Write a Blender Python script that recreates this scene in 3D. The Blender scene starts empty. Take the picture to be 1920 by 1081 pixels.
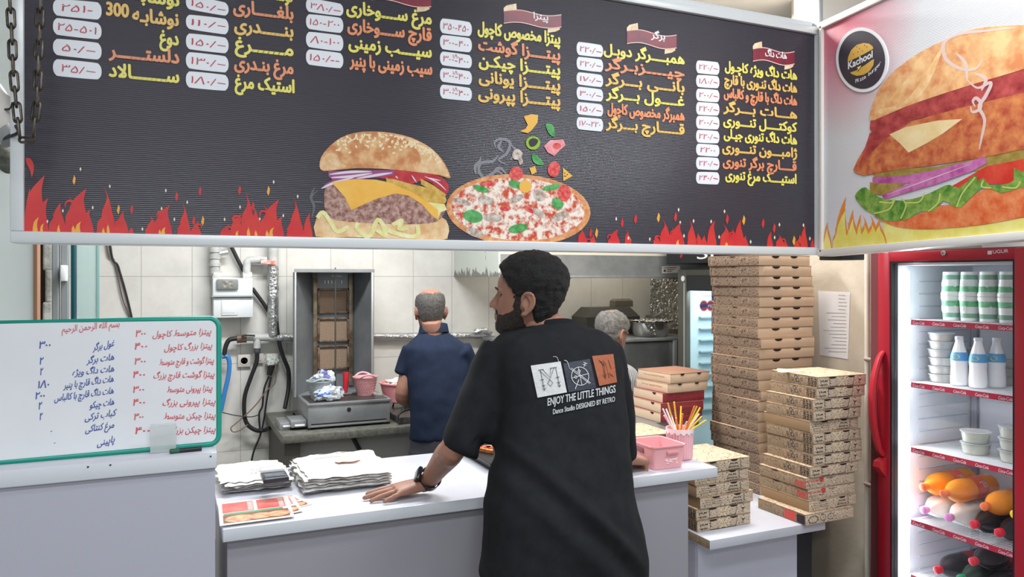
import bpy, bmesh, math, random
import numpy as np
from mathutils import Vector, Matrix, noise
from mathutils.bvhtree import BVHTree

SC = bpy.context.scene
COL = SC.collection
random.seed(7)

# ------------------------------------------------------------------ camera
FPX = 1447.0            # focal length in pixels of the 1920 x 1081 frame
HY = 518.0              # row of the horizon
EYE = 1.62              # camera height
YAW = math.radians(65.8)
FW = Vector((math.cos(YAW), math.sin(YAW), 0))
RT = Vector((math.sin(YAW), -math.cos(YAW), 0))
cam = bpy.data.cameras.new('camera')
cam.sensor_width = 36
cam.lens = 36 * FPX / 1920
cam.shift_y = -(540.5 - HY) / 1920
cam.clip_start = 0.05
cam_o = bpy.data.objects.new('camera', cam)
COL.objects.link(cam_o)
cam_o.location = (0, 0, EYE)
cam_o.rotation_euler = (math.pi / 2, 0, YAW - math.pi / 2)
SC.camera = cam_o
SC.view_settings.view_transform = 'Standard'
SC.view_settings.look = 'None'
SC.view_settings.gamma = 1
SC.view_settings.exposure = 0.0
SC.view_settings.use_curve_mapping = False

# ------------------------------------------------------------------ world and lamps
wd = bpy.data.worlds.new('world'); SC.world = wd; wd.use_nodes = True
wd.node_tree.nodes['Background'].inputs[0].default_value = (0.88, 0.94, 1.0, 1)
wd.node_tree.nodes['Background'].inputs[1].default_value = 0.75

def area(name, loc, size, power, col=(1, 1, 1), rot=(0, 0, 0)):
    l = bpy.data.lights.new(name, 'AREA'); l.shape = 'RECTANGLE'
    l.size, l.size_y = size; l.energy = power; l.color = col
    o = bpy.data.objects.new(name, l); COL.objects.link(o)
    o.location = loc; o.rotation_euler = rot
    return o
COOL = (0.93, 0.97, 1.0)
area('shop_ceiling_lamp', (0.2, 0.35, 2.93), (1.3, 0.35), 34, COOL)
area('shop_ceiling_lamp', (1.95, 1.15, 2.93), (1.3, 0.3), 34, COOL)
area('shop_ceiling_lamp', (-0.5, -1.6, 2.93), (1.3, 0.35), 54, COOL)
area('kitchen_ceiling_lamp', (0.7, 3.5, 2.93), (1.3, 0.3), 76, (0.97, 0.985, 1.0))
area('kitchen_ceiling_lamp', (2.45, 2.72, 2.93), (1.2, 0.25), 60, (1, 0.96, 0.9))

area('hood_fill_light', (2.75, 4.72, 1.98), (1.2, 0.2), 5, (1, 0.92, 0.78))  # unseen fill light added to brighten the wall below the hood

# ------------------------------------------------------------------ pixel to place
def ray(x, y):
    return FW + RT * ((x - 960) / FPX) + Vector((0, 0, (HY - y) / FPX))
EYEV = Vector((0, 0, EYE))
def PT(x, y, t): return EYEV + ray(x, y) * t
def PX(x, y, X): d = ray(x, y); return EYEV + d * (X / d.x)
def PY(x, y, Y): d = ray(x, y); return EYEV + d * (Y / d.y)
def PZ(x, y, Z): d = ray(x, y); return EYEV + d * ((Z - EYE) / d.z)

# ------------------------------------------------------------------ materials
def lin(c):
    r = []
    for v in c[:3]:
        v = v / 255.0
        r.append(v / 12.92 if v <= 0.04045 else ((v + 0.055) / 1.055) ** 2.4)
    return (r[0], r[1], r[2], 1)
MATS = {}
def mat(name, col, rough=0.5, metal=0.0, col2=None, nscale=20, detail=4, contrast=(0.35, 0.65), bump=None,
        emit=0, spec=0.5, trans=0, alpha=1, stretch=None, ior=1.45, sss=0):
    if name in MATS: return MATS[name]
    m = bpy.data.materials.new(name); m.use_nodes = True
    nt = m.node_tree; b = nt.nodes['Principled BSDF']
    b.inputs['Base Color'].default_value = lin(col)
    b.inputs['Roughness'].default_value = rough
    b.inputs['Metallic'].default_value = metal
    b.inputs['Specular IOR Level'].default_value = spec
    b.inputs['Transmission Weight'].default_value = trans
    b.inputs['IOR'].default_value = ior
    b.inputs['Alpha'].default_value = alpha
    if sss:
        b.inputs['Subsurface Weight'].default_value = sss
        b.inputs['Subsurface Radius'].default_value = (0.012, 0.005, 0.003)
    if emit:
        b.inputs['Emission Color'].default_value = lin(col); b.inputs['Emission Strength'].default_value = emit
    tc = nt.nodes.new('ShaderNodeTexCoord'); src = tc.outputs['Object']
    if stretch:
        mp = nt.nodes.new('ShaderNodeMapping'); mp.inputs['Scale'].default_value = stretch
        nt.links.new(src, mp.inputs[0]); src = mp.outputs[0]
    if col2:
        n = nt.nodes.new('ShaderNodeTexNoise'); n.inputs['Scale'].default_value = nscale; n.inputs['Detail'].default_value = detail; n.inputs['Roughness'].default_value = 0.62
        nt.links.new(src, n.inputs['Vector'])
        r = nt.nodes.new('ShaderNodeValToRGB')
        r.color_ramp.elements[0].position, r.color_ramp.elements[1].position = contrast
        r.color_ramp.elements[0].color = lin(col); r.color_ramp.elements[1].color = lin(col2)
        nt.links.new(n.outputs[0], r.inputs[0]); nt.links.new(r.outputs[0], b.inputs['Base Color'])
    if bump:
        n = nt.nodes.new('ShaderNodeTexNoise'); n.inputs['Scale'].default_value = bump[0]; n.inputs['Detail'].default_value = 6
        nt.links.new(src, n.inputs['Vector'])
        bp = nt.nodes.new('ShaderNodeBump'); bp.inputs['Strength'].default_value = bump[1]; bp.inputs['Distance'].default_value = 0.01
        nt.links.new(n.outputs[0], bp.inputs['Height']); nt.links.new(bp.outputs[0], b.inputs['Normal'])
    MATS[name] = m
    return m

def tile_mat(name, col, col2, grout, w, h, ph, axis='X', rough=0.25):
    m = mat(name, col, rough, col2=col2, nscale=5, detail=8, contrast=(0.3, 0.7))
    nt = m.node_tree; b = nt.nodes['Principled BSDF']; old = b.inputs['Base Color'].links[0].from_socket
    g = nt.nodes.new('ShaderNodeNewGeometry'); s = nt.nodes.new('ShaderNodeSeparateXYZ'); c = nt.nodes.new('ShaderNodeCombineXYZ')
    nt.links.new(g.outputs['Position'], s.inputs[0])
    for i, (k, off) in enumerate(((axis, ph[0]), ('Z', ph[1]))):
        a = nt.nodes.new('ShaderNodeMath'); a.operation = 'SUBTRACT'; a.inputs[1].default_value = off - 50 * (w, h)[i]
        nt.links.new(s.outputs[k], a.inputs[0]); nt.links.new(a.outputs[0], c.inputs[i])
    br = nt.nodes.new('ShaderNodeTexBrick'); br.offset = 0; br.squash = 1
    br.inputs['Scale'].default_value = 1; br.inputs['Mortar Size'].default_value = 0.0022; br.inputs['Mortar Smooth'].default_value = 0.3
    br.inputs['Brick Width'].default_value = w; br.inputs['Row Height'].default_value = h
    br.inputs['Mortar'].default_value = lin(grout)
    nt.links.new(c.outputs[0], br.inputs['Vector'])
    nt.links.new(old, br.inputs['Color1']); nt.links.new(old, br.inputs['Color2'])
    nt.links.new(br.outputs['Color'], b.inputs['Base Color'])
    return m

def doodle_mat(name, col, ink, scale=26, width=0.06, rough=0.75):
    """kraft card printed with fine line drawings"""
    m = mat(name, col, rough)
    nt = m.node_tree; b = nt.nodes['Principled BSDF']
    tc = nt.nodes.new('ShaderNodeTexCoord')
    n = nt.nodes.new('ShaderNodeTexNoise'); n.inputs['Scale'].default_value = scale; n.inputs['Detail'].default_value = 1.5
    nt.links.new(tc.outputs['Object'], n.inputs['Vector'])
    mu = nt.nodes.new('ShaderNodeMath'); mu.operation = 'MULTIPLY'; mu.inputs[1].default_value = 9
    nt.links.new(n.outputs[0], mu.inputs[0])
    pp = nt.nodes.new('ShaderNodeMath'); pp.operation = 'PINGPONG'; pp.inputs[1].default_value = 0.5
    nt.links.new(mu.outputs[0], pp.inputs[0])
    r = nt.nodes.new('ShaderNodeValToRGB')
    r.color_ramp.elements[0].position = width; r.color_ramp.elements[1].position = width + 0.09
    r.color_ramp.elements[0].color = lin(ink); r.color_ramp.elements[1].color = lin(col)
    nt.links.new(pp.outputs[0], r.inputs[0]); nt.links.new(r.outputs[0], b.inputs['Base Color'])
    return m

def ribbed(m, scale, strength, axis=2):
    """fine moulded ribs running across a sheet"""
    nt = m.node_tree; b = nt.nodes['Principled BSDF']
    tc = nt.nodes.new('ShaderNodeTexCoord'); w = nt.nodes.new('ShaderNodeTexWave')
    w.bands_direction = 'XYZ'[axis]; w.inputs['Scale'].default_value = scale
    nt.links.new(tc.outputs['Object'], w.inputs[0])
    bp = nt.nodes.new('ShaderNodeBump'); bp.inputs['Strength'].default_value = strength; bp.inputs['Distance'].default_value = 0.002
    nt.links.new(w.outputs['Fac'], bp.inputs['Height']); nt.links.new(bp.outputs[0], b.inputs['Normal'])
    return m

def stripes_mat(name, ca, cb, scale, axis=0, rough=0.8):
    m = mat(name, ca, rough); nt = m.node_tree; b = nt.nodes['Principled BSDF']
    tc = nt.nodes.new('ShaderNodeTexCoord'); w = nt.nodes.new('ShaderNodeTexWave')
    w.bands_direction = 'XYZ'[axis]; w.inputs['Scale'].default_value = scale
    w.inputs['Distortion'].default_value = 1.5
    nt.links.new(tc.outputs['Object'], w.inputs[0])
    r = nt.nodes.new('ShaderNodeValToRGB'); r.color_ramp.interpolation = 'CONSTANT'
    r.color_ramp.elements[1].position = 0.5
    r.color_ramp.elements[0].color = lin(ca); r.color_ramp.elements[1].color = lin(cb)
    nt.links.new(w.outputs['Fac'], r.inputs[0]); nt.links.new(r.outputs[0], b.inputs['Base Color'])
    return m

# ------------------------------------------------------------------ objects, parts, labels
WLOC = {}
def wl(o): return WLOC.get(o, Vector((0, 0, 0)))
def tag(o, label=None, cat=None, group=None, kind=None):
    if label: o['label'] = label
    if cat: o['category'] = cat
    if group: o['group'] = group
    if kind: o['kind'] = kind
    return o
def thing(name, label, cat, loc=(0, 0, 0), group=None):
    o = bpy.data.objects.new(name, None); COL.objects.link(o)
    o.location = loc; o.empty_display_size = 0.05; WLOC[o] = Vector(loc)
    return tag(o, label, cat, group)
def copy_tree(o, parent=None):
    c = o.copy(); COL.objects.link(c)
    if parent: c.parent = parent
    for ch in list(o.children): copy_tree(ch, c)
    return c

def link_mesh(me, name, mats, parent=None, origin='base', smooth=35, label=None):
    """me holds world coordinates; the object gets its origin at its base or at its parent"""
    if not isinstance(mats, (list, tuple)): mats = [mats]
    mi = np.zeros(len(me.polygons), dtype=np.int32); me.polygons.foreach_get('material_index', mi)
    me.materials.clear()
    for m in mats: me.materials.append(m)
    me.polygons.foreach_set('material_index', np.minimum(mi, len(mats) - 1))
    o = bpy.data.objects.new(name, me); COL.objects.link(o); me.name = name
    n = len(me.vertices)
    co = np.empty(n * 3, dtype=np.float32); me.vertices.foreach_get('co', co); co = co.reshape(-1, 3)
    if parent is not None:
        o.parent = parent; off = wl(parent); WLOC[o] = off.copy()
    elif origin == 'base' and n:
        lo, hi = co.min(0), co.max(0)
        off = Vector(((lo[0] + hi[0]) / 2, (lo[1] + hi[1]) / 2, lo[2])); o.location = off; WLOC[o] = off
    else:
        off = Vector((0, 0, 0)); WLOC[o] = off
    co -= np.array(off, dtype=np.float32)
    me.vertices.foreach_set('co', co.ravel()); me.update()
    if smooth:
        me.polygons.foreach_set('use_smooth', [True] * len(me.polygons))
        if smooth < 180: me.set_sharp_from_angle(angle=math.radians(smooth))
    if label: o['label'] = label
    return o

def frames(pts):
    """parallel transport frames along a path"""
    P = [Vector(p) for p in pts]; T = []
    for i in range(len(P)):
        a = P[max(i - 1, 0)]; b = P[min(i + 1, len(P) - 1)]
        d = (b - a); T.append(d.normalized() if d.length > 1e-9 else Vector((0, 0, 1)))
    u = T[0].orthogonal().normalized(); out = []
    for i, t in enumerate(T):
        u = (u - t * u.dot(t))
        u = u.normalized() if u.length > 1e-6 else t.orthogonal().normalized()
        out.append((P[i], t, u, t.cross(u)))
    return out
def curve(pts, k=6):
    """Catmull-Rom through the points (any dimension)"""
    P = [Vector(p) for p in pts]; out = []
    for i in range(len(P) - 1):
        p0, p1, p2, p3 = P[max(i - 1, 0)], P[i], P[i + 1], P[min(i + 2, len(P) - 1)]
        for j in range(k):
            t = j / k
            out.append(0.5 * ((2 * p1) + (p2 - p0) * t + (2 * p0 - 5 * p1 + 4 * p2 - p3) * t * t + (3 * p1 - p0 - 3 * p2 + p3) * t ** 3))
    out.append(P[-1]); return out
def closed_curve(pts, k=4):
    P = [Vector(p) for p in pts]; n = len(P); out = []
    for i in range(n):
        p0, p1, p2, p3 = P[i - 1], P[i], P[(i + 1) % n], P[(i + 2) % n]
        for j in range(k):
            t = j / k
            out.append(0.5 * ((2 * p1) + (p2 - p0) * t + (2 * p0 - 5 * p1 + 4 * p2 - p3) * t * t + (3 * p1 - p0 - 3 * p2 + p3) * t ** 3))
    return out

class MB:
    def __init__(s): s.v = []; s.f = []; s.m = []
    def add(s, vs, fs, mi=0):
        b = len(s.v); s.v.extend([Vector(p) for p in vs])
        for f in fs: s.f.append([b + i for i in f]); s.m.append(mi)
        return s
    def box(s, lo, hi, mi=0, bevel=0.0, seg=2, mis=None):
        """axis box; mis = material per face in the order -x +x -y +y -z +z"""
        lo, hi = Vector(lo), Vector(hi)
        vs = [(x, y, z) for z in (lo.z, hi.z) for y in (lo.y, hi.y) for x in (lo.x, hi.x)]
        fs = [(0, 4, 6, 2), (1, 3, 7, 5), (0, 1, 5, 4), (2, 6, 7, 3), (0, 2, 3, 1), (4, 5, 7, 6)]
        if not bevel:
            b = len(s.v); s.v.extend([Vector(p) for p in vs])
            for i, f in enumerate(fs): s.f.append([b + k for k in f]); s.m.append(mis[i] if mis else mi)
            return s
        bm = bmesh.new(); bv = [bm.verts.new(p) for p in vs]
        for i, f in enumerate(fs):
            ff = bm.faces.new([bv[k] for k in f]); ff.material_index = mis[i] if mis else mi
        bmesh.ops.bevel(bm, geom=list(bm.edges), offset=bevel, segments=seg, profile=0.5, affect='EDGES')
        bm.verts.index_update(); b = len(s.v); s.v.extend([v.co.copy() for v in bm.verts])
        for f in bm.faces: s.f.append([b + v.index for v in f.verts]); s.m.append(f.material_index)
        bm.free(); return s
    def obox(s, c, ax, half, mi=0, bevel=0.0):
        """box with its own axes"""
        t = MB().box((-half[0], -half[1], -half[2]), half, mi, bevel)
        A = [Vector(a).normalized() for a in ax]; c = Vector(c)
        t.v = [c + A[0] * p.x + A[1] * p.y + A[2] * p.z for p in t.v]
        return s.add(t.v, t.f, mi)
    def tube(s, pts, r, n=10, mi=0, caps=True, flat=None, closed=False):
        rs = list(r) if isinstance(r, (list, tuple)) else [r] * len(pts)
        fr = frames(pts); b = len(s.v)
        for (p, t, u, w), rr in zip(fr, rs):
            for k in range(n):
                a = 2 * math.pi * k / n
                s.v.append(p + u * math.cos(a) * rr + w * math.sin(a) * rr * (flat or 1))
        m = len(pts)
        for i in range(m - 1 + (1 if closed else 0)):
            j = (i + 1) % m
            for k in range(n):
                s.f.append([b + i * n + k, b + i * n + (k + 1) % n, b + j * n + (k + 1) % n, b + j * n + k]); s.m.append(mi)
        if caps and not closed:
            s.f.append([b + k for k in range(n)][::-1]); s.m.append(mi)
            s.f.append([b + (m - 1) * n + k for k in range(n)]); s.m.append(mi)
        return s
    def loft(s, rings, mi=0, caps=True):
        n = len(rings[0]); b = len(s.v)
        for r in rings: s.v.extend([Vector(p) for p in r])
        for i in range(len(rings) - 1):
            for k in range(n):
                s.f.append([b + i * n + k, b + i * n + (k + 1) % n, b + (i + 1) * n + (k + 1) % n, b + (i + 1) * n + k]); s.m.append(mi)
        if caps:
            s.f.append([b + k for k in range(n)][::-1]); s.m.append(mi)
            s.f.append([b + (len(rings) - 1) * n + k for k in range(n)]); s.m.append(mi)
        return s
    def lathe(s, prof, c=(0, 0, 0), n=24, mi=0, axis=None, mis=None, caps=True):
        """prof: (radius, height) pairs; axis: the direction of height"""
        c = Vector(c); t = Vector(axis).normalized() if axis else Vector((0, 0, 1))
        u = t.orthogonal().normalized() if axis else Vector((1, 0, 0)); w = t.cross(u)
        b = len(s.v)
        for r, h in prof:
            for k in range(n):
                a = 2 * math.pi * k / n
                s.v.append(c + t * h + u * (math.cos(a) * r) + w * (math.sin(a) * r))
        for i in range(len(prof) - 1):
            for k in range(n):
                s.f.append([b + i * n + k, b + i * n + (k + 1) % n, b + (i + 1) * n + (k + 1) % n, b + (i + 1) * n + k]); s.m.append(mis[i] if mis else mi)
        if caps:
            if prof[0][0] > 1e-5: s.f.append([b + k for k in range(n)][::-1]); s.m.append(mis[0] if mis else mi)
            if prof[-1][0] > 1e-5: s.f.append([b + (len(prof) - 1) * n + k for k in range(n)]); s.m.append(mis[-1] if mis else mi)
        return s
    def ball(s, c, r, mi=0, n=12, ax=None):
        c = Vector(c); r = Vector(r) if not isinstance(r, (int, float)) else Vector((r, r, r))
        A = ax or (Vector((1, 0, 0)), Vector((0, 1, 0)), Vector((0, 0, 1)))
        rings = []
        for i in range(n + 1):
            th = math.pi * min(max(i / n, 0.004), 0.996)
            rings.append([c + A[0] * (r.x * math.sin(th) * math.cos(2 * math.pi * k / (2 * n))) + A[1] * (r.y * math.sin(th) * math.sin(2 * math.pi * k / (2 * n))) - A[2] * (r.z * math.cos(th)) for k in range(2 * n)])
        return s.loft(rings, mi)
    def prism(s, pts, d, mi=0):
        """polygon pushed along the vector d"""
        d = Vector(d); P = [Vector(p) for p in pts]; n = len(P); b = len(s.v)
        s.v.extend(P); s.v.extend([p + d for p in P])
        s.f.append([b + i for i in range(n)][::-1]); s.f.append([b + n + i for i in range(n)]); s.m += [mi, mi]
        for i in range(n): s.f.append([b + i, b + (i + 1) % n, b + n + (i + 1) % n, b + n + i]); s.m.append(mi)
        return s
    def mesh(s, name='mesh'):
        me = bpy.data.meshes.new(name); me.from_pydata([tuple(v) for v in s.v], [], s.f)
        me.polygons.foreach_set('material_index', s.m); me.update(); return me
    def clean(s):
        """consistent outward normals"""
        me = s.mesh(); bm = bmesh.new(); bm.from_mesh(me)
        bmesh.ops.recalc_face_normals(bm, faces=bm.faces); bm.to_mesh(me); bm.free(); return me
    def build(s, name, mats, parent=None, origin='base', smooth=35, label=None):
        return link_mesh(s.clean(), name, mats, parent, origin, smooth, label)

def remesh(mb, voxel, smooth_it=4, fac=0.5):
    """fuse overlapping closed shapes into one continuous skin"""
    me = mb.clean(); o = bpy.data.objects.new('tmp', me); COL.objects.link(o)
    md = o.modifiers.new('r', 'REMESH'); md.mode = 'VOXEL'; md.voxel_size = voxel
    if smooth_it:
        sm = o.modifiers.new('s', 'SMOOTH'); sm.iterations = smooth_it; sm.factor = fac
    dg = bpy.context.evaluated_depsgraph_get(); dg.update()
    out = bpy.data.meshes.new_from_object(o.evaluated_get(dg))
    bpy.data.objects.remove(o); bpy.data.meshes.remove(me)
    return out

# ------------------------------------------------------------------ writing
FORMS = {'ا': 'FE8D FE8E', 'ب': 'FE8F FE90 FE91 FE92', 'پ': 'FB56 FB57 FB58 FB59', 'ت': 'FE95 FE96 FE97 FE98',
 'ج': 'FE9D FE9E FE9F FEA0', 'چ': 'FB7A FB7B FB7C FB7D', 'ح': 'FEA1 FEA2 FEA3 FEA4', 'خ': 'FEA5 FEA6 FEA7 FEA8',
 'د': 'FEA9 FEAA', 'ر': 'FEAD FEAE', 'ز': 'FEAF FEB0', 'ژ': 'FB8A FB8B', 'س': 'FEB1 FEB2 FEB3 FEB4',
 'ش': 'FEB5 FEB6 FEB7 FEB8', 'ص': 'FEB9 FEBA FEBB FEBC', 'ط': 'FEC1 FEC2 FEC3 FEC4', 'غ': 'FECD FECE FECF FED0',
 'ف': 'FED1 FED2 FED3 FED4', 'ق': 'FED5 FED6 FED7 FED8', 'ک': 'FB8E FB8F FB90 FB91', 'گ': 'FB92 FB93 FB94 FB95',
 'ل': 'FEDD FEDE FEDF FEE0', 'م': 'FEE1 FEE2 FEE3 FEE4', 'ن': 'FEE5 FEE6 FEE7 FEE8', 'ه': 'FEE9 FEEA FEEB FEEC',
 'و': 'FEED FEEE', 'ی': 'FBFC FBFD FBFE FBFF', 'ـ': '0640 0640 0640 0640'}
FORMS = {k: [chr(int(h, 16)) for h in v.split()] for k, v in FORMS.items()}
def shape(t):
    """join the letters of a right-to-left line and put it in drawing order"""
    if not any(c in FORMS for c in t): return t
    out = []; i = 0
    while i < len(t):
        c = t[i]
        if c not in FORMS: out.append(c); i += 1; continue
        prev = i > 0 and t[i - 1] in FORMS and len(FORMS[t[i - 1]]) == 4
        if c == 'ل' and i + 1 < len(t) and t[i + 1] == 'ا':
            out.append(chr(0xFEFC if prev else 0xFEFB)); i += 2; continue
        f = FORMS[c]; nxt = i + 1 < len(t) and t[i + 1] in FORMS and len(f) == 4
        out.append(f[3] if prev and nxt else f[1] if prev else f[2] if nxt else f[0]); i += 1
    out.reverse(); res = []; run = []
    for c in out:
        if c.isdigit() or c in '/': run.append(c)
        else: res += run[::-1] + [c]; run = []
    return ''.join(res + run[::-1])
GL = {}
def glyphs(t, bold=0.0, shear=0.0):
    key = (t, bold, shear)
    if key in GL: return GL[key]
    c = bpy.data.curves.new('t', 'FONT'); c.body = shape(t).replace('۸', 'Λ'); c.size = 1; c.fill_mode = 'FRONT'
    c.resolution_u = 3; c.offset = bold; c.shear = shear
    o = bpy.data.objects.new('t', c); COL.objects.link(o)
    dg = bpy.context.evaluated_depsgraph_get(); dg.update()
    me = bpy.data.meshes.new_from_object(o.evaluated_get(dg))
    vs = [(v.co.x, v.co.y) for v in me.vertices]; fs = [list(p.vertices) for p in me.polygons]
    bpy.data.objects.remove(o); bpy.data.curves.remove(c); bpy.data.meshes.remove(me)
    x0 = min(v[0] for v in vs); x1 = max(v[0] for v in vs)
    vs = [((v[0] - x0) / (x1 - x0), v[1]) for v in vs]
    GL[key] = (vs, fs, x1 - x0); return GL[key]
def write(mb, t, p0, p1, h, mapper, off=0.001, mi=0, bold=0.0, shear=0.0):
    """letters along the baseline p0 -> p1, h tall (pixels of the photo), laid on a surface by mapper(x, y, off)"""
    vs, fs, w = glyphs(t, 0.0, shear)
    dx, dy = p1[0] - p0[0], p1[1] - p0[1]
    hs = h * bold * 0.75      # heavier strokes: the line is struck several times, slightly apart
    for i, (ox, oy) in enumerate(((0, 0), (hs, 0), (-hs, 0), (0, hs), (0, -hs), (hs * .7, hs * .7), (-hs * .7, -hs * .7), (hs * .7, -hs * .7), (-hs * .7, hs * .7)) if bold else ((0, 0),)):
        mb.add([mapper(p0[0] + dx * a + ox, p0[1] + dy * a - h * b + oy, off + 0.00001 * i) for a, b in vs], fs, mi)
LAY = [0]
def lay_off(off):
    LAY[0] = (LAY[0] + 1) % 150; return off + LAY[0] * 3e-6
def poly(mb, pts, mapper, off=0.001, mi=0, k=0):
    off = lay_off(off)
    if k: pts = [tuple(p) for p in closed_curve(pts_v(pts), k)]
    mb.add([mapper(p[0], p[1], off) for p in pts], [list(range(len(pts)))], mi)
def pts_v(pts): return [Vector((p[0], p[1])) for p in pts]
def ribbon(mb, pts, w, mapper, off=0.001, mi=0, k=0, taper=False):
    P = curve(pts_v(pts), k) if k else pts_v(pts)
    n = len(P); vs = []; off = lay_off(off)
    for i in range(n):
        off += 2.5e-6; d = P[min(i + 1, n - 1)] - P[max(i - 1, 0)]
        d = d.normalized() if d.length > 0 else Vector((1, 0)); q = Vector((-d.y, d.x))
        ww = w / 2 * (math.sin(math.pi * (0.08 + 0.84 * i / max(n - 1, 1))) if taper else 1)
        a, b = P[i] + q * ww, P[i] - q * ww
        vs += [mapper(a.x, a.y, off), mapper(b.x, b.y, off)]
    mb.add(vs, [[2 * i, 2 * i + 1, 2 * i + 3, 2 * i + 2] for i in range(n - 1)], mi)
def on_plane(o, n):
    """pixel -> point on the plane through o with normal n (towards the viewer)"""
    o = Vector(o); n = Vector(n).normalized()
    def f(x, y, off=0.0):
        d = ray(x, y); return EYEV + d * ((o - EYEV).dot(n) / d.dot(n)) + n * off
    return f
ORD = ['first', 'second', 'third', 'fourth', 'fifth', 'sixth', 'seventh', 'eighth', 'ninth', 'tenth', 'eleventh', 'twelfth',
       'thirteenth', 'fourteenth', 'fifteenth', 'sixteenth', 'seventeenth', 'eighteenth', 'nineteenth', 'twentieth',
       'twenty-first', 'twenty-second', 'twenty-third', 'twenty-fourth']
def ordinal(i, n):
    if i == 0: return 'topmost'
    if i == n - 1: return 'lowest'
    return ORD[i] + ' from the top'
# ================================================================== the setting
def struct(name, mb, m, smooth=0):
    o = mb.build(name, m, None, 'none', smooth); tag(o, kind='structure'); return o
M_tile = tile_mat('kitchen_tile', (205, 203, 197), (224, 222, 216), (168, 165, 158), 0.28, 0.543, (1.27, EYE))
M_wall = mat('painted_wall', (204, 194, 178), 0.6, col2=(188, 176, 158), nscale=3, bump=(30, 0.15))
M_wallw = mat('white_wall', (226, 228, 228), 0.5)
M_ceil = mat('ceiling', (206, 206, 206), 0.7, col2=(218, 218, 217), nscale=2)
M_floor = tile_mat('floor_tile', (150, 146, 140), (170, 166, 160), (110, 106, 100), 0.6, 0.6, (0, 0), rough=0.3)
struct('floor', MB().box((-3, -4, -0.1), (3.85, 5.2, 0)), M_floor)
struct('ceiling', MB().box((-3, -4, 3.0), (3.85, 5.2, 3.1)), M_ceil)
struct('wall_back', MB().box((-3, 5.1, 0), (3.85, 5.2, 3)), M_tile)
struct('wall_right', MB().box((3.75, 2.95, 0), (3.85, 5.1, 3)), M_wall)
struct('wall_shop_right', MB().box((3.38, -4, 0), (3.5, 2.32, 3)), M_wallw)
struct('wall_left', MB().box((-3.1, -4, 0), (-3, 5.2, 3)), M_wallw)
struct('wall_pillar', MB().box((2.86, 2.385, 0), (3.75, 2.95, 3)), M_wall)

# left end of the kitchen: white partition, rough recess, steel post, glass pane
M_alu = mat('aluminium', (196, 198, 198), 0.35, 0.6, bump=(60, 0.05))
M_gloss = mat('glossy_white_panel', (222, 233, 228), 0.15, col2=(236, 243, 240), nscale=1.5)
M_dark = mat('dark_recess', (58, 52, 56), 0.9, col2=(96, 66, 52), nscale=7)
M_plaster = mat('rough_plaster', (205, 205, 200), 0.9, col2=(150, 148, 142), nscale=8, bump=(25, 1.0))
M_post = mat('grey_post', (140, 146, 148), 0.4, 0.3)
xa = PY(63, 500, 3.2).x
struct('wall_partition', MB().box((-1.6, 3.2, 0), (xa, 3.26, 3)), M_gloss)
struct('trim_1', MB().box((xa, 3.19, 0), (xa + 0.012, 3.27, 3)), mat('brown_edge', (150, 110, 82), 0.5))
struct('wall_recess', MB().box((PY(60, 500, 4.7).x, 4.7, 0), (PY(104, 500, 4.7).x, 4.76, 3)), M_dark)
b = MB()
zz = 0.0
while zz < 3.0:
    x0 = PY(80 + 12 * random.random(), 500, 4.6).x
    b.box((x0, 4.58, zz), (PY(100, 500, 4.6).x, 4.69, min(zz + 0.17, 3)), 0, 0.01); zz += 0.165
struct('trim_2', b, M_plaster)
struct('trim_3', MB().box((PY(97, 500, 4.0).x, 4.0, 0), (PY(110, 500, 4.0).x, 4.06, 3), 0, 0.004).box((PY(113, 500, 4.0).x, 4.02, 0), (PY(127, 500, 4.0).x, 4.06, 3), 0, 0.004), M_post)
M_tealedge = mat('glass_edge_teal', (20, 74, 84), 0.1, spec=0.8)
M_pane = mat('pale_glass', (206, 226, 224), 0.05, trans=0.55, ior=1.1, spec=0.6)
w = struct('window_1', MB().box((PY(145, 500, 4.2).x, 4.2, 0), (PY(183, 500, 4.2).x, 4.208, 3)), M_pane)
e = MB().box((PY(133, 500, 4.2).x, 4.19, 0), (PY(144, 500, 4.2).x, 4.215, 3), 0, 0.003).build('window_frame', M_tealedge, w)
struct('trim_4', MB().box((PY(182, 500, 4.2).x, 4.195, 0), (PY(186, 500, 4.2).x, 4.215, 3)), mat('glass_edge', (120, 168, 164), 0.2))
M_beige = mat('warm_white', (232, 224, 212), 0.6)
struct('trim_5', MB().box((2.36, 2.33, 2.4), (2.86, 2.42, 3)), M_beige)

# ================================================================== the menu sign
SY = 2.25
S1 = on_plane((0, SY, 0), (0, -1, 0))
xl, xr = S1(46, 433).x, S1(1527, 464).x
zb = (S1(46, 433).z + S1(1527, 464).z) / 2; zt = S1(1528, 66).z
M_white = mat('white_frame', (222, 226, 228), 0.3, 0.1)
M_panel = ribbed(mat('dark_printed_panel', (60, 57, 66), 0.30, spec=0.5), 60, 0.35)
sign = thing('menu_sign', 'long dark menu board with flames, burger and pizza hanging above the counter', 'sign', (0.9, SY, zb))
MB().box((xl, SY, zb), (xr, SY + 0.085, zt)).build('panel', M_panel, sign, smooth=0)
MB().box((xl, SY + 0.0855, zb), (xr, SY + 0.095, zt)).build('back_board', M_wallw, sign, smooth=0)  # unseen white backing added to bounce light into the kitchen
f = 0.029
fb = MB()
fb.box((xl - f, SY - 0.014, zb - f), (xr + 0.012, SY + 0.1, zb), 0, 0.003).box((xl - f, SY - 0.014, zt), (xr + 0.012, SY + 0.1, zt + f), 0, 0.003)
fb.box((xl - f, SY - 0.014, zb), (xl, SY + 0.1, zt), 0, 0.003).box((xr, SY - 0.014, zb), (xr + 0.012, SY + 0.1, zt), 0, 0.003)
fb.box((xl - f, SY + 0.02, zt + f), (xr + 0.012, SY + 0.1, zt + f + 0.03), 0, 0.003)
fb.build('frame', M_white, sign)
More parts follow.
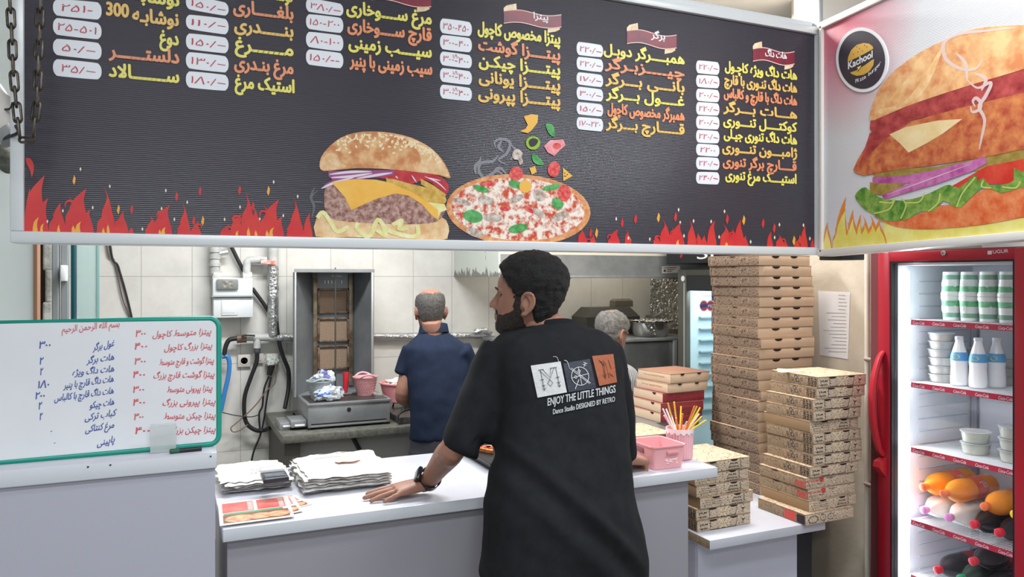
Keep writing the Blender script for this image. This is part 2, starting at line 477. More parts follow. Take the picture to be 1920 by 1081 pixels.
MB().box((xr + 0.013, SY - 0.012, zb - f), (xr + 0.034, SY + 0.03, 2.98), 0, 0.003).build('corner_post', M_alu, sign)

YEL, ORA, AMB = (238, 226, 108), (236, 150, 104), (240, 196, 104)
M_y, M_o, M_a = mat('print_yellow', YEL, 0.4), mat('print_orange', ORA, 0.4), mat('print_amber', AMB, 0.4)
LT = {'y': 0, 'o': 1, 'a': 2}
COLS = [
 [('y', 'نوشابه', 335, 12, 250), ('a', '300', 241, 33, 200), ('a', 'نوشابـه', 334, 49, 249), ('y', 'دوغ', 334, 85, 300), ('o', 'دلستــــــر', 335, 119, 205), ('y', 'ســـــــالاد', 335, 155, 205)],
 [('y', 'توست', 548, 4, 500), ('o', 'بلغـــــاری', 549, 37, 438), ('a', 'بنـــــدری', 549, 70, 440), ('y', 'مــــــرغ', 549, 105, 441), ('o', 'مرغ بنـدری', 549, 139, 440), ('y', 'استیک مرغ', 551, 174, 441)],
 [('y', 'مرغ ســــوخاری', 808, 46, 650), ('o', 'قارچ ســــوخاری', 808, 77, 652), ('y', 'سیــــب زمینی', 808, 108, 654), ('o', 'سیب زمینی با پنیر', 809, 140, 656)],
 [('y', 'پیتزا مخصوص کاچول', 1049, 83, 896), ('o', 'پیتــــزا گوشت', 1049, 113, 897), ('y', 'پیتــــزا چیکـن', 1049, 141, 898), ('a', 'پیتــــزا یونانی', 1049, 170, 898), ('a', 'پیتــــزا پپرونی', 1049, 199, 897)],
 [('y', 'همبــــرگر دوبـل', 1282, 121, 1132), ('o', 'چیــــزبـرگر', 1282, 146, 1134), ('a', 'بانـــی بـــرگر', 1282, 173, 1135), ('y', 'غــــول بـــرگر', 1282, 199, 1136), ('o', 'همبرگر مخصوص کاچول', 1282, 226, 1139), ('a', 'قـــــارچ بـــرگر', 1282, 252, 1136)],
 [('y', 'هات داگ ویژه کاچـول', 1493, 150, 1359), ('a', 'هات داگ تنـوری با قارچ', 1493, 174, 1358), ('o', 'هات داگ با قارچ و کالباس', 1493, 198, 1357), ('a', 'هـــات بـــرگر', 1493, 223, 1356), ('y', 'کوکتــــل تنـــوری', 1493, 247, 1356), ('y', 'هات داگ تنوری جیـلی', 1493, 271, 1357), ('a', 'ژامبـــون تنـــوری', 1493, 295, 1354), ('o', 'قــــارچ برگر تنوری', 1492, 320, 1355), ('y', 'استیــــک مرغ تنوری', 1492, 344, 1360)],
]
SIZES = [30, 29, 28, 26, 23, 21]
def slope(x, y): return (HY - y) / (4180 - x)       # the sign's level lines, in pixels
for ci, colm in enumerate(COLS):
    tb = MB()
    for k, t, xr_, yr_, xl_ in colm:
        yl_ = yr_ - slope(xr_, yr_) * (xr_ - xl_)
        write(tb, t, (xl_, yl_), (xr_, yr_), SIZES[ci] * 1.15, S1, 0.0022, LT[k], 0.050)
    tb.build('lettering', [M_y, M_o, M_a], sign, smooth=0)
M_pill = mat('white_sticker', (232, 236, 242), 0.35)
M_hand = mat('red_marker', (196, 70, 84), 0.5)
PILLS = [
 (100, 190, [(-38, -29, 1, -5, ''), (-2, 29, 5, 38, '۲۵۱-'), (33, 65, 44, 75, '۲۵-۵۰۱'), (72, 103, 81, 113, '۵۰/-'), (110, 142, 119, 150, '۳۵/-')]),
 (349, 428, [(-10, 17, 6, 31, '۱۵۰/-'), (27, 54, 36, 66, '۱۱۰/-'), (62, 92, 71, 101, '۱۵۰/-'), (97, 128, 106, 137, '۱۳۰/-'), (133, 164, 141, 171, '۱۸۰/-')]),
 (574, 643, [(-4, 22, 8, 31, '۳۸۰/-'), (26, 54, 34, 63, '۱۵۰-۲۰۰'), (59, 88, 67, 97, '۸۰-۱۰۰'), (92, 121, 100, 129, '۱۵۰/--')]),
 (825, 884, [(34, 62, 42, 69, '۳۵۰-۴۵۰'), (65, 92, 72, 99, '۳۰۰-۴۰۰'), (96, 122, 104, 129, '۳۰۰-۴۰۰'), (127, 153, 134, 160, '۳۰۰-۴۰۰'), (158, 184, 165, 190, '۳۰۰-۴۰۰')]),
 (1081, 1130, [(78, 103, 85, 108, '۲۲۰/-'), (106, 130, 112, 136, '۲۲۰/-'), (135, 158, 141, 164, '۱۷۰/-'), (162, 186, 168, 191, '۳۰۰/-'), (191, 214, 196, 219, '۱۵۰/-'), (219, 242, 223, 247, '۱۷۰-۲۲۰')]),
 (1305, 1348, [(113, 137, 117, 141, '۲۲۰/-'), (140, 163, 143, 166, '۱۸۰/-'), (166, 189, 169, 192, '۲۰۰/-'), (191, 215, 194, 217, '۲۲۰/-'), (217, 241, 219, 243, '۲۰۰/-'), (243, 267, 246, 269, '۲۲۰/-'), (269, 291, 272, 294, '۲۲۰۰'), (294, 317, 296, 319, '۲۲۰/-'), (322, 344, 323, 346, '۲۴۰/-')]),
]
for ci, (x0, x1, rows) in enumerate(PILLS):
    for yl0, yl1, yr0, yr1, t in rows:
        if not t: continue
        pts = []
        for (u, v) in [(0.16, 0), (0.84, 0), (0.95, 0.08), (1, 0.32), (1, 0.68), (0.95, 0.92), (0.84, 1), (0.16, 1), (0.05, 0.92), (0, 0.68), (0, 0.32), (0.05, 0.08)]:
            yt = yl0 + (yr0 - yl0) * u; yb = yl1 + (yr1 - yl1) * u
            pts.append((x0 + (x1 - x0) * u, yt + (yb - yt) * v))
        pb = MB(); P = [tuple(p) for p in closed_curve(pts_v(pts), 3)]
        pb.prism([S1(px, py, 0.0018) for px, py in P], (0, 0.0016, 0))
        po = pb.build('price_sticker', M_pill, sign, smooth=0)
        hb = MB(); wdt = x1 - x0; hh = (yl1 - yl0)
        m = min(0.4, 0.055 * len(t) + 0.1); du = 0.5 - m, 0.5 + m
        pa = (x0 + wdt * du[0], yl0 + (yr0 - yl0) * du[0] + hh * 0.7); pc = (x0 + wdt * du[1], yl0 + (yr0 - yl0) * du[1] + hh * 0.7)
        write(hb, t.rstrip('-') if t.endswith('/-') else t, pa, (pc[0] - (wdt * 0.16 if t.endswith('/-') else 0), pc[1]), hh * 0.62, S1, 0.0026, 0, 0.0, 0.15)
        if t.endswith('/-'): ribbon(hb, [(pc[0] - wdt * 0.13, pc[1] - hh * 0.2), (pc[0] + wdt * 0.06, pc[1] - hh * 0.12)], 1.4, S1, 0.0026)
        if ci == 3 and yl0 > 90: write(hb, '۱۸۰', (x0 + wdt * 0.4, yl0 + hh * 0.5), (x0 + wdt * 0.6, yl0 + hh * 0.54), hh * 0.4, S1, 0.0026)
        hb.build('handwriting', M_hand, po, smooth=0)

# ribbon banners over the columns
M_red = mat('banner_red', (148, 40, 54), 0.35, col2=(110, 44, 62), nscale=18)
M_gold = mat('banner_gold', (222, 190, 140), 0.35, col2=(246, 228, 192), nscale=30)
M_line = mat('banner_line', (238, 200, 190), 0.4)
M_wt = mat('print_white', (240, 240, 240), 0.4)
def banner(x0, y0, x1, y1, h, t, tx0, tx1, ty):
    bb = MB(); L = x1 - x0; top = []; bot = []
    for i in range(15):
        u = i / 14; wv = -math.sin(u * 2 * math.pi) * h * 0.16
        top.append((x0 + L * u, y0 + (y1 - y0) * u + wv)); bot.append((x0 + L * u, y0 + (y1 - y0) * u + wv + h))
    g = h * 0.62
    poly(bb, [(x0 + L * 0.0, y0 - g * 0.4), (x0 + L * 0.05, y0 - g * 0.75), (x0 + L * 0.22, y0 - g), (x0 + L * 0.23, y0 + g * 0.2), (x0 + L * 0.06, y0 + 1), (x0, y0 + h * 0.15)], S1, 0.0012, 1)
    poly(bb, [(x1 - L * 0.23, y1 + h * 0.9), (x1 - L * 0.04, y1 + h * 0.9), (x1 - L * 0.02, y1 + h + g * 0.3), (x1 - L * 0.1, y1 + h + g * 0.6), (x1 - L * 0.24, y1 + h + g * 0.75)], S1, 0.0012, 1)
    poly(bb, top + bot[::-1], S1, 0.0018, 0)
    ribbon(bb, top, 1.6, S1, 0.0022, 2); ribbon(bb, bot, 1.6, S1, 0.0022, 2)
    if t: write(bb, t, (tx0, ty - slope(tx1, ty) * (tx1 - tx0)), (tx1, ty), h * 0.75, S1, 0.0026, 3, 0.03)
    bb.build('ribbon_banner', [M_red, M_gold, M_line, M_wt], sign, smooth=0)
banner(696, -22, 808, -9, 22, '', 0, 0, 0)
banner(944, 21, 1052, 28, 23, 'پیتزا', 1000, 1027, 39)
banner(1175, 58, 1268, 66, 24, 'برگر', 1220, 1246, 75)
banner(1411, 92, 1489, 97, 23, 'هات داگ', 1434, 1474, 111)

# flames along the bottom edge
M_flame = mat('flame_red', (206, 46, 54), 0.4, col2=(214, 62, 56), nscale=14)
M_fly = mat('flame_yellow', (236, 170, 70), 0.4)
M_spark = mat('spark', (236, 226, 200), 0.4)
def tongue(mb, tx, ty, bx, w, mapper, base, off, mi):
    by = base(bx); h = by - ty; s0, s1 = (1.25, 0.35) if tx >= bx else (0.2, 1.3)
    L = [(bx - w / 2, by), (bx - w * 0.46, by - h * 0.22), (bx - w * 0.40 + (tx - bx) * 0.05, by - h * 0.46), (bx - w * 0.20 * s0 + (tx - bx) * 0.2, by - h * 0.74), (tx, ty)]
    R = [(bx + (tx - bx) * 0.55 + w * 0.16 * s1, by - h * 0.74), (bx + w * 0.30 + (tx - bx) * 0.1, by - h * 0.46), (bx + w * 0.46, by - h * 0.2), (bx + w / 2, by)]
    P = [tuple(p) for p in curve(pts_v(L), 4)] + [tuple(p) for p in curve(pts_v([L[-1]] + R), 4)][1:]
    poly(mb, P, mapper, off, mi)
base1 = lambda x: 434.0 + (x - 46) * (465.5 - 434.0) / (1527 - 46)
FL = [(84, 328, 66, 44), (56, 352, 56, 20), (91, 370, 78, 26), (162, 353, 146, 46), (127, 365, 138, 34), (114, 379, 110, 28), (169, 391, 164, 24), (98, 398, 102, 22),
 (194, 347, 203, 27), (191, 391, 194, 26), (232, 396, 229, 24), (213, 411, 221, 20), (249, 426, 246, 10), (318, 384, 306, 34), (293, 392, 300, 26), (280, 402, 286, 22), (275, 417, 279, 14),
 (342, 379, 347, 20), (334, 411, 340, 16), (372, 415, 368, 18), (358, 426, 361, 12), (460, 360, 466, 30), (523, 373, 508, 34), (494, 383, 501, 30), (471, 381, 480, 26), (452, 401, 444, 26), (529, 405, 522, 22), (427, 423, 424, 24),
 (549, 367, 556, 24), (541, 405, 547, 20), (581, 399, 577, 18), (568, 424, 566, 12), (1086, 425, 1092, 18), (1110, 437, 1112, 10), (1158, 430, 1152, 20), (1143, 441, 1146, 14), (1172, 426, 1177, 12),
 (1241, 409, 1248, 22), (1276, 417, 1270, 26), (1260, 426, 1262, 22), (1228, 441, 1232, 16), (1292, 411, 1297, 18), (1310, 441, 1312, 12), (1340, 413, 1334, 18), (1321, 441, 1320, 12),
 (1355, 419, 1362, 26), (1372, 428, 1374, 20), (1389, 411, 1386, 20), (1398, 441, 1397, 12), (1446, 434, 1443, 12), (1458, 438, 1463, 18), (1471, 450, 1473, 8), (1510, 422, 1507, 14), (1497, 449, 1494, 12), (1522, 444, 1523, 8)]
fbm = MB(); FMS = []; reach = None
for i, (tx, ty, bx, w) in enumerate(FL):
    if reach is not None and bx - w / 2 > reach + 1: FMS.append(fbm); fbm = MB(); reach = None
    reach = max(reach or 0, bx + w / 2)
    tongue(fbm, tx, ty, bx, w, S1, base1, 0.0010 + 0.00002 * (i % 9), 0)
    if w > 25: tongue(fbm, bx + (tx - bx) * 0.4, base1(bx) - (base1(bx) - ty) * 0.26, bx, w * 0.22, S1, base1, 0.0014, 1)
FMS.append(fbm); fbm = MB()
for cx_, cy_, r_, sg in [(131, 384, 9, 1), (302, 403, 8, 1), (495, 403, 9, 1), (222, 420, 7, -1), (372, 425, 6, -1), (429, 430, 7, 1), (443, 412, 9, -1), (1144, 445, 6, 1), (1262, 438, 6, 1), (1232, 447, 6, -1), (1372, 440, 6, -1), (1104, 452, 5, 1), (1468, 452, 5, 1)]:
    fbm = MB(); FMS.append(fbm); ribbon(fbm, [(cx_ + sg * r_ * (1 - 0.5 * q / 14) * math.cos(q * 0.42 + 2.6), cy_ + r_ * (1 - 0.5 * q / 14) * math.sin(q * 0.42 + 2.6)) for q in range(14)], r_ * 0.55, S1, 0.0018, 0, 0, True)
fbm = MB()
def spark(pts, off, mi, k):
    q = MB(); poly(q, pts, S1, off, 0, k); q.build('spark_print', [M_flame, M_fly, M_spark][mi], sign, smooth=0)
poly(fbm, [(49, 296), (58, 298), (64, 312), (60, 333), (57, 320), (50, 306)], S1, 0.0011, 0, 2)
for i, (x, y) in enumerate([(139, 337), (375, 358), (331, 368), (222, 392), (247, 392), (449, 356), (503, 357), (474, 386), (363, 413), (380, 413), (1191, 410), (1166, 417), (1234, 407), (1266, 406), (1107, 436), (1118, 436), (1308, 446), (1363, 410), (1394, 412), (1430, 418), (1451, 427), (1488, 450), (1499, 448), (1248, 430), (1180, 452)]):
    spark([(x, y - 9), (x + 3, y - 3), (x + 2, y + 5), (x, y + 10), (x - 3, y + 3)], 0.0012, 0 if i % 3 else 1, 1)
for (x, y) in [(151, 317), (206, 349), (311, 357), (513, 341), (558, 368), (174, 389), (118, 395), (89, 415), (303, 391), (327, 411), (351, 379), (286, 415), (171, 425), (267, 429), (421, 411), (487, 410), (531, 404), (450, 388), (1155, 410), (1272, 393), (1358, 396), (1275, 417), (1300, 414), (1333, 415), (1461, 421), (1452, 445), (1178, 446), (1218, 448), (1282, 442), (1348, 444), (1407, 453), (1506, 422), (1518, 447)]:
    spark([(x, y - 4), (x + 1.8, y), (x, y + 4), (x - 1.8, y)], 0.0012, 2, 1)
for q in FMS: q.build('flame_print', [M_flame, M_fly], sign, smooth=0)
fbm.build('flame_print', [M_flame, M_fly], sign, smooth=0)

# printed burger
def c5(pts): return [(560 + 0.3021 * x, 200 + 0.3021 * y) for x, y in pts]
BM = [mat('print_bun', (196, 128, 78), 0.4, col2=(228, 186, 134), nscale=22, detail=8, contrast=(0.4, 0.62)), mat('print_sesame', (238, 218, 178), 0.4),
      mat('print_onion', (150, 78, 126), 0.4), mat('print_onion_white', (226, 208, 224), 0.4), mat('print_tomato', (176, 38, 50), 0.4, col2=(200, 66, 70), nscale=30),
      mat('print_pickle', (196, 150, 62), 0.4, col2=(220, 186, 100), nscale=60), mat('print_cheese', (238, 178, 70), 0.4, col2=(244, 196, 96), nscale=12),
      mat('print_patty', (134, 84, 74), 0.4, col2=(196, 164, 152), nscale=70, detail=8, contrast=(0.38, 0.62)), mat('print_lower_bun', (222, 172, 118), 0.4, col2=(240, 214, 170), nscale=25),
      mat('print_lettuce', (226, 218, 132), 0.4, col2=(240, 236, 186), nscale=40), mat('print_bun_light', (234, 204, 162), 0.4, col2=(216, 170, 120), nscale=50, detail=8), mat('print_steam', (104, 102, 110), 0.4)]
bb = MB(); O = 0.0014
ribbon(bb, c5([(100, 500), (75, 560), (95, 620), (80, 690)]), 5, S1, 0.0011, 11, 5, True); ribbon(bb, c5([(80, 590), (150, 590)]), 4, S1, 0.0011, 11, 3, True); ribbon(bb, c5([(95, 640), (80, 560), (120, 520)]), 3, S1, 0.00112, 11, 5, True)
poly(bb, c5([(110, 690), (150, 645), (210, 690), (320, 715), (480, 700), (620, 712), (740, 728), (880, 680), (930, 740), (925, 800), (885, 826), (600, 818), (300, 808), (105, 804)]), S1, O, 8, 2)
poly(bb, c5([(165, 500), (200, 470), (400, 500), (700, 540), (900, 600), (885, 690), (800, 725), (560, 728), (300, 712), (190, 690), (158, 610)]), S1, O + .0002, 7, 2)
poly(bb, c5([(540, 440), (700, 480), (860, 520), (910, 560), (905, 600), (800, 590), (640, 520)]), S1, O + .0003, 5, 2)
poly(bb, c5([(470, 395), (740, 400), (850, 420), (920, 470), (930, 520), (912, 540), (860, 500), (780, 452), (700, 480), (600, 450), (480, 440)]), S1, O + .0004, 4, 2)
poly(bb, c5([(185, 400), (600, 392), (585, 425), (430, 445), (250, 472), (135, 512), (165, 478), (210, 455), (182, 430)]), S1, O + .0005, 2, 1)
for r in ([(190, 420), (320, 405), (450, 402)], [(200, 440), (330, 432), (455, 412)], [(140, 508), (220, 472), (340, 440)], [(360, 445), (480, 425), (580, 410)]): ribbon(bb, c5(r), 5, S1, O + .0007, 3, 4, True)
for r in ([(600, 430), (615, 445)], [(700, 425), (730, 470)], [(780, 432), (860, 470), (915, 520)], [(800, 440), (880, 460)]): ribbon(bb, c5(r), 2.5, S1, O + .0007, 3, 3, True)
poly(bb, c5([(540, 440), (700, 492), (785, 528), (775, 558), (640, 512), (545, 468)]), S1, O + .0006, 5, 1)
poly(bb, c5([(755, 445), (840, 490), (915, 545), (900, 562), (830, 520), (758, 482)]), S1, O + .0006, 5, 1)
poly(bb, c5([(205, 470), (350, 448), (480, 453), (560, 470), (700, 530), (800, 590), (862, 640), (868, 705), (822, 672), (760, 602), (680, 552), (600, 538), (480, 572), (390, 612), (325, 642), (285, 560)]), S1, O + .0008, 6)
poly(bb, c5([(790, 590), (905, 605), (918, 640), (880, 655), (862, 700), (840, 650)]), S1, O + .0007, 9)
poly(bb, c5([(128, 370), (138, 315), (175, 262), (230, 213), (300, 175), (400, 155), (520, 157), (640, 175), (740, 210), (830, 265), (890, 330), (922, 385), (940, 435), (925, 445), (870, 425), (700, 402), (520, 386), (350, 382), (220, 395), (150, 400)]), S1, O + .0009, 0, 2)
poly(bb, c5([(640, 180), (740, 213), (828, 268), (885, 332), (918, 390), (932, 436), (860, 418), (740, 400), (760, 330), (720, 250)]), S1, O + .0010, 10, 2)
poly(bb, c5([(132, 368), (150, 320), (185, 290), (240, 300), (250, 340), (300, 372), (220, 390), (150, 394)]), S1, O + .0010, 10, 2)
rr = random.Random(3)
for i in range(130):
    x = rr.uniform(235, 880); yc = float(np.interp(x, [230, 300, 400, 520, 640, 740, 830, 890], [213, 175, 155, 157, 175, 210, 265, 330])) + 10 + abs(rr.gauss(0, 42 if x < 700 else 25))
    a = rr.uniform(0, 3.14); ca, sa = math.cos(a), math.sin(a)
    poly(bb, c5([(x + 11 * ca * math.cos(q) - 6 * sa * math.sin(q), yc + 11 * sa * math.cos(q) + 6 * ca * math.sin(q)) for q in np.linspace(0, 5.5, 7)]), S1, O + .0012, 1)
for r in ([(115, 690), (150, 655), (200, 720), (240, 775), (310, 745)], [(370, 720), (360, 750), (410, 800), (450, 790), (490, 700), (545, 760), (620, 790), (700, 805), (740, 790), (735, 735)], [(580, 735), (640, 705), (620, 755), (680, 750)], [(480, 760), (540, 800), (520, 740)]):
    ribbon(bb, c5(r), 8, S1, O + .0010, 9, 4)
bb.build('burger_print', BM, sign, smooth=0)

# printed pizza with falling toppings
PM = [mat('print_crust', (206, 122, 74), 0.4, col2=(232, 178, 124), nscale=45, detail=6), mat('print_pizza', (206, 82, 54), 0.4, col2=(246, 236, 222), nscale=40, detail=9, contrast=(0.42, 0.56)),
      mat('print_leaf', (44, 140, 66), 0.4, col2=(120, 190, 120), nscale=40), mat('print_mushroom', (222, 216, 206), 0.4, col2=(160, 128, 110), nscale=60), mat('print_tomato_slice', (206, 46, 56), 0.4, col2=(232, 120, 110), nscale=70),
      mat('print_cheese2', (240, 186, 84), 0.4), mat('print_ham', (226, 128, 140), 0.4, col2=(244, 180, 180), nscale=40), mat('print_pepper', (150, 190, 60), 0.4), mat('print_dark', (54, 52, 60), 0.5), mat('print_smoke', (138, 137, 145), 0.4)]
pb = MB()
def ell(cx, cy, rx, ry, rot=0, n=40): return [(cx + rx * math.cos(2 * math.pi * k / n) * math.cos(rot) - ry * math.sin(2 * math.pi * k / n) * math.sin(rot), cy + rx * math.cos(2 * math.pi * k / n) * math.sin(rot) + ry * math.sin(2 * math.pi * k / n) * math.cos(rot)) for k in range(n)]
def cut(pts): return [(x, min(y, base1(x))) for x, y in pts]
for r in ([(1225, 260), (1215, 220), (1260, 200), (1310, 225), (1290, 290), (1240, 330), (1290, 360)], [(1130, 310), (1115, 380), (1150, 440), (1230, 400), (1280, 440)], [(1240, 300), (1200, 340), (1130, 350), (1110, 420)], [(1260, 210), (1240, 250), (1270, 280)], [(1320, 240), (1350, 280), (1310, 330)], [(1180, 450), (1240, 380), (1290, 420)], [(1100, 420), (1095, 370), (1130, 330)]):
    ribbon(pb, c5(r), 6, S1, 0.0011 + 0.00002 * r[0][0] / 1000, 9, 6, True)
pz = c5(ell(1362, 640, 448, 222, 0.05)); poly(pb, cut(pz), S1, 0.0016, 0)
poly(pb, cut(c5(ell(1360, 636, 412, 194, 0.05))), S1, 0.0018, 1)
for (x, y, rx, ry, a, m) in [(1130, 510, 52, 20, .3, 2), (1080, 680, 62, 40, .2, 2), (1360, 755, 62, 28, -.2, 2), (1340, 480, 40, 26, .2, 2), (1570, 500, 66, 18, -.2, 2), (1605, 600, 40, 34, .7, 2),
      (1160, 580, 50, 26, .3, 3), (1010, 590, 60, 20, .3, 3), (1350, 570, 44, 22, -.4, 3), (1490, 550, 40, 34, .8, 3), (1200, 690, 60, 26, .1, 3), (1620, 680, 60, 26, -.4, 3), (1090, 780, 56, 26, .3, 3), (1490, 660, 50, 20, .6, 3), (1280, 630, 34, 18, 0, 4), (1170, 480, 40, 12, .1, 4), (1430, 640, 30, 14, .6, 4),
      (1405, 495, 38, 40, 0, 5), (1405, 495, 22, 22, 0, 3), (1645, 535, 42, 54, 0, 4)]:
    poly(pb, cut(c5(ell(x, y, rx, ry, a, 14))), S1, 0.0021 + 0.00003 * m, m)
poly(pb, c5(ell(1348, 415, 42, 44)), S1, 0.0023, 4); poly(pb, c5(ell(1582, 388, 38, 48, .2)), S1, 0.0023, 4)
poly(pb, c5([(1395, 60), (1440, 48), (1484, 52), (1480, 100), (1445, 145), (1420, 165), (1370, 152), (1405, 138), (1420, 115)]), S1, 0.0023, 5)
poly(pb, c5([(1532, 108), (1560, 105), (1582, 130), (1588, 185), (1560, 175), (1540, 145)]), S1, 0.0023, 2, 2)
poly(pb, c5([(1448, 292), (1480, 305), (1520, 352), (1500, 364), (1465, 352), (1448, 325)]), S1, 0.0023, 2, 2)
poly(pb, c5(ell(1453, 225, 44, 42)), S1, 0.0023, 7); poly(pb, c5([(1425, 215), (1450, 195), (1482, 205), (1480, 225), (1462, 245), (1435, 248)]), S1, 0.0025, 8, 2)
poly(pb, c5([(1520, 245), (1560, 208), (1640, 205), (1655, 240), (1620, 268), (1585, 305), (1545, 285)]), S1, 0.0023, 6, 1); poly(pb, c5(ell(1600, 245, 26, 20)), S1, 0.0025, 4)
poly(pb, c5([(1322, 300), (1335, 270), (1365, 265), (1388, 290), (1380, 312), (1392, 345), (1370, 360), (1360, 330), (1335, 328)]), S1, 0.0023, 3, 2)
poly(pb, c5([(1430, 380), (1465, 370), (1476, 405), (1445, 422)]), S1, 0.0023, 5); poly(pb, c5([(1638, 378), (1698, 430), (1640, 462)]), S1, 0.0023, 5)
for p in ((1650, 412), (1655, 432), (1665, 422), (1648, 430)): poly(pb, c5(ell(p[0], p[1], 4, 4, 0, 8)), S1, 0.0025, 8)
pb.build('pizza_print', PM, sign, smooth=0)

# ================================================================== the sandwich sign on the right
SX = 2.30
S2 = on_plane((SX, 2, 2), (-1, 0, 0))
M_sp = mat('light_printed_panel', (214, 214, 218), 0.3)
nt = M_sp.node_tree; bs = nt.nodes['Principled BSDF']
tc = nt.nodes.new('ShaderNodeTexCoord'); mp = nt.nodes.new('ShaderNodeMapping'); gr = nt.nodes.new('ShaderNodeTexGradient'); gr.gradient_type = 'SPHERICAL'
rp = nt.nodes.new('ShaderNodeValToRGB'); rp.color_ramp.elements[0].color = lin((214, 214, 218)); rp.color_ramp.elements[1].color = lin((212, 96, 122)); rp.color_ramp.elements[1].position = 0.9
nt.links.new(tc.outputs['Object'], mp.inputs[0]); nt.links.new(mp.outputs[0], gr.inputs[0]); nt.links.new(gr.outputs[1], rp.inputs[0]); nt.links.new(rp.outputs[0], bs.inputs['Base Color'])
ribbed(M_sp, 60, 0.3)
bl, br = S2(1545, 467), S2(1990, 427)
tz = S2(1545, 54).z
side = thing('sandwich_sign', 'white sign with a large printed sandwich and round logo above the red drinks fridge', 'sign', (SX, (bl.y + br.y) / 2, bl.z))
cor = [bl, br, Vector((SX, br.y, tz + 0.06)), Vector((SX, bl.y, tz))]
mp.inputs['Location'].default_value = (0, -(bl.y - side.location.y - 0.08) / 0.34, -(tz - side.location.z - 0.02) / 0.42); mp.inputs['Scale'].default_value = (1, 1 / 0.34, 1 / 0.42)
MB().prism(cor, (0.07, 0, 0)).build('panel', M_sp, side, smooth=0)
fb = MB(); wv = 0.026
for a, b, wd_ in ((cor[0], cor[1], wv), (cor[3], cor[2], wv), (cor[0], cor[3], 0.014), (cor[1], cor[2], 0.02)):
    d = (b - a).normalized(); q = Vector((1, 0, 0)).cross(d)
    fb.obox((a + b) / 2 + q * (wd_ / 2 * (1 if q.dot((a + b) / 2 - (cor[0] + cor[2]) / 2) > 0 else -1)) + Vector((0.03, 0, 0)), (d, q, (1, 0, 0)), ((b - a).length / 2 + wd_ * 0.9, wd_ / 2, 0.043), 0, 0.003)
fb.build('frame', mat('cream_frame', (226, 222, 216), 0.35), side)
qa, qb = PX(1560, 488, 2.45), PX(1604, 474, 2.45)
MB().box((2.38, qb.y, qa.z), (2.5, qa.y, qa.z + 0.07), 0, 0.004).build('dark_block', mat('block_dark', (46, 44, 44), 0.6), side)  # plain dark box below the panel's lower edge
base2 = lambda x: 467 - (x - 1545) * 0.0899
GM = [mat('print_flame_yellow', (224, 208, 84), 0.4, col2=(236, 226, 140), nscale=12), mat('print_flame_orange', (226, 140, 62), 0.4)]
fl = MB()
poly(fl, [(1660, base2(1660)), (1985, base2(1985)), (1985, 400), (1920, 408), (1800, 420), (1690, 424), (1655, 412)], S2, 0.001, 0)
for i, (tx, ty, bx, w) in enumerate([(1552, 415, 1552, 16), (1587, 368, 1580, 22), (1578, 390, 1575, 18), (1600, 392, 1600, 24), (1615, 400, 1612, 14), (1566, 425, 1568, 14), (1545, 440, 1547, 8), (1618, 402, 1624, 22), (1632, 402, 1638, 26), (1650, 410, 1650, 26), (1590, 415, 1592, 20)]):
    tongue(fl, tx, ty, bx, w, S2, base2, 0.0011 + 0.00003 * i, 1)
    tongue(fl, tx, ty + (base2(bx) - ty) * 0.25, bx, w * 0.85, S2, base2, 0.0016 + 0.00003 * i, 0)
fl.build('flame_print', GM, side, smooth=0)
SMT = [mat('print_roll', (210, 134, 86), 0.4, col2=(238, 196, 140), nscale=14, detail=8, contrast=(0.36, 0.62)), mat('print_bacon', (140, 40, 46), 0.4, col2=(190, 84, 80), nscale=24, detail=6), mat('print_chicken', (172, 74, 52), 0.4, col2=(214, 136, 82), nscale=28, detail=9, contrast=(0.36, 0.66)),
       mat('print_melted', (236, 214, 168), 0.4, col2=(226, 196, 140), nscale=14), mat('print_red_onion', (166, 62, 134), 0.4, col2=(206, 128, 182), nscale=16), mat('print_gherkin', (140, 116, 46), 0.4, col2=(170, 148, 80), nscale=30),
       mat('print_tom', (196, 44, 34), 0.4, col2=(214, 80, 60), nscale=16), mat('print_green', (60, 124, 44), 0.4, col2=(150, 176, 84), nscale=30, detail=6), mat('print_roll_low', (214, 92, 46), 0.4, col2=(232, 146, 96), nscale=26, detail=8), mat('print_lime', (196, 206, 110), 0.4), mat('print_vapour', (236, 216, 212), 0.4, alpha=0.7), mat('print_roll_pale', (240, 208, 156), 0.4, col2=(224, 166, 104), nscale=24, detail=8)]
sb = MB(); O = 0.0022
poly(sb, [(1640, 405), (1660, 398), (1700, 410), (1760, 385), (1800, 382), (1850, 352), (1920, 345), (1975, 340), (1975, 402), (1920, 407), (1850, 420), (1760, 429), (1700, 428), (1668, 420)], S2, O, 8, 2)
poly(sb, [(1632, 342), (1700, 343), (1662, 366), (1632, 364)], S2, O + .0002, 5); poly(sb, [(1636, 320), (1760, 312), (1852, 292), (1975, 268), (1975, 300), (1850, 318), (1740, 330), (1640, 332)], S2, O + .0002, 5)
poly(sb, [(1780, 352), (1850, 312), (1920, 298), (1975, 288), (1975, 335), (1900, 345), (1850, 345), (1800, 356)], S2, O + .0003, 6)
poly(sb, [(1637, 332), (1690, 330), (1750, 320), (1800, 306), (1852, 297), (1800, 322), (1720, 343), (1637, 343)], S2, O + .0004, 4)
poly(sb, [(1604, 367), (1612, 356), (1624, 351), (1636, 362), (1656, 372), (1690, 376), (1730, 368), (1768, 350), (1782, 346), (1798, 352), (1815, 340), (1832, 326), (1833, 340), (1845, 334), (1856, 346), (1880, 346), (1902, 338), (1902, 314), (1918, 322), (1975, 318), (1975, 345), (1915, 352), (1878, 362), (1850, 350), (1830, 362), (1803, 389), (1785, 384), (1770, 376), (1752, 396), (1728, 396), (1700, 412), (1660, 414), (1640, 402), (1622, 392), (1610, 378)], S2, O + .0006, 7, 2)
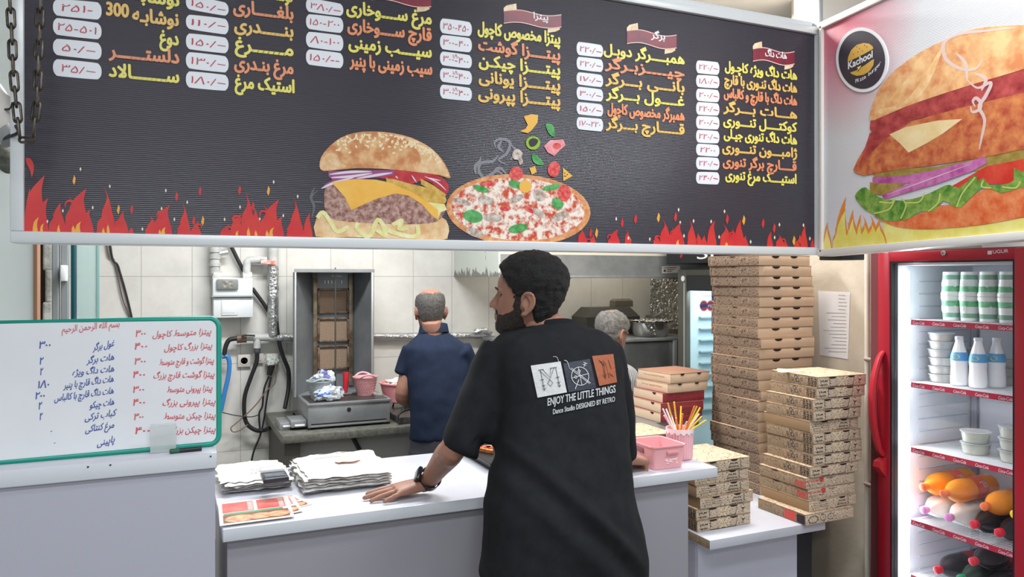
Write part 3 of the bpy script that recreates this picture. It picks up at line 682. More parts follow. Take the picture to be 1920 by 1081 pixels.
for r in ([(1640, 400), (1668, 392), (1680, 372)], [(1690, 410), (1700, 385), (1692, 372)], [(1742, 396), (1760, 380), (1764, 362)], [(1795, 388), (1806, 362), (1830, 332)], [(1845, 338), (1842, 350), (1860, 352)], [(1880, 350), (1905, 352), (1915, 340)], [(1700, 380), (1725, 378), (1735, 362)], [(1650, 378), (1672, 380), (1678, 372)]): ribbon(sb, r, 2.6, S2, O + .0010, 9, 5)
poly(sb, [(1655, 366), (1690, 350), (1760, 325), (1820, 302), (1848, 293), (1852, 306), (1826, 320), (1760, 344), (1660, 373)], S2, O + .0012, 4, 1)
ribbon(sb, [(1664, 365), (1730, 341), (1820, 308)], 2, S2, O + .0014, 10, 3, True)
poly(sb, [(1634, 224), (1700, 200), (1800, 165), (1920, 128), (1975, 112), (1975, 180), (1920, 190), (1800, 205), (1700, 228), (1640, 258), (1632, 240)], S2, O + .0008, 1, 1)
poly(sb, [(1601, 318), (1610, 298), (1624, 275), (1634, 256), (1660, 248), (1700, 230), (1800, 203), (1870, 186), (1975, 160), (1975, 268), (1850, 294), (1750, 310), (1680, 318), (1640, 326), (1620, 329), (1605, 324)], S2, O + .0010, 2, 1)
poly(sb, [(1632, 250), (1660, 240), (1690, 225), (1710, 228), (1660, 262), (1632, 290), (1612, 310), (1622, 280)], S2, O + .0012, 1, 1)
poly(sb, [(1669, 252), (1700, 238), (1760, 226), (1806, 223), (1770, 250), (1740, 268), (1705, 286), (1688, 268)], S2, O + .0014, 3, 1)
poly(sb, [(1633, 226), (1636, 200), (1650, 166), (1680, 131), (1730, 96), (1772, 76), (1800, 62), (1850, 51), (1920, 47), (1975, 50), (1975, 112), (1920, 130), (1880, 142), (1820, 160), (1760, 179), (1700, 200), (1655, 219)], S2, O + .0014, 0, 2)
poly(sb, [(1650, 205), (1690, 196), (1720, 165), (1745, 125), (1770, 85), (1755, 130), (1730, 178), (1690, 200), (1655, 214)], S2, O + .0016, 11, 2); poly(sb, [(1672, 185), (1700, 150), (1712, 145), (1690, 180)], S2, O + .0016, 11, 2)
for r in ([(1905, 52), (1850, 58), (1800, 64), (1772, 80), (1775, 110), (1800, 128), (1830, 130), (1845, 110)], [(1830, 200), (1826, 190), (1832, 184), (1840, 192), (1838, 205), (1825, 210), (1822, 200)], [(1815, 150), (1835, 165), (1860, 155), (1850, 180), (1838, 200), (1848, 225), (1842, 260), (1838, 280)], [(1795, 100), (1812, 120), (1815, 150)], [(1830, 138), (1850, 148), (1842, 170)]): ribbon(sb, r, 7, S2, O + .0020, 10, 6, True)
sb.build('sandwich_print', SMT, side, smooth=0)
lg = MB(); cx, cy = 1618.5, 112.5
def lell(k, n=48): return [(cx + 46.5 * k * math.cos(a) + 14 * k * math.sin(a) * 0.55, cy + 58 * k * math.sin(a) - 14 * k * math.cos(a) * 0.55) for a in np.linspace(0, 2 * math.pi, n, endpoint=False)]
lg.prism([S2(x, y, 0.006) for x, y in lell(1.04)], (0.005, 0, 0), 0)
poly(lg, lell(0.93), S2, 0.0065, 1)
def c7(pts): return [(1520 + 0.2083 * x, 0.2083 * y) for x, y in pts]
poly(lg, c7([(345, 560), (352, 510), (380, 450), (430, 405), (490, 388), (540, 395), (572, 420), (578, 440), (500, 485), (420, 525)]), S2, 0.0072, 2, 1)
poly(lg, c7([(368, 655), (410, 640), (500, 590), (560, 545), (586, 532), (578, 590), (545, 640), (490, 675), (430, 684), (390, 672)]), S2, 0.0072, 2, 1)
poly(lg, c7([(430, 610), (470, 590), (452, 632)]), S2, 0.0076, 3); ribbon(lg, c7([(380, 640), (425, 632), (440, 645), (470, 600)]), 1.2, S2, 0.0078, 1)
for p in ((430, 425), (455, 440), (500, 410), (480, 460), (440, 470), (400, 490), (520, 425), (390, 520), (545, 440), (460, 485)): poly(lg, c7(ell(p[0], p[1], 4, 6, 0, 6)), S2, 0.0076, 1)
write(lg, 'Kachool', c7([(352, 625)])[0], c7([(570, 518)])[0], 19, S2, 0.0078, 0, 0.03)
pz_ = 'Pizza burger'
for i, t in enumerate(pz_):
    if t == ' ': continue
    u = i / 11.5; x = 1607 + 46 * u; y = 156 - 14 * u - 20 * u * u
    x2 = x + 3.6; y2 = y - (14 + 40 * u) / 46 * 3.6
    write(lg, t, (x, y), (x2 - (2 if t in 'i' else 0), y2), 10.5, S2, 0.0078, 0, 0.01)
lg.build('round_logo', [mat('logo_white', (232, 232, 234), 0.3), mat('logo_dark', (62, 56, 66), 0.35), mat('logo_gold', (214, 170, 76), 0.4), mat('logo_cheese', (240, 220, 120), 0.4)], side, smooth=0)
# ================================================================== counter, cabinet, whiteboard
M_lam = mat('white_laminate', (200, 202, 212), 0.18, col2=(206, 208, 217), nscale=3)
M_lamf = mat('white_laminate_front', (186, 187, 199), 0.3); M_cnt = mat('shaded_white_laminate', (160, 158, 166), 0.3)  # counter front: white laminate darkened in colour for the shadow on it
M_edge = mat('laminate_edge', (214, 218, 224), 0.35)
CZ = 0.96
counter = thing('serving_counter', 'long white laminate serving counter the man in black leans on', 'counter', (0.94, 2.45, 0))
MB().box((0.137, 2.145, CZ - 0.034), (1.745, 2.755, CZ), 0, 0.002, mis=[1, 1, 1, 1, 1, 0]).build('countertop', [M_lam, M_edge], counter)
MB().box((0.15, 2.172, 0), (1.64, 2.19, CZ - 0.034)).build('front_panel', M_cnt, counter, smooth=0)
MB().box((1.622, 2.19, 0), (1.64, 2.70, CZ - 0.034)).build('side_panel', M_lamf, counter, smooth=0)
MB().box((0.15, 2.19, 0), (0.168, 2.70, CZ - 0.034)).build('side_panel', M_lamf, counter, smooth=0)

cabx = PY(407, 850, 2.1).x; KZ = 1.173
cabt = thing('white_cabinet', 'tall white laminate cabinet at the left carrying the handwritten whiteboard', 'cabinet', (-0.4, 2.3, 0))
MB().box((-1.0, 2.1, KZ - 0.040), (cabx, 2.52, KZ), 0, 0.002, mis=[1, 1, 1, 1, 1, 0]).build('top', [M_lam, M_edge], cabt)
MB().box((-0.99, 2.112, 0), (cabx - 0.004, 2.51, KZ - 0.040)).build('body', M_lamf, cabt, smooth=0)
for x in (165, 207, 395): MB().lathe([(0.0024, -0.001), (0.0024, 0.0005)], PY(x, 882 - x * 0.086 + 7, 2.0995), 8, axis=(0, -1, 0)).build('screw', mat('dark_screw', (90, 90, 90), 0.4, 0.8), cabt)

p0 = PZ(400, 834, KZ + 0.004); WN = Vector((0, -1, 0.16)).normalized()
W = on_plane(p0, WN)
wb = thing('whiteboard', 'whiteboard with green rim and handwritten red and blue price list leaning on the cabinet', 'whiteboard', tuple(p0))
out = []
for cx, cy, a0 in ((392, 613, -90), (392, 814, 0)):
    for i in range(9):
        a = math.radians(a0 + 90 * i / 8); out.append((cx + 18 * math.cos(a), cy + 18 * math.sin(a) + (1.2 if a0 else 0)))
out += [(-118, 878), (-136, 862), (-136, 625), (-118, 606)]
MB().prism([W(x, y) for x, y in out], -WN * 0.012).build('board', mat('whiteboard_surface', (222, 224, 228), 0.12, col2=(230, 232, 235), nscale=2), wb, smooth=0)
rim = [W(x, y, -0.004) for x, y in out]
MB().tube(rim, 0.0075, 8, closed=True).build('rim', mat('teal_rim', (22, 150, 132), 0.35), wb, smooth=60)
M_rink = mat('red_ink', (206, 84, 92), 0.5); M_bink = mat('blue_ink', (52, 80, 158), 0.5)
bbm = MB()
for t, x1, x0, y1, y0, n, na, nb, ny in [
 ('پیتزا متوسط کاچول', 396, 286, 626, 632, '۳۰۰', 255, 273, 631), ('پیتزا بزرگ کاچول', 398, 308, 652, 657, '۴۰۰', 253, 276, 655), ('پیتزا گوشت و قارچ متوسط', 401, 299, 680, 684, '۳۰۰', 253, 273, 683),
 ('پیتزا گوشت قارچ بزرگ', 402, 288, 706, 709, '۴۰۰', 250, 272, 708), ('پیتزا پپرونی متوسط', 398, 313, 732, 735, '۳۰۰', 250, 270, 736), ('پیتزا پپرونی بزرگ', 404, 305, 757, 760, '۴۰۰', 250, 272, 760),
 ('پیتزا چیکن متوسط', 404, 307, 783, 785, '۳۰۰', 252, 269, 787), ('پیتزا چیکن بزرگ', 404, 318, 809, 812, '۴۰۰', 254, 281, 813)]:
    hb = MB(); write(hb, t, (x0, y0), (x1, y1), 16, W, 0.0008, 0, 0.018, 0.25); hb.build('red_handwriting', M_rink, wb, smooth=0); hb = MB(); write(hb, n, (na, ny), (nb, ny - 0.6), 18, W, 0.0008, 0, 0.022, 0.2); hb.build('red_price', M_rink, wb, smooth=0)
hb = MB(); write(hb, 'بسم الله الرحمن الرحیم', (116, 623), (224, 612), 17, W, 0.0008, 0, 0.012, 0.1)
hb.build('red_handwriting', M_rink, wb, smooth=0)
for t, x1, x0, y1, y0, n, na, nb, ny in [
 ('غول برگر', 214, 174, 648, 657, '۳۰۰', 74, 95, 653), ('هات برگر', 214, 162, 674, 681, '۲', 75, 82, 683), ('هات داگ ویژه', 214, 136, 696, 704, '۲', 76, 81, 703), ('هات داگ قارچ با پنیر', 213, 119, 715, 728, '۱۸۰', 72, 92, 727),
 ('هات داگ قارچ با کالباس', 213, 102, 737, 752, '۲۰۰', 67, 84, 748), ('هات چیکو', 214, 168, 758, 765, '۲', 73, 79, 767), ('کباب ترکی', 219, 159, 778, 788, '۲', 75, 80, 787), ('مرغ کنتاکی', 214, 160, 801, 810, '·', 95, 98, 812), ('پاپینی', 215, 182, 828, 836, '·', 101, 104, 834)]:
    bbm = MB(); write(bbm, t, (x0, y0), (x1, y1), 17, W, 0.0008, 0, 0.02, 0.25); bbm.build('blue_handwriting', M_bink, wb, smooth=0); bbm = MB(); write(bbm, n, (na, ny), (nb, ny - 1), 19 if n != '·' else 10, W, 0.0008, 0, 0.024, 0.2); bbm.build('blue_price', M_bink, wb, smooth=0)

M_clear = mat('clear_plastic', (225, 230, 230), 0.1, alpha=0.38)
q = PZ(306, 848, KZ); cl = MB()
cl.box((q.x - 0.030, q.y - 0.004, KZ + 0.001), (q.x + 0.030, q.y - 0.001, KZ + 0.066), 0, 0.001).box((q.x - 0.030, q.y - 0.001, KZ + 0.001), (q.x + 0.030, q.y + 0.028, KZ + 0.004), 0, 0.001).box((q.x - 0.030, q.y + 0.022, KZ + 0.004), (q.x + 0.030, q.y + 0.025, KZ + 0.070), 0, 0.001)
tag(cl.build('acrylic_holder', M_clear), 'small clear plastic holder in front of the whiteboard', 'holder')
mk = MB(); a, b_ = PZ(318, 846, KZ + 0.006), PZ(378, 840, KZ + 0.006)
mk.tube([a, a + (b_ - a) * 0.1, a + (b_ - a) * 0.12, b_], [0.004, 0.0055, 0.006, 0.006], 12)
mko = mk.build('marker_pen', mat('black_plastic', (34, 36, 40), 0.4)); tag(mko, 'black marker pen lying under the whiteboard edge', 'pen')
MB().tube([a + (b_ - a) * 0.02, a + (b_ - a) * 0.3], 0.0062, 12).build('pen_cap', mat('green_cap', (28, 92, 70), 0.4), mko)

# ---- plastic carrier bags, leaflets, small black device on the counter
M_bag = mat('white_plastic_film', (212, 210, 206), 0.3, col2=(226, 225, 222), nscale=9, bump=(45, 0.5))
def bag_stack(x0, x1, y0, y1, n, h, seed, group, where):
    for i in range(n):
        r = random.Random(seed * 50 + i); g = 18; vs = []; fs = []
        ox, oy = r.uniform(-0.008, 0.008), r.uniform(-0.010, 0.008)
        def P(u, v, lift):
            x = x0 + (x1 - x0) * u + ox; y = y0 + (y1 - y0) * v + oy
            e = 0.010 * noise.noise(Vector((u * 6, v * 6, seed + i * 7)))
            if v > 0.9: y += 0.035 * noise.noise(Vector((u * 3.2, seed, i)))
            if v < 0.1: y += 0.010 * noise.noise(Vector((u * 9, seed + 3, i)))
            w = 0.008 * noise.noise(Vector((x * 14, y * 14, seed))) + 0.004 * noise.noise(Vector((x * 50, y * 50, seed)))
            edge = min(u, 1 - u, v, 1 - v); w -= 0.3 * h * max(0, 1 - edge * 12) * (i / n)
            return Vector((x + e, y + e, max(CZ + 0.0012, CZ + 0.0045 + i * h + w * min(1, i * 0.4)) + lift))
        for lift in (0, h * 0.86):
            for a in range(g + 1):
                for b in range(g + 1): vs.append(P(a / g, b / g, lift if 0 < a < g and 0 < b < g else h * 0.43))
        N = (g + 1) ** 2
        for a in range(g):
            for b in range(g):
                k = a * (g + 1) + b
                fs.append([k, k + 1, k + g + 2, k + g + 1]); fs.append([N + k, N + k + g + 1, N + k + g + 2, N + k + 1])
        # close the rim
        ringi = [a * (g + 1) for a in range(g + 1)] + [g * (g + 1) + b for b in range(1, g + 1)] + [a * (g + 1) + g for a in range(g - 1, -1, -1)] + [b for b in range(g - 1, 0, -1)]
        for k in range(len(ringi)):
            p, q2 = ringi[k], ringi[(k + 1) % len(ringi)]; fs.append([p, q2, N + q2, N + p])
        o = MB().add(vs, fs).build('carrier_bag', M_bag, smooth=180)
        tag(o, f'white plastic carrier bag, {ordinal(n - 1 - i, n)} in the {where}', 'bag', group)
        if i == n - 1: topbag = (o, P)
    return topbag
tb1 = bag_stack(0.155, 0.355, 2.47, 2.72, 5, 0.0075, 3, 'carrier bags in the left stack', 'left stack beside the black device')
tb2 = bag_stack(0.385, 0.655, 2.365, 2.68, 6, 0.0085, 9, 'carrier bags in the right stack', 'right stack with faint red print')
o, P = tb2; pm = MB()
def bagmap(P_, u0, u1, v0, v1): return lambda a, b, off: P_(u0 + (u1 - u0) * a, v0 + (v1 - v0) * b, 0.0145 + off)
def grid(mb, f, n, mi=0, off=0):
    vs = [f(a / n, b / n, off) for a in range(n + 1) for b in range(n + 1)]
    mb.add(vs, [[a * (n + 1) + b, (a + 1) * (n + 1) + b, (a + 1) * (n + 1) + b + 1, a * (n + 1) + b + 1] for a in range(n) for b in range(n)], mi)
fmap = bagmap(P, 0.42, 0.75, 0.40, 0.66); vs = []
nn = 20
vs = [fmap(0.5 + 0.5 * math.cos(2 * math.pi * k / nn) * s, 0.5 + 0.5 * math.sin(2 * math.pi * k / nn) * s, 0) for s in (1, 0.66, 0.33) for k in range(nn)] + [fmap(0.5, 0.5, 0)]
fs = [[r * nn + k, r * nn + (k + 1) % nn, (r + 1) * nn + (k + 1) % nn, (r + 1) * nn + k] for r in range(2) for k in range(nn)] + [[2 * nn + k, 2 * nn + (k + 1) % nn, 3 * nn] for k in range(nn)]
pm.add(vs, fs, 0)
f2 = bagmap(P, 0.2, 0.85, 0.72, 0.88); pm.add([f2(a / 8, b, 0) for a in range(9) for b in (0, 0.16)], [[2 * a, 2 * a + 2, 2 * a + 3, 2 * a + 1] for a in range(8)], 1)
pm.add([f2(a / 8, b, 0) for a in range(9) for b in (0.5, 0.62)], [[2 * a, 2 * a + 2, 2 * a + 3, 2 * a + 1] for a in range(8)], 1)
pm.build('faint_print', [mat('faint_red', (240, 186, 172), 0.4), mat('faint_grey', (206, 210, 216), 0.4)], o, smooth=0)
o, P = tb1; pm = MB()
for k in range(9):
    a0, b0 = 0.42 + 0.045 * k, 0.3 + 0.03 * (k % 3); f3 = bagmap(P, 0, 1, 0, 1)
    pm.add([f3(a0, b0, 0), f3(a0 + 0.03, b0 + 0.02, 0), f3(a0 + 0.035, b0 + 0.10, 0), f3(a0 + 0.005, b0 + 0.09, 0)], [[0, 1, 2, 3]])
pm.build('faint_print', mat('faint_violet', (176, 160, 196), 0.4), o, smooth=0)

dz = CZ + 0.052
dv = thing('card_reader', 'small dark device lying on the left stack of carrier bags', 'device', (0.31, 2.57, dz))
d0, d1 = PZ(516, 906, dz), PZ(513, 884, dz + 0.01); cd = (d0 + d1) / 2
MB().box((cd.x - 0.037, cd.y - 0.048, dz), (cd.x + 0.037, cd.y + 0.04, dz + 0.016), 0, 0.005).build('housing', mat('dark_blue_plastic', (40, 42, 52), 0.3), dv)
MB().box((cd.x - 0.030, cd.y - 0.036, dz + 0.0155), (cd.x + 0.030, cd.y + 0.010, dz + 0.0175), 0, 0.001).build('screen', mat('dark_screen', (70, 78, 92), 0.15), dv)
MB().box((cd.x - 0.036, cd.y + 0.030, dz + 0.004), (cd.x + 0.036, cd.y + 0.055, dz + 0.024), 0, 0.004).build('paper_slot', mat('white_plastic', (226, 226, 224), 0.4), dv)

M_lred = mat('leaflet_red', (204, 74, 72), 0.25, col2=(214, 112, 104), nscale=20); M_lpz = mat('leaflet_food', (196, 110, 76), 0.3, col2=(226, 190, 150), nscale=55, detail=6)
M_film = mat('laminate_film', (226, 216, 206), 0.12); M_lgr = mat('leaflet_green', (96, 150, 112), 0.3); M_lw = mat('leaflet_white', (232, 226, 220), 0.3); M_lbr = mat('leaflet_brown', (120, 84, 66), 0.35)
def leaflet(px, z, label, seed):
    Q = [PZ(x, y, z) for x, y in px]                       # left-back, right-back, right-front, left-front
    f = lambda u, v, off=0.0: Q[0] * (1 - u) * (1 - v) + Q[1] * u * (1 - v) + Q[2] * u * v + Q[3] * (1 - u) * v + Vector((0, 0, off))
    o = MB().prism([f(0, 0), f(1, 0), f(1, 1), f(0, 1)], (0, 0, 0.0012)).build('menu_leaflet', M_film, smooth=0)
    tag(o, label, 'leaflet', 'laminated menu leaflets on the counter')
    b = MB(); k = 0.0014
    def rect(u0, u1, v0, v1, mi, off=k): b.add([f(u0, v0, off), f(u1, v0, off), f(u1, v1, off), f(u0, v1, off)], [[0, 3, 2, 1]], mi)
    rect(0.05, 0.95, 0.06, 0.95, 3); rect(0.05, 0.48, 0.06, 0.5, 0, 0.0016); rect(0.53, 0.93, 0.06, 0.5, 0, 0.0016); rect(0.05, 0.95, 0.60, 0.94, 4, 0.0015); rect(0.06, 0.88, 0.52, 0.60, 1, 0.0017)
    for c, r in ((0.27, 0.2), (0.55, 0.17), (0.80, 0.17)):
        b.add([f(c + r * math.cos(a), 0.80 + r * 0.75 * math.sin(a) if 0.80 + r * 0.75 * math.sin(a) < 0.94 else 0.94, 0.0017 + 0.00008 * round(c * 10)) for a in np.linspace(0, 2 * math.pi, 18, endpoint=False)], [list(range(18))[::-1]], 2)
    for i in range(9):
        rect(0.40, 0.47, 0.1 + 0.043 * i, 0.12 + 0.043 * i, 3, 0.0018); rect(0.84, 0.91, 0.1 + 0.043 * i, 0.12 + 0.043 * i, 3, 0.0018)
    b.build('print', [M_lred, M_lgr, M_lpz, M_lw, M_lbr], o, smooth=0)
leaflet([(440, 947), (553, 927), (585, 945), (471, 974)], CZ + 0.0008, 'laminated menu leaflet lowest of three, turned furthest to the right', 1)
leaflet([(428, 946), (550, 930), (568, 958), (440, 982)], CZ + 0.0032, 'laminated menu leaflet in the middle of three fanned on the counter', 2)
leaflet([(409, 944), (539, 929), (552, 968), (412, 986)], CZ + 0.0056, 'laminated menu leaflet on top of three, with red panels and pizzas', 3)

# tray of pizza
tr = thing('black_tray', 'black baking tray with pizza slices on the counter behind the man in black', 'tray', (1.2, 2.56, CZ))
t_ = MB(); x0, x1, y0, y1 = 1.0, 1.42, 2.40, 2.72
t_.box((x0 + .012, y0 + .012, CZ + 0.001), (x1 - .012, y1 - .012, CZ + 0.005), 0, 0.001)
for (a, b, s) in (((x0, y0), (x1, y0), 1), ((x1, y0), (x1, y1), 1), ((x1, y1), (x0, y1), 1), ((x0, y1), (x0, y0), 1)):
    A, B = Vector((a[0], a[1], CZ + 0.028)), Vector((b[0], b[1], CZ + 0.028)); c = Vector(((x0 + x1) / 2, (y0 + y1) / 2, 0))
    inn = lambda p: Vector((p.x + (c.x - p.x) / abs(c.x - p.x) * 0.014, p.y + (c.y - p.y) / abs(c.y - p.y) * 0.014, CZ + 0.003))
    t_.add([A, B, inn(B), inn(A), A + Vector((0, 0, -.002)), B + Vector((0, 0, -.002)), inn(B) + Vector((0, 0, -.002)), inn(A) + Vector((0, 0, -.002))], [[0, 1, 2, 3], [4, 7, 6, 5], [0, 4, 5, 1]], 0)
    t_.tube([A, B], 0.003, 6)
t_.build('pan', mat('black_steel', (34, 34, 38), 0.35, 0.3), tr)
for i, (x, y, a) in enumerate([(1.075, 2.5, 0.4), (1.1, 2.62, 1.6), (1.25, 2.52, 2.6)]):
    s = MB(); pts = [Vector((x + r * math.cos(a + d), y + r * math.sin(a + d), CZ + 0.007)) for r, d in ((0.0, 0), (0.10, -0.4), (0.108, -0.2), (0.11, 0), (0.108, 0.2), (0.10, 0.4))]
    s.prism(pts, (0, 0, 0.012)); s.tube(pts[1:], 0.010, 8, 1)
    rr = random.Random(i)
    for k in range(5): s.lathe([(0.012, 0), (0.012, 0.003)], pts[0].lerp(pts[3], rr.uniform(0.4, 0.85)) + Vector((rr.uniform(-.015, .015), rr.uniform(-.015, .015), 0.012)), 10, 2)
    tag(s.build('pizza_slice', [mat('pizza_cheese', (226, 170, 90), 0.5, col2=(196, 80, 50), nscale=60), mat('pizza_crust', (200, 140, 80), 0.7), mat('salami', (176, 62, 50), 0.5)]),
        ['pizza slice with salami at the near corner of the black tray', 'pizza slice at the far left corner of the black tray', 'pizza slice in the middle of the black tray'][i], 'pizza', 'pizza slices on the black tray')

# pink basket and cup of straws
M_pink = mat('pink_plastic', (238, 172, 176), 0.4, bump=(180, 0.15)); M_pinkd = mat('pink_hole', (150, 96, 100), 0.6)
def rrect(cx, cy, hx, hy, z, r, n=6):
    P = []
    for sx, sy, a0 in ((1, 1, 0), (-1, 1, 90), (-1, -1, 180), (1, -1, 270)):
        for i in range(n + 1):
            a = math.radians(a0 + 90 * i / n); P.append(Vector((cx + sx * (hx - r) + r * math.cos(a), cy + sy * (hy - r) + r * math.sin(a), z)))
    return P
bx, by = 1.5765, 2.268
bk = MB(); H = 0.08
bk.loft([rrect(bx, by, 0.061, 0.071, CZ + 0.001, 0.014), rrect(bx, by, 0.0675, 0.078, CZ + H, 0.016), rrect(bx, by, 0.071, 0.0815, CZ + H, 0.018), rrect(bx, by, 0.071, 0.0815, CZ + H - 0.004, 0.018), rrect(bx, by, 0.0675, 0.078, CZ + H - 0.003, 0.016)], caps=False)
bk = MB(); bk.loft([rrect(bx, by, 0.058, 0.068, CZ + 0.004, 0.012), rrect(bx, by, 0.0655, 0.076, CZ + H, 0.015), rrect(bx, by, 0.071, 0.0815, CZ + H + 0.001, 0.018), rrect(bx, by, 0.071, 0.0815, CZ + H - 0.004, 0.018), rrect(bx, by, 0.0675, 0.078, CZ + H - 0.005, 0.016), rrect(bx, by, 0.061, 0.071, CZ + 0.001, 0.014)])
pbk = bk.build('pink_basket', M_pink); tag(pbk, 'pink plastic basket with flower holes at the right end of the counter', 'basket')
hl = MB(); yf = by - 0.0775
for i in range(26):
    rr = random.Random(i); hl.lathe([(0.0022, -0.0002), (0.0022, 0.0016)], (bx - 0.02 + rr.uniform(0, 0.055), yf + 0.004 - (0.004 * 0), CZ + rr.uniform(0.018, 0.036)), 8, axis=(0, -1, 0.09))
hl.build('flower_holes', mat('pink_light', (252, 222, 222), 0.5), pbk)
sl = MB(); sl.tube([Vector((bx - 0.012, yf + 0.0005, CZ + 0.056)), Vector((bx + 0.034, yf + 0.0005, CZ + 0.056))], 0.0075, 10, flat=1).build('handle_grip', mat('pink_dark', (224, 150, 156), 0.4), pbk)
hb = MB(); hb.obox((bx - 0.0635, by + 0.01, CZ + 0.058), ((0, 1, 0), (0, 0, 1), (1, 0, 0)), (0.03, 0.009, 0.006), 0, 0.002).build('handle_hole', M_pinkd, pbk)

cx_, cy_ = 1.708, 2.312
cu = MB(); prof = [(0.0425, 0.001), (0.0435, 0.004), (0.0465, 0.106), (0.048, 0.108), (0.048, 0.110), (0.0452, 0.110), (0.0415, 0.006), (0.0, 0.005)]
cu.lathe(prof, (cx_, cy_, CZ), 48)
cup = cu.build('straw_cup', M_pink); tag(cup, 'ribbed pink cup holding drinking straws on the counter corner', 'cup')
rb = MB()
for k in range(28):
    a = 2 * math.pi * k / 28; rb.tube([Vector((cx_ + 0.0432 * math.cos(a), cy_ + 0.0432 * math.sin(a), CZ + 0.004)), Vector((cx_ + 0.0462 * math.cos(a), cy_ + 0.0462 * math.sin(a), CZ + 0.096))], 0.0032, 5)
rb.build('ribbed_sleeve', mat('pink_pale', (240, 190, 198), 0.4), cup)
lc = MB(); vs = []
for k in range(96):
    a = 2 * math.pi * k / 96; vs += [Vector((cx_ + 0.0505 * math.cos(a), cy_ + 0.0505 * math.sin(a), CZ + 0.112)), Vector((cx_ + 0.0500 * math.cos(a), cy_ + 0.0500 * math.sin(a), CZ + 0.094 + 0.004 * math.sin(a * 14)))]
lc.add(vs, [[2 * k, (2 * k + 2) % 192, (2 * k + 3) % 192, 2 * k + 1] for k in range(96)])
lc.build('lace_trim', mat('lace_white', (246, 230, 230), 0.6), cup)
SCOL = {'yellow': (250, 208, 60), 'orange': (240, 130, 66), 'white': (244, 242, 246), 'pink': (240, 188, 196), 'olive': (204, 172, 74)}
tips = [('olive', 1252, 754), ('yellow', 1264, 753), ('yellow', 1277, 761), ('orange', 1280, 775), ('white', 1243, 766), ('white', 1249, 766), ('white', 1256, 770), ('pink', 1245, 778), ('orange', 1302, 761), ('olive', 1307, 761), ('yellow', 1313, 763), ('white', 1311, 775), ('yellow', 1316, 780), ('yellow', 1324, 787), ('orange', 1268, 783), ('yellow', 1297, 783), ('pink', 1288, 790)]
for i, (cn, x, y) in enumerate(tips):
    r = random.Random(i); tip = PT(x, y, 2.80 + r.uniform(-0.05, 0.06))
    dx, dy = tip.x - cx_, tip.y - cy_
    L = math.hypot(dx, dy); mz = CZ + 0.1
    cl_ = min(1.0, 0.036 / max(L, 0.001) * 0.9); mid = Vector((cx_ + dx * 0.38, cy_ + dy * 0.38, mz))
    if (mid - Vector((cx_, cy_, mz))).length > 0.038: mid = Vector((cx_, cy_, mz)) + (mid - Vector((cx_, cy_, mz))).normalized() * 0.038
    d = (tip - mid).normalized(); bot = mid - d * 0.085 / max(d.z, 0.4)
    v = Vector((bot.x - cx_, bot.y - cy_)); 
    if v.length > 0.033: v = v.normalized() * 0.033; bot.x, bot.y = cx_ + v.x, cy_ + v.y
    bot.z = CZ + 0.010
    o = MB().tube([bot, mid, tip], 0.0030, 8).build('drinking_straw', mat('straw_' + cn, SCOL[cn], 0.4), smooth=60)
    tag(o, f'{cn if cn != "olive" else "dull yellow"} drinking straw standing in the ribbed pink cup', 'straw', f'{cn} drinking straws in the pink cup')

# ================================================================== side table with pizza boxes
TZ = 0.64
st = thing('box_table', 'low white table to the right of the counter loaded with pizza boxes', 'table', (2.2, 2.6, 0))
MB().box((1.845, 2.312, TZ - 0.036), (2.42, 3.06, TZ), 0, 0.002, mis=[1, 0, 0, 0, 0, 0]).build('tabletop', [M_lam, mat('raw_chipboard', (168, 148, 116), 0.8, col2=(130, 110, 84), nscale=90)], st)
MB().box((2.4205, 2.39, TZ - 0.030), (2.60, 3.06, TZ), 0, 0.002).build('tabletop', M_lam, st)
MB().box((1.87, 2.415, 0), (2.37, 2.435, TZ - 0.036)).build('front_panel', mat('blue_white_laminate', (206, 210, 224), 0.3), st, smooth=0)
MB().box((1.87, 2.435, 0), (1.888, 3.04, TZ - 0.036)).build('side_panel', M_lamf, st, smooth=0)
MB().box((2.37, 2.96, 0), (2.83, 2.98, TZ - 0.03)).build('shade_backing', mat('backing_shade', (64, 66, 70), 0.7), st, smooth=0)  # added dark backing that stands for the shade under the second board
MB().box((2.371, 2.425, 0), (2.462, 2.44, TZ - 0.036)).build('gap_shade_sheet', mat('gap_shade', (48, 50, 54), 0.7), st, smooth=0)  # dark sheet put in for the shade of the open gap
MB().box((2.352, 2.435, 0), (2.37, 3.04, TZ - 0.036)).build('side_panel', mat('shaded_side_panel', (70, 72, 78), 0.6), st, smooth=0)  # this side is coloured dark for the shade inside the gap
for x in (1347, 1456): MB().lathe([(0.011, 0), (0.011, 0.006)], PY(x, 1024 if x < 1400 else 1004, 2.345) + Vector((0, 0, 0)), 12).build('glue_dab', mat('grey_glue', (150, 150, 148), 0.6), st)

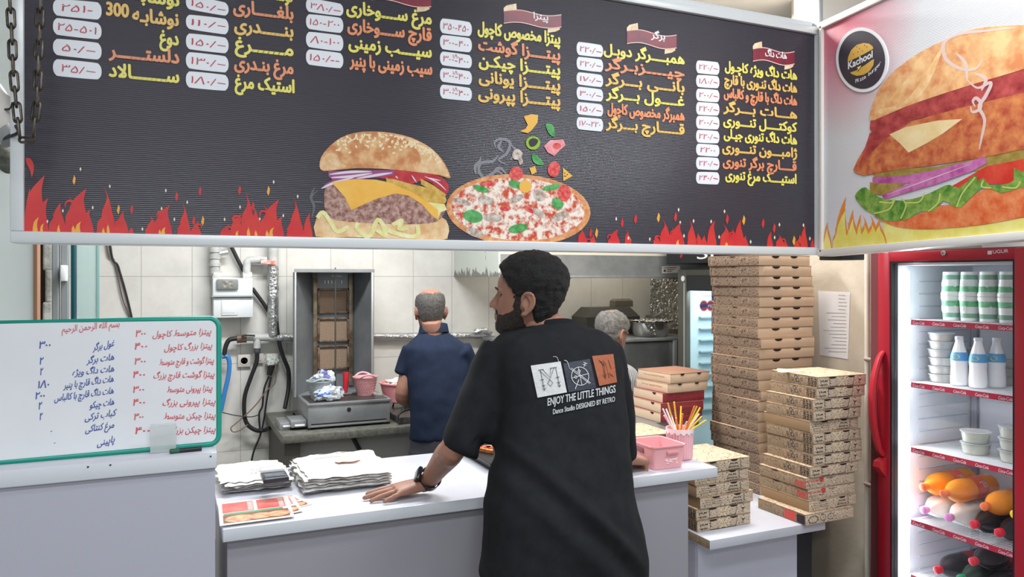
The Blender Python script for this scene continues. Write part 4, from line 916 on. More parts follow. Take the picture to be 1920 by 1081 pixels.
M_kraft = mat('kraft_front', (206, 180, 152), 0.7, col2=(212, 187, 160), nscale=4); M_kdark = mat('kraft_edge', (150, 122, 94), 0.8)
M_kpat = doodle_mat('kraft_pattern', (138, 116, 96), (86, 69, 58), 30, 0.13)
M_kline = doodle_mat('kraft_line_art', (212, 193, 168), (110, 92, 78), 38, 0.05)
M_kline2 = doodle_mat('kraft_side_art', (152, 129, 103), (100, 80, 64), 24, 0.04)
M_ktop = doodle_mat('kraft_top_art', (196, 173, 146), (134, 108, 88), 16, 0.05)
M_slot = mat('slot_dark', (44, 30, 26), 0.9); M_ink = mat('black_ink', (52, 40, 42), 0.7); M_rprint = mat('red_print', (206, 74, 68), 0.6)
M_redface = mat('red_card', (142, 44, 54), 0.6, col2=(152, 58, 66), nscale=40)
def notch(mb, c, nrm, w, d):
    """half-round thumb slot at a box's top edge"""
    nrm = Vector(nrm); t = nrm.cross(Vector((0, 0, 1)))
    P = [Vector(c) + t * (w / 2 * math.cos(a)) - Vector((0, 0, d * math.sin(a))) for a in np.linspace(0, math.pi, 12)]
    mb.prism(P, nrm * 0.0006)
def box_proto(name, W_, D_, h, side_m, front_m, top_m, slots, prints=None):
    """a closed pizza box, origin at the middle of its underside"""
    o = MB().box((-W_ / 2, -D_ / 2, 0.0004), (W_ / 2, D_ / 2, h - 0.0032), 0, 0.0012, mis=[1, 0, 2, 0, 0, 0]).build(name, [M_kdark, side_m, front_m], None, 'none')
    MB().box((-W_ / 2 - 0.001, -D_ / 2 - 0.001, h - 0.0032), (W_ / 2 + 0.001, D_ / 2 + 0.001, h - 0.0004), 0, 0.0008, mis=[1, 0, 2, 0, 0, 3]).build('lid', [M_kdark, side_m, front_m, top_m], o)
    for (face, u, w, d) in slots:
        b = MB()
        if face == 'f': notch(b, (u * W_ / 2, -D_ / 2 - 0.0008, h - 0.004), (0, -1, 0), w, d)
        else: notch(b, (-W_ / 2 - 0.0008, u * D_ / 2, h - 0.004), (-1, 0, 0), w, d)
        b.build('thumb_slot', M_slot, o)
    if prints:
        for nm, bmesh_, m in prints: bmesh_.build(nm, m, o, smooth=0)
    return o
def bmap(face, W_, D_, h):
    """u right, v up, both 0..1, on a box's front or left face"""
    if face == 'f': return lambda u, v, off=0.0008: Vector((-W_ / 2 + u * W_, -D_ / 2 - off, v * h))
    return lambda u, v, off=0.0008: Vector((-W_ / 2 - off, D_ / 2 - u * D_, v * h))
def label_text(mb, t, f, u0, u1, v0, hv, mi=0, bold=0.02, vert=False):
    vs, fs, w = glyphs(t, bold)
    if vert: mb.add([f(u0 - hv * b, v0 + (u1 - v0) * a) for a, b in vs], fs, mi)
    else: mb.add([f(u0 + (u1 - u0) * a, v0 + hv * b) for a, b in vs], fs, mi)
def place(proto, first, x, y, z, rz, label, group, cat='box'):
    o = proto if first else copy_tree(proto)
    o.location = (x, y, z); o.rotation_euler = (0, 0, rz); tag(o, label, cat, group)
    return o
# tall stack
WA = 0.325; hA = 0.0468
pA = box_proto('pizza_box', WA, WA, hA, M_kpat, M_kraft, M_kraft, [('f', -0.36, 0.046, 0.011), ('f', 0.36, 0.044, 0.010), ('s', 0.0, 0.034, 0.004)])
nA = 23; xA, yA = 2.425 + WA / 2, 2.70 + WA / 2
rA = random.Random(11)
offs = [0.0, 0.004, 0.010, 0.004, 0.0, -0.004, 0.0, 0.004, 0.002, 0.006, 0.0, -0.006, -0.004, 0.004, 0.006, 0.0, 0.002, 0.008, 0.006, 0.004, -0.004, -0.016, -0.022]
for i in range(nA):
    place(pA, i == 0, xA + offs[i] + rA.uniform(-0.003, 0.003), yA + rA.uniform(-0.004, 0.006), TZ + i * hA, math.radians(rA.uniform(-1.5, 1.5) + (3 if i > 20 else 0)),
          f'kraft pizza box with dark patterned side, {ordinal(nA - 1 - i, nA)} in the tallest stack', 'pizza boxes in the tallest stack')
# medium stack in front of it
WB = 0.262; hB = 0.0445
fB = bmap('f', WB, WB, hB); sB = bmap('s', WB, WB, hB)
def printsB():
    a = MB()
    for k, t in enumerate(('GOOD', 'FAST', 'VERY')):
        vs, fs, w = glyphs(t, 0.03); u = 0.80 + 0.065 * k
        a.add([sB(u + 0.045 - 0.062 * b, 0.08 + 0.80 * q) for q, b in vs], fs)
    ring = MB()
    for (u, v, r) in ((0.50, 0.25, 0.17), (0.58, 0.45, 0.2), (0.54, 0.70, 0.2), (0.62, 0.2, 0.16), (0.47, 0.5, 0.13), (0.66, 0.55, 0.15)):
        for k in range(14):
            a0, a1 = 2 * math.pi * k / 14, 2 * math.pi * (k + 1) / 14; q = 0.17
            ring.add([sB(u + r * q * math.cos(a0), v + r * math.sin(a0)), sB(u + r * q * math.cos(a1), v + r * math.sin(a1)), sB(u + r * q * 0.72 * math.cos(a1), v + r * 0.72 * math.sin(a1)), sB(u + r * q * 0.72 * math.cos(a0), v + r * 0.72 * math.sin(a0))], [[0, 1, 2, 3]])
    c = MB()
    for (x0, y0, x1, y1) in ((0.24, 0.9, 0.24, 0.06), (0.24, 0.06, 0.72, 0.06), (0.72, 0.06, 0.75, 0.9), (0.40, 0.92, 0.55, 0.06), (0.58, 0.92, 0.42, 0.06)):
        d = Vector((x1 - x0, (y1 - y0) * 0.165)); n = Vector((-d.y, d.x)).normalized() * (0.012 if x0 in (0.40, 0.58) else 0.004)
        c.add([fB(x0 + n.x, y0 + n.y / 0.165), fB(x1 + n.x, y1 + n.y / 0.165), fB(x1 - n.x, y1 - n.y / 0.165), fB(x0 - n.x, y0 - n.y / 0.165)], [[0, 1, 2, 3]], 1 if x0 in (0.40, 0.58) else 0)
    label_text(c, 'FILM', fB, 0.05, 0.19, 0.52, 0.2, 0, 0.03); label_text(c, 'GOOD', fB, 0.05, 0.19, 0.18, 0.2, 0, 0.03)
    for k in range(3):
        a0 = 0.4 + k * 2.1; c.add([fB(0.86 + 0.01 * math.cos(a0 + 1.57), 0.5 + 0.06 * math.sin(a0 + 1.57)), fB(0.86 + 0.055 * math.cos(a0), 0.5 + 0.33 * math.sin(a0)), fB(0.86 - 0.01 * math.cos(a0 + 1.57), 0.5 - 0.06 * math.sin(a0 + 1.57))], [[0, 1, 2]])
    return [('side_lettering', a, M_ink), ('berry_print', ring, mat('blue_black_ink', (62, 56, 66), 0.7)), ('front_print', c, [M_ink, mat('pale_card', (226, 206, 172), 0.7)])]
pB = box_proto('pizza_box', WB, WB, hB, M_kline2, M_kline, M_ktop, [('f', -0.42, 0.036, 0.006), ('f', 0.36, 0.036, 0.006)], printsB())
def printsF():
    a = MB(); label_text(a, 'FRIED', sB, 0.78, 1.0, 0.12, 0.75, 0, 0.03); label_text(a, 'FRIED CHICKEN', fB, 0.0, 0.26, 0.55, 0.3, 0, 0.02)
    a.add([fB(0.32 + 0.045 * math.cos(q), 0.72 + 0.27 * math.sin(q)) for q in np.linspace(0, 2 * math.pi, 20, endpoint=False)], [list(range(20))])
    b = MB(); label_text(b, 'ELEGANCE IS THE BEST', fB, 0.02, 0.34, 0.28, 0.16, 0, 0.0); label_text(b, 'FILM', fB, 0.44, 0.56, 0.72, 0.16, 0, 0.02)
    return [('red_print', a, M_rprint), ('black_print', b, M_ink)]
pF = box_proto('pizza_box', WB, WB, hB, M_kline2, M_kline, M_ktop, [('s', 0.3, 0.04, 0.004)], printsF())
def printsT(seed):
    a = MB()
    for v in (0.66, 0.46, 0.28): label_text(a, 'deliciousbettertogether', fB, 0.08, 0.42, v, 0.11, 0, 0.0)
    label_text(a, 'FILM', fB, 0.62, 0.76, 0.52, 0.16, 0, 0.03); label_text(a, 'GETGOOD', fB, 0.58, 0.78, 0.24, 0.16, 0, 0.03); label_text(a, 'LABARTTON', fB, 0.55, 0.80, 0.0, 0.13, 0, 0.04)
    for (x0, y0, x1, y1) in ((0.82, 0.95, 0.82, 0.05),):
        a.add([fB(x0, y0), fB(x0 + 0.008, y0), fB(x1 + 0.008, y1), fB(x1, y1)], [[0, 1, 2, 3]])
    return [('front_print', a, M_ink)]
pT = box_proto('pizza_box', WB, WB, hB, mat('kraft_plain_side', (146, 118, 86), 0.75), M_kline, M_ktop, [('f', -0.42, 0.036, 0.006), ('f', 0.40, 0.036, 0.006)], printsT(0))
def printsR():
    a = MB(); a.add([sB(0.58, 0.1), sB(0.80, 0.1), sB(0.80, 0.9), sB(0.58, 0.9)], [[3, 2, 1, 0]])
    b = MB(); b.add([sB(0.83, 0.1), sB(0.99, 0.1), sB(0.99, 0.85), sB(0.83, 0.85)], [[3, 2, 1, 0]])
    for (u, v, ru, rv) in ((0.16, 0.45, 0.10, 0.34), (0.36, 0.5, 0.06, 0.3), (0.52, 0.5, 0.07, 0.3)):
        for k in range(20):
            a0, a1 = 2 * math.pi * k / 20, 2 * math.pi * (k + 1) / 20
            b.add([fB(u + ru * math.cos(a0), v + rv * math.sin(a0)), fB(u + ru * math.cos(a1), v + rv * math.sin(a1)), fB(u + ru * .88 * math.cos(a1), v + rv * .86 * math.sin(a1)), fB(u + ru * .88 * math.cos(a0), v + rv * .86 * math.sin(a0))], [[0, 1, 2, 3]])
    return [('red_square', a, M_rprint), ('black_print', b, M_ink)]
pR = box_proto('pizza_box', WB, WB, hB, M_kline2, M_kline, M_ktop, [], printsR())
protos = {'B': pB, 'F': pF, 'T': pT, 'R': pR}; used = set()
DESC = {'B': 'berry printed pizza box', 'F': 'red lettered pizza box', 'T': 'small print pizza box', 'R': 'red square printed pizza box'}
rB = random.Random(5)
seqB = ['R', 'T', 'F', 'F', 'B', 'B', 'B', 'B', 'T', 'B', 'B', 'B', 'B']
offB = [(-0.085, -0.020), (-0.05, 0.0), (-0.048, 0.006), (-0.052, 0.006), (-0.04, 0.0), (-0.018, 0), (-0.016, 0), (-0.022, 0.0), (-0.022, 0.012), (-0.022, 0), (-0.02, 0), (0.0, 0), (0.004, -0.004)]
xB, yB = 2.36 + WB / 2 + 0.018, 2.315 + WB / 2
def mixed(seq, offs, x, y, rnd, where, group):
    n = len(seq)
    for i, k in enumerate(seq):
        place(protos[k], k not in used, x + offs[i][0] + rnd.uniform(-0.002, 0.002), y + offs[i][1], TZ + i * hB, math.radians(rnd.uniform(-1.2, 1.2)), f'{DESC[k]}, {ordinal(n - 1 - i, n)} in the {where}', group); used.add(k)
mixed(seqB, offB, xB, yB, rB, 'stack beside the wall pillar', 'pizza boxes in the stack beside the pillar')
seqC = ['B', 'B', 'T', 'T', 'T', 'T']
offC = [(0, 0), (0, 0.0), (0.006, -0.004), (-0.004, 0.003), (-0.008, 0.006), (-0.004, 0.0)]
mixed(seqC, offC, 1.857 + WB / 2, 2.405 + WB / 2, rB, 'low stack against the counter end', 'pizza boxes in the low stack')
tz_ = TZ + len(seqB) * hB
fw_ = MB(); a, b_, c_ = PZ(1458, 697, tz_ + 0.001), PZ(1506, 696, tz_ + 0.001), PZ(1462, 699, tz_ + 0.001)
fw_.loft([[a + Vector((0, 0, 0.0)), a + Vector((0.004, -0.02, 0)), a + Vector((0.006, -0.01, 0.016)), a + Vector((0.0, 0.005, 0.014))], [b_ + Vector((0, 0, 0)), b_ + Vector((0, -0.010, 0)), b_ + Vector((0, -0.008, 0.006)), b_ + Vector((0, 0.0, 0.006))]])
tag(fw_.build('folded_paper', mat('cream_paper', (240, 236, 200), 0.6)), 'pale yellow folded paper on top of the box stack beside the pillar', 'paper')

# back table with the red boxes
bt = thing('prep_table', 'steel prep table behind the counter carrying red and tan boxes', 'table', (2.1, 3.1, 0))
MB().box((1.62, 2.815, 0.90), (2.105, 3.38, 0.93), 0, 0.003).box((2.1055, 3.04, 0.90), (2.36, 3.38, 0.93), 0, 0.003).build('tabletop', mat('steel_dull', (150, 150, 150), 0.4, 0.7), bt)
for x, y in ((1.65, 2.85), (1.81, 2.85), (1.65, 3.35), (2.27, 3.35)): MB().box((x - 0.018, y - 0.018, 0), (x + 0.018, y + 0.018, 0.90)).build('leg', M_post, bt)
kp = MB(); kp.box((1.66, 2.80, 0.9312), (2.035, 3.05, 0.936), 0, 0.001, mis=[0, 0, 0, 0, 0, 1])
tag(kp.build('kraft_sheet', [M_kraft, M_ktop]), 'flat printed kraft card on the prep table behind the pink basket', 'card')
WD, hD = 0.245, 0.046
fD = bmap('f', WD, WD, hD); sD = bmap('s', WD, WD, hD)
a = MB(); label_text(a, 'For our Special Guests', sD, 0.2, 0.82, 0.5, 0.24, 0, 0.0)
pD = box_proto('pizza_box', WD, WD, hD, M_kraft, M_kraft, mat('kraft_top_red', (146, 106, 84), 0.7), [('f', -0.42, 0.026, 0.009), ('f', 0.44, 0.026, 0.009)], [('red_lettering', a, mat('red_brown_ink', (190, 96, 62), 0.7))])
a = MB(); label_text(a, 'For our Special Guests', fD, 0.42, 0.86, 0.45, 0.22, 0, 0.0)
pE = box_proto('pizza_box', WD, WD, hD, M_kraft, M_redface, M_redface, [('s', -0.45, 0.028, 0.010)], [('gold_lettering', a, mat('gold_ink', (190, 90, 80), 0.6))])
xd, yd = 2.13 + WD / 2, 3.03 + WD / 2
for i in range(3): place(pE, i == 0, xd + [-0.004, 0.002, 0.012][i], yd + [0.0, -0.003, 0.004][i], 0.9305 + i * hD, math.radians([1, -1, 0.5][i]), ['tan and red pizza box, lowest on the prep table', 'tan and red pizza box in the middle of three on the prep table', 'tan and red pizza box directly under the two plain tan ones'][i], 'red fronted pizza boxes')
for i in range(2): place(pD, i == 0, xd + 0.024 + 0.012 * i, yd - 0.004, 0.9305 + (3 + i) * hD, math.radians([4, 5][i]), ['plain tan pizza box lying on the red fronted ones', 'plain tan pizza box topmost on the prep table'][i], 'tan pizza boxes on the red ones')

# wall pillar: paper and pipe
pp = MB(); Q = on_plane((2.858, 2.6, 1.5), (-1, 0, 0)); C = [Q(1534, 545), Q(1594, 548), Q(1590, 673), Q(1537, 665)]
pp.prism(C, (0.0012, 0, 0)); po = pp.build('wall_paper_sheet', mat('white_paper', (222, 220, 222), 0.7), smooth=0); po.name = 'paper_sheet'
tag(po, 'white printed paper sheet taped to the beige wall pillar', 'paper')
li = MB(); rr = random.Random(2)
for k in range(17):
    y = 553 + k * 6.6; x0 = 1566 - rr.uniform(0, 22) if k > 4 else 1572; ribbon(li, [(x0, y), (1588 - rr.uniform(0, 3), y + 1)], 0.9, Q, 0.0006)
li.build('printed_lines', mat('grey_ink', (140, 138, 140), 0.7), po, smooth=0)
pv = thing('wall_pipe', 'thin white vertical pipe with brackets beside the red drinks fridge', 'pipe', (2.82, 2.47, 0))
MB().tube([Vector((2.825, 2.462, 0.0)), Vector((2.825, 2.462, 2.4))], 0.012, 12).build('pipe_run', mat('cream_pipe', (222, 212, 200), 0.4), pv)
for y in (672, 905):
    z = PX(1625, y, 2.825).z; MB().tube([Vector((2.86, 2.462, z)), Vector((2.812, 2.462, z)), Vector((2.81, 2.41, z))], 0.008, 8).build('bracket', mat('bracket_grey', (170, 150, 140), 0.5), pv)
# ================================================================== red drinks fridge on the right
M_red_f = mat('fridge_red', (164, 30, 46), 0.3); M_maroon = mat('fridge_maroon', (112, 58, 62), 0.5)
M_in = mat('fridge_white', (236, 240, 246), 0.35); M_blk = mat('black_gasket', (26, 26, 32), 0.5)
XF = 2.67; Y0, Y1 = 1.60, 2.2775; ZT = 1.725
fr = thing('drinks_fridge', 'red glass door drinks fridge with lit shelves of bottles and tubs', 'fridge', (3.0, 1.95, 0))
bd = MB()
bd.box((2.73, Y0, 0.0), (3.36, Y0 + 0.05, ZT), 0).box((2.73, Y1 - 0.015, 0.0), (3.36, Y1 + 0.085, ZT), 0).box((3.24, Y0 + 0.05, 0.0), (3.36, Y1 - 0.015, ZT), 0).box((2.73, Y0 + 0.05, 0), (3.24, Y1 - 0.015, 0.16), 0).box((2.73, Y0 + 0.05, ZT - 0.035), (3.24, Y1 - 0.015, ZT), 0)
bd.build('cabinet_body', M_maroon, fr, smooth=0)
yi0, yi1, xi1 = Y0 + 0.075, 2.236, 3.20
ln = MB()
ln.box((2.735, yi1, 0.16), (3.22, yi1 + 0.02, ZT - 0.04)).box((2.735, yi0 - 0.02, 0.16), (3.22, yi0, ZT - 0.04)).box((xi1, yi0, 0.16), (xi1 + 0.02, yi1, ZT - 0.04)).box((2.735, yi0, 0.155), (xi1, yi1, 0.17)).box((2.735, yi0, ZT - 0.06), (xi1, yi1, ZT - 0.04))
ln.build('liner', M_in, fr, smooth=0)
for zz in [0.3 + 0.052 * k for k in range(26)]: MB().tube([Vector((2.86, yi1 - 0.001, zz)), Vector((3.16, yi1 - 0.001, zz))], 0.0028, 6).build('shelf_rail', mat('liner_grey', (196, 204, 214), 0.4), fr)
MB().box((xi1 - 0.02, yi1 - 0.03, 0.2), (xi1 - 0.002, yi1 - 0.005, 1.60)).build('corner_strip', mat('strip_grey', (150, 154, 164), 0.5), fr)
# the fridge's own lamp: a vertical light tube in the door corner
M_led = mat('fridge_lamp', (235, 245, 255), 0.3, emit=4.0)
MB().tube([Vector((2.765, yi1 - 0.018, 0.2)), Vector((2.765, yi1 - 0.018, 1.64))], 0.012, 10).build('lamp_tube', M_led, fr)
lt = area('fridge_lamp_light', (2.80, yi1 - 0.035, 0.93), (0.03, 1.44), 5, (0.92, 0.97, 1.0), (math.radians(90), 0, math.radians(155)))
# door
dr = MB(); zg0, zg1 = 0.18, 1.679; yg0, yg1 = 1.719, 2.2185
dr.box((XF, yg1, 0.06), (XF + 0.05, Y1, ZT - 0.005), 0, 0.006).box((XF, Y0, 0.06), (XF + 0.05, yg0, ZT - 0.005), 0, 0.006).box((XF + 0.001, yg0 - 0.005, zg1), (XF + 0.049, yg1 + 0.005, ZT - 0.006), 0, 0.003).box((XF + 0.001, yg0 - 0.005, 0.061), (XF + 0.049, yg1 + 0.005, zg0), 0, 0.003)
door = dr.build('door', M_red_f, fr)
gk = MB(); t_ = 0.006
gk.box((XF + 0.004, yg1 - t_, zg0), (XF + 0.04, yg1, zg1)).box((XF + 0.004, yg0, zg0), (XF + 0.04, yg0 + t_, zg1)).box((XF + 0.004, yg0 + t_, zg1 - t_), (XF + 0.04, yg1 - t_, zg1)).box((XF + 0.004, yg0 + t_, zg0), (XF + 0.04, yg1 - t_, zg0 + t_))
gk.build('gasket', M_blk, door, smooth=0)
M_glass = bpy.data.materials.new('door_glass'); M_glass.use_nodes = True; nt = M_glass.node_tree; nt.nodes.clear()
o_ = nt.nodes.new('ShaderNodeOutputMaterial'); mx = nt.nodes.new('ShaderNodeMixShader'); tp = nt.nodes.new('ShaderNodeBsdfTransparent'); gs = nt.nodes.new('ShaderNodeBsdfGlossy'); lw = nt.nodes.new('ShaderNodeLayerWeight'); pw_ = nt.nodes.new('ShaderNodeMath'); pw_.operation = 'POWER'; pw_.inputs[1].default_value = 4; nt.links.new(lw.outputs['Facing'], pw_.inputs[0])
fz = nt.nodes.new('ShaderNodeMath'); fz.operation = 'MULTIPLY_ADD'; fz.inputs[1].default_value = 0.6; fz.inputs[2].default_value = 0.03; nt.links.new(pw_.outputs[0], fz.inputs[0]); gs.inputs['Roughness'].default_value = 0.02
nt.links.new(fz.outputs[0], mx.inputs[0]); nt.links.new(tp.outputs[0], mx.inputs[1]); nt.links.new(gs.outputs[0], mx.inputs[2]); nt.links.new(mx.outputs[0], o_.inputs[0])
MB().box((XF + 0.018, yg0 + t_, zg0 + t_), (XF + 0.022, yg1 - t_, zg1 - t_)).build('glass', M_glass, door, smooth=0)
hc = curve([(2.672, 2.252, 1.31), (2.648, 2.253, 1.28), (2.622, 2.255, 1.19), (2.616, 2.255, 1.10), (2.624, 2.255, 1.01), (2.650, 2.253, 0.92), (2.672, 2.252, 0.895)], 6)
MB().tube(hc, [0.010 + 0.006 * math.sin(math.pi * i / (len(hc) - 1)) for i in range(len(hc))], 10, flat=1.5).build('handle', mat('handle_red', (188, 38, 52), 0.35), door)
MB().prism([Vector((2.672, 2.262, 0.885)), Vector((2.63, 2.262, 0.872)), Vector((2.625, 2.262, 0.85)), Vector((2.672, 2.262, 0.80))], (0, -0.03, 0)).build('handle_bracket', mat('handle_red', (188, 38, 52), 0.35), door)
Fp = on_plane((XF, 2, 1), (-1, 0, 0))
ul = MB(); write(ul, 'UGUR', (1862, 475), (1891, 473), 9, Fp, 0.001, 0, 0.03)
poly(ul, [(1852, 470), (1860, 469.5), (1860, 476.5), (1852, 477)], Fp, 0.001, 0)
ul.build('maker_badge', mat('silver_badge', (214, 208, 210), 0.35), door, smooth=0)
MB().lathe([(0.010, 0.0), (0.010, 0.004), (0.005, 0.005), (0.005, 0.003)], Fp(1770, 474, 0), 16, axis=(-1, 0, 0)).build('lock', mat('chrome', (200, 200, 200), 0.2, 0.9), door)
# shelves
M_wire = mat('white_wire', (240, 243, 247), 0.35); M_strip = mat('price_strip_red', (190, 40, 70), 0.4); M_stripw = mat('strip_lettering', (240, 214, 222), 0.4)
SHZ = [1.440, 1.186, 0.922, 0.628, 0.404]
for i, z in enumerate(SHZ):
    s = MB(); xs0 = 2.775
    for y in (yi0 + 0.004, 2.205): s.tube([Vector((xs0, y, z)), Vector((xi1 - 0.012, y, z))], 0.004, 6)
    for x in (xs0 + 0.004, 2.92, 3.06, xi1 - 0.014): s.tube([Vector((x, yi0 + 0.004, z - 0.004)), Vector((x, 2.205, z - 0.004))], 0.0035, 6)
    n = 46
    for k in range(n):
        y = yi0 + 0.01 + (2.2 - yi0 - 0.012) * k / (n - 1); s.tube([Vector((xs0, y, z + 0.001)), Vector((xi1 - 0.012, y, z + 0.001))], 0.0017 if i > 2 else 0.0042, 5)
    sh = s.build('shelf', M_wire, fr)
    st_ = MB().box((xs0 - 0.006, yi0 + 0.004, z - 0.016), (xs0 - 0.003, 2.2, z + 0.005)).build('price_strip', M_strip, sh, smooth=0)
    tb = MB(); vs, fs, w = glyphs('Coca-Cola', 0.02, 0.25)
    for k in range(6):
        ya = 2.19 - k * 0.088
        tb.add([Vector((xs0 - 0.0068, ya - 0.052 * a, z - 0.0125 + 0.017 * b)) for a, b in vs], fs)
    tb.build('strip_lettering', M_stripw, st_, smooth=0)

# yoghurt tubs
def tub_mesh(flip):
    prof = [(0.0275, 0.0), (0.029, 0.002), (0.0295, 0.012), (0.0305, 0.03), (0.0325, 0.056), (0.034, 0.078), (0.0345, 0.082), (0.0365, 0.083), (0.0365, 0.094), (0.034, 0.096), (0.0, 0.096)]
    mis = [0, 0, 1, 0, 2, 0, 0, 0, 0, 0]
    if flip: prof = [(r, 0.096 - h) for r, h in prof][::-1]; mis = mis[::-1]
    return MB().lathe(prof, (0, 0, 0), 28, mis=mis)
TM = [mat('tub_white', (240, 242, 240), 0.35), mat('tub_line', (130, 176, 150), 0.4), mat('tub_green', (96, 180, 128), 0.4, col2=(140, 206, 164), nscale=60)]
def splash(flip):
    m = MB()
    for a0 in (2.6, 4.2, 5.8):
        for k in range(7):
            a = a0 + (k - 3) * 0.09; h0, h1 = (0.034, 0.05 + 0.010 * math.cos((k - 3) * 0.6))
            r0, r1 = 0.0318, 0.0334
            if flip: h0, h1 = 0.096 - h0, 0.096 - h1
            m.tube([Vector((r0 * math.cos(a0), r0 * math.sin(a0), h0)), Vector((r1 * math.cos(a), r1 * math.sin(a), h1))], 0.0016, 5)
    return m
protoU = tub_mesh(False).build('yoghurt_tub', TM, None, 'none'); splash(False).build('splash_print', TM[0], protoU)
protoI = tub_mesh(True).build('yoghurt_tub', TM, None, 'none'); splash(True).build('splash_print', TM[0], protoI)
wy = ['against the left', 'second from the left', 'third from the left', 'furthest right']
for k, y in enumerate((2.105, 2.028, 1.951, 1.874)):
    zt_ = SHZ[0] + 0.0058
    place(protoU, k == 0, 2.88, y, zt_, 0.7 * k, f'upright white and green yoghurt tub, {wy[k]} on the top fridge shelf', 'upright yoghurt tubs', 'tub')
    place(protoI, k == 0, 2.88, y, zt_ + 0.0965, 0.5 * k, f'upside down white and green yoghurt tub, {wy[k]} in the upper row', 'inverted yoghurt tubs', 'tub')
# food containers
M_cl = mat('container_clear', (232, 236, 236), 0.08, alpha=0.32); M_lidw = mat('container_lid', (234, 238, 242), 0.2, alpha=0.42)
M_olive = mat('olives', (150, 110, 84), 0.5, col2=(196, 160, 120), nscale=70, detail=5); M_salad = mat('salad', (206, 204, 168), 0.5, col2=(160, 168, 110), nscale=70, detail=5)
def container(r, h, fill, name='food_container'):
    o = MB().lathe([(r * 0.86, 0.0), (r * 0.88, 0.001), (r, h - 0.006), (r * 1.06, h - 0.005), (r * 1.06, h - 0.003), (r * 0.98, h - 0.003), (r * 0.86, 0.0016), (0, 0.0016)], n=28).build(name, M_cl, None, 'none')
    MB().lathe([(r * 0.84, 0.002), (r * 0.93, h * 0.62), (r * 0.7, h * 0.68), (0, h * 0.66)], n=24).build('filling', fill, o)
    MB().lathe([(r * 1.07, h - 0.0028), (r * 1.08, h - 0.001), (r * 0.98, h), (r * 0.94, h - 0.0008), (0, h - 0.0008)], n=28).build('lid', M_lidw, o)
    return o
pc1 = container(0.047, 0.033, M_olive); pc2 = container(0.052, 0.044, M_salad)
for i in range(6): place(pc1, i == 0, 2.89, 2.155 + [0, 0.002, -0.002, 0.003, 0, 0.001][i], SHZ[1] + 0.006 + i * 0.0333, 0.3 * i, f'round clear food container, {ordinal(5 - i, 6)} in the stack left of the milk bottles', 'stacked olive containers', 'container')
for i in range(4): place(pc1, False, 3.02, 2.165, SHZ[1] + 0.006 + i * 0.0333, 0.3 * i, f'round clear food container, {ordinal(3 - i, 4)} in the rear stack at the fridge wall', 'rear olive containers', 'container')
for i in range(3): place(pc1, False, 3.06, 1.99, SHZ[1] + 0.006 + i * 0.0333, 0.3 * i, f'clear food container, {ordinal(2 - i, 3)} in the stack behind the milk bottles', 'olive containers behind the bottles', 'container')
for i in range(2): place(pc2, i == 0, 2.90, 2.015, SHZ[2] + 0.006 + i * 0.0443, 0.5 * i, ['lidded salad container, lower of the pair on the middle fridge shelf', 'lidded salad container, upper of the pair on the middle fridge shelf'][i], 'pair of salad containers', 'container')
for i in range(3): place(pc2, False, 2.90, 1.862, SHZ[2] + 0.006 + i * 0.0443, 0.5 * i, f'lidded salad container, {ordinal(2 - i, 3)} of three by the right fridge door edge', 'right salad containers', 'container')
# milk bottles
def milk():
    o = MB().lathe([(0.026, 0.0), (0.031, 0.004), (0.0325, 0.02), (0.031, 0.05), (0.0295, 0.075), (0.0315, 0.10), (0.030, 0.115), (0.0235, 0.14), (0.015, 0.168), (0.0135, 0.182)], n=28).build('milk_bottle', mat('milk_white', (246, 247, 250), 0.15), None, 'none')
    MB().lathe([(0.0138, 0.179), (0.0156, 0.180), (0.0156, 0.190), (0.014, 0.192), (0, 0.192)], n=24).build('cap', mat('cap_white', (222, 226, 230), 0.3), o)
    MB().lathe([(0.0318, 0.098), (0.0320, 0.102), (0.0306, 0.116), (0.0265, 0.131)], n=28, caps=False).build('label', mat('label_blue', (96, 168, 220), 0.4), o)
    ov = MB(); n = 16; pts = []
    for k in range(n):
        a = 2 * math.pi * k / n; ang = math.pi + 0.25 + 0.42 * math.cos(a); h = 0.113 + 0.009 * math.sin(a); r = 0.0325 - max(0, (h - 0.104)) * 0.16
        pts.append(Vector((r * math.cos(ang), r * math.sin(ang), h)))
    ov.add(pts, [list(range(n))]); ov.build('yellow_oval', mat('label_yellow', (226, 230, 70), 0.4), o)
    return o
pm_ = milk()
for i, (x, y) in enumerate(((2.86, 2.055), (2.86, 1.978), (2.935, 1.955))): place(pm_, i == 0, x, y, SHZ[1] + 0.006, 0, ['milk bottle with blue label beside the food containers', 'milk bottle with blue label, middle of three', 'milk bottle with blue label, half hidden behind the others'][i], 'milk bottles', 'bottle')
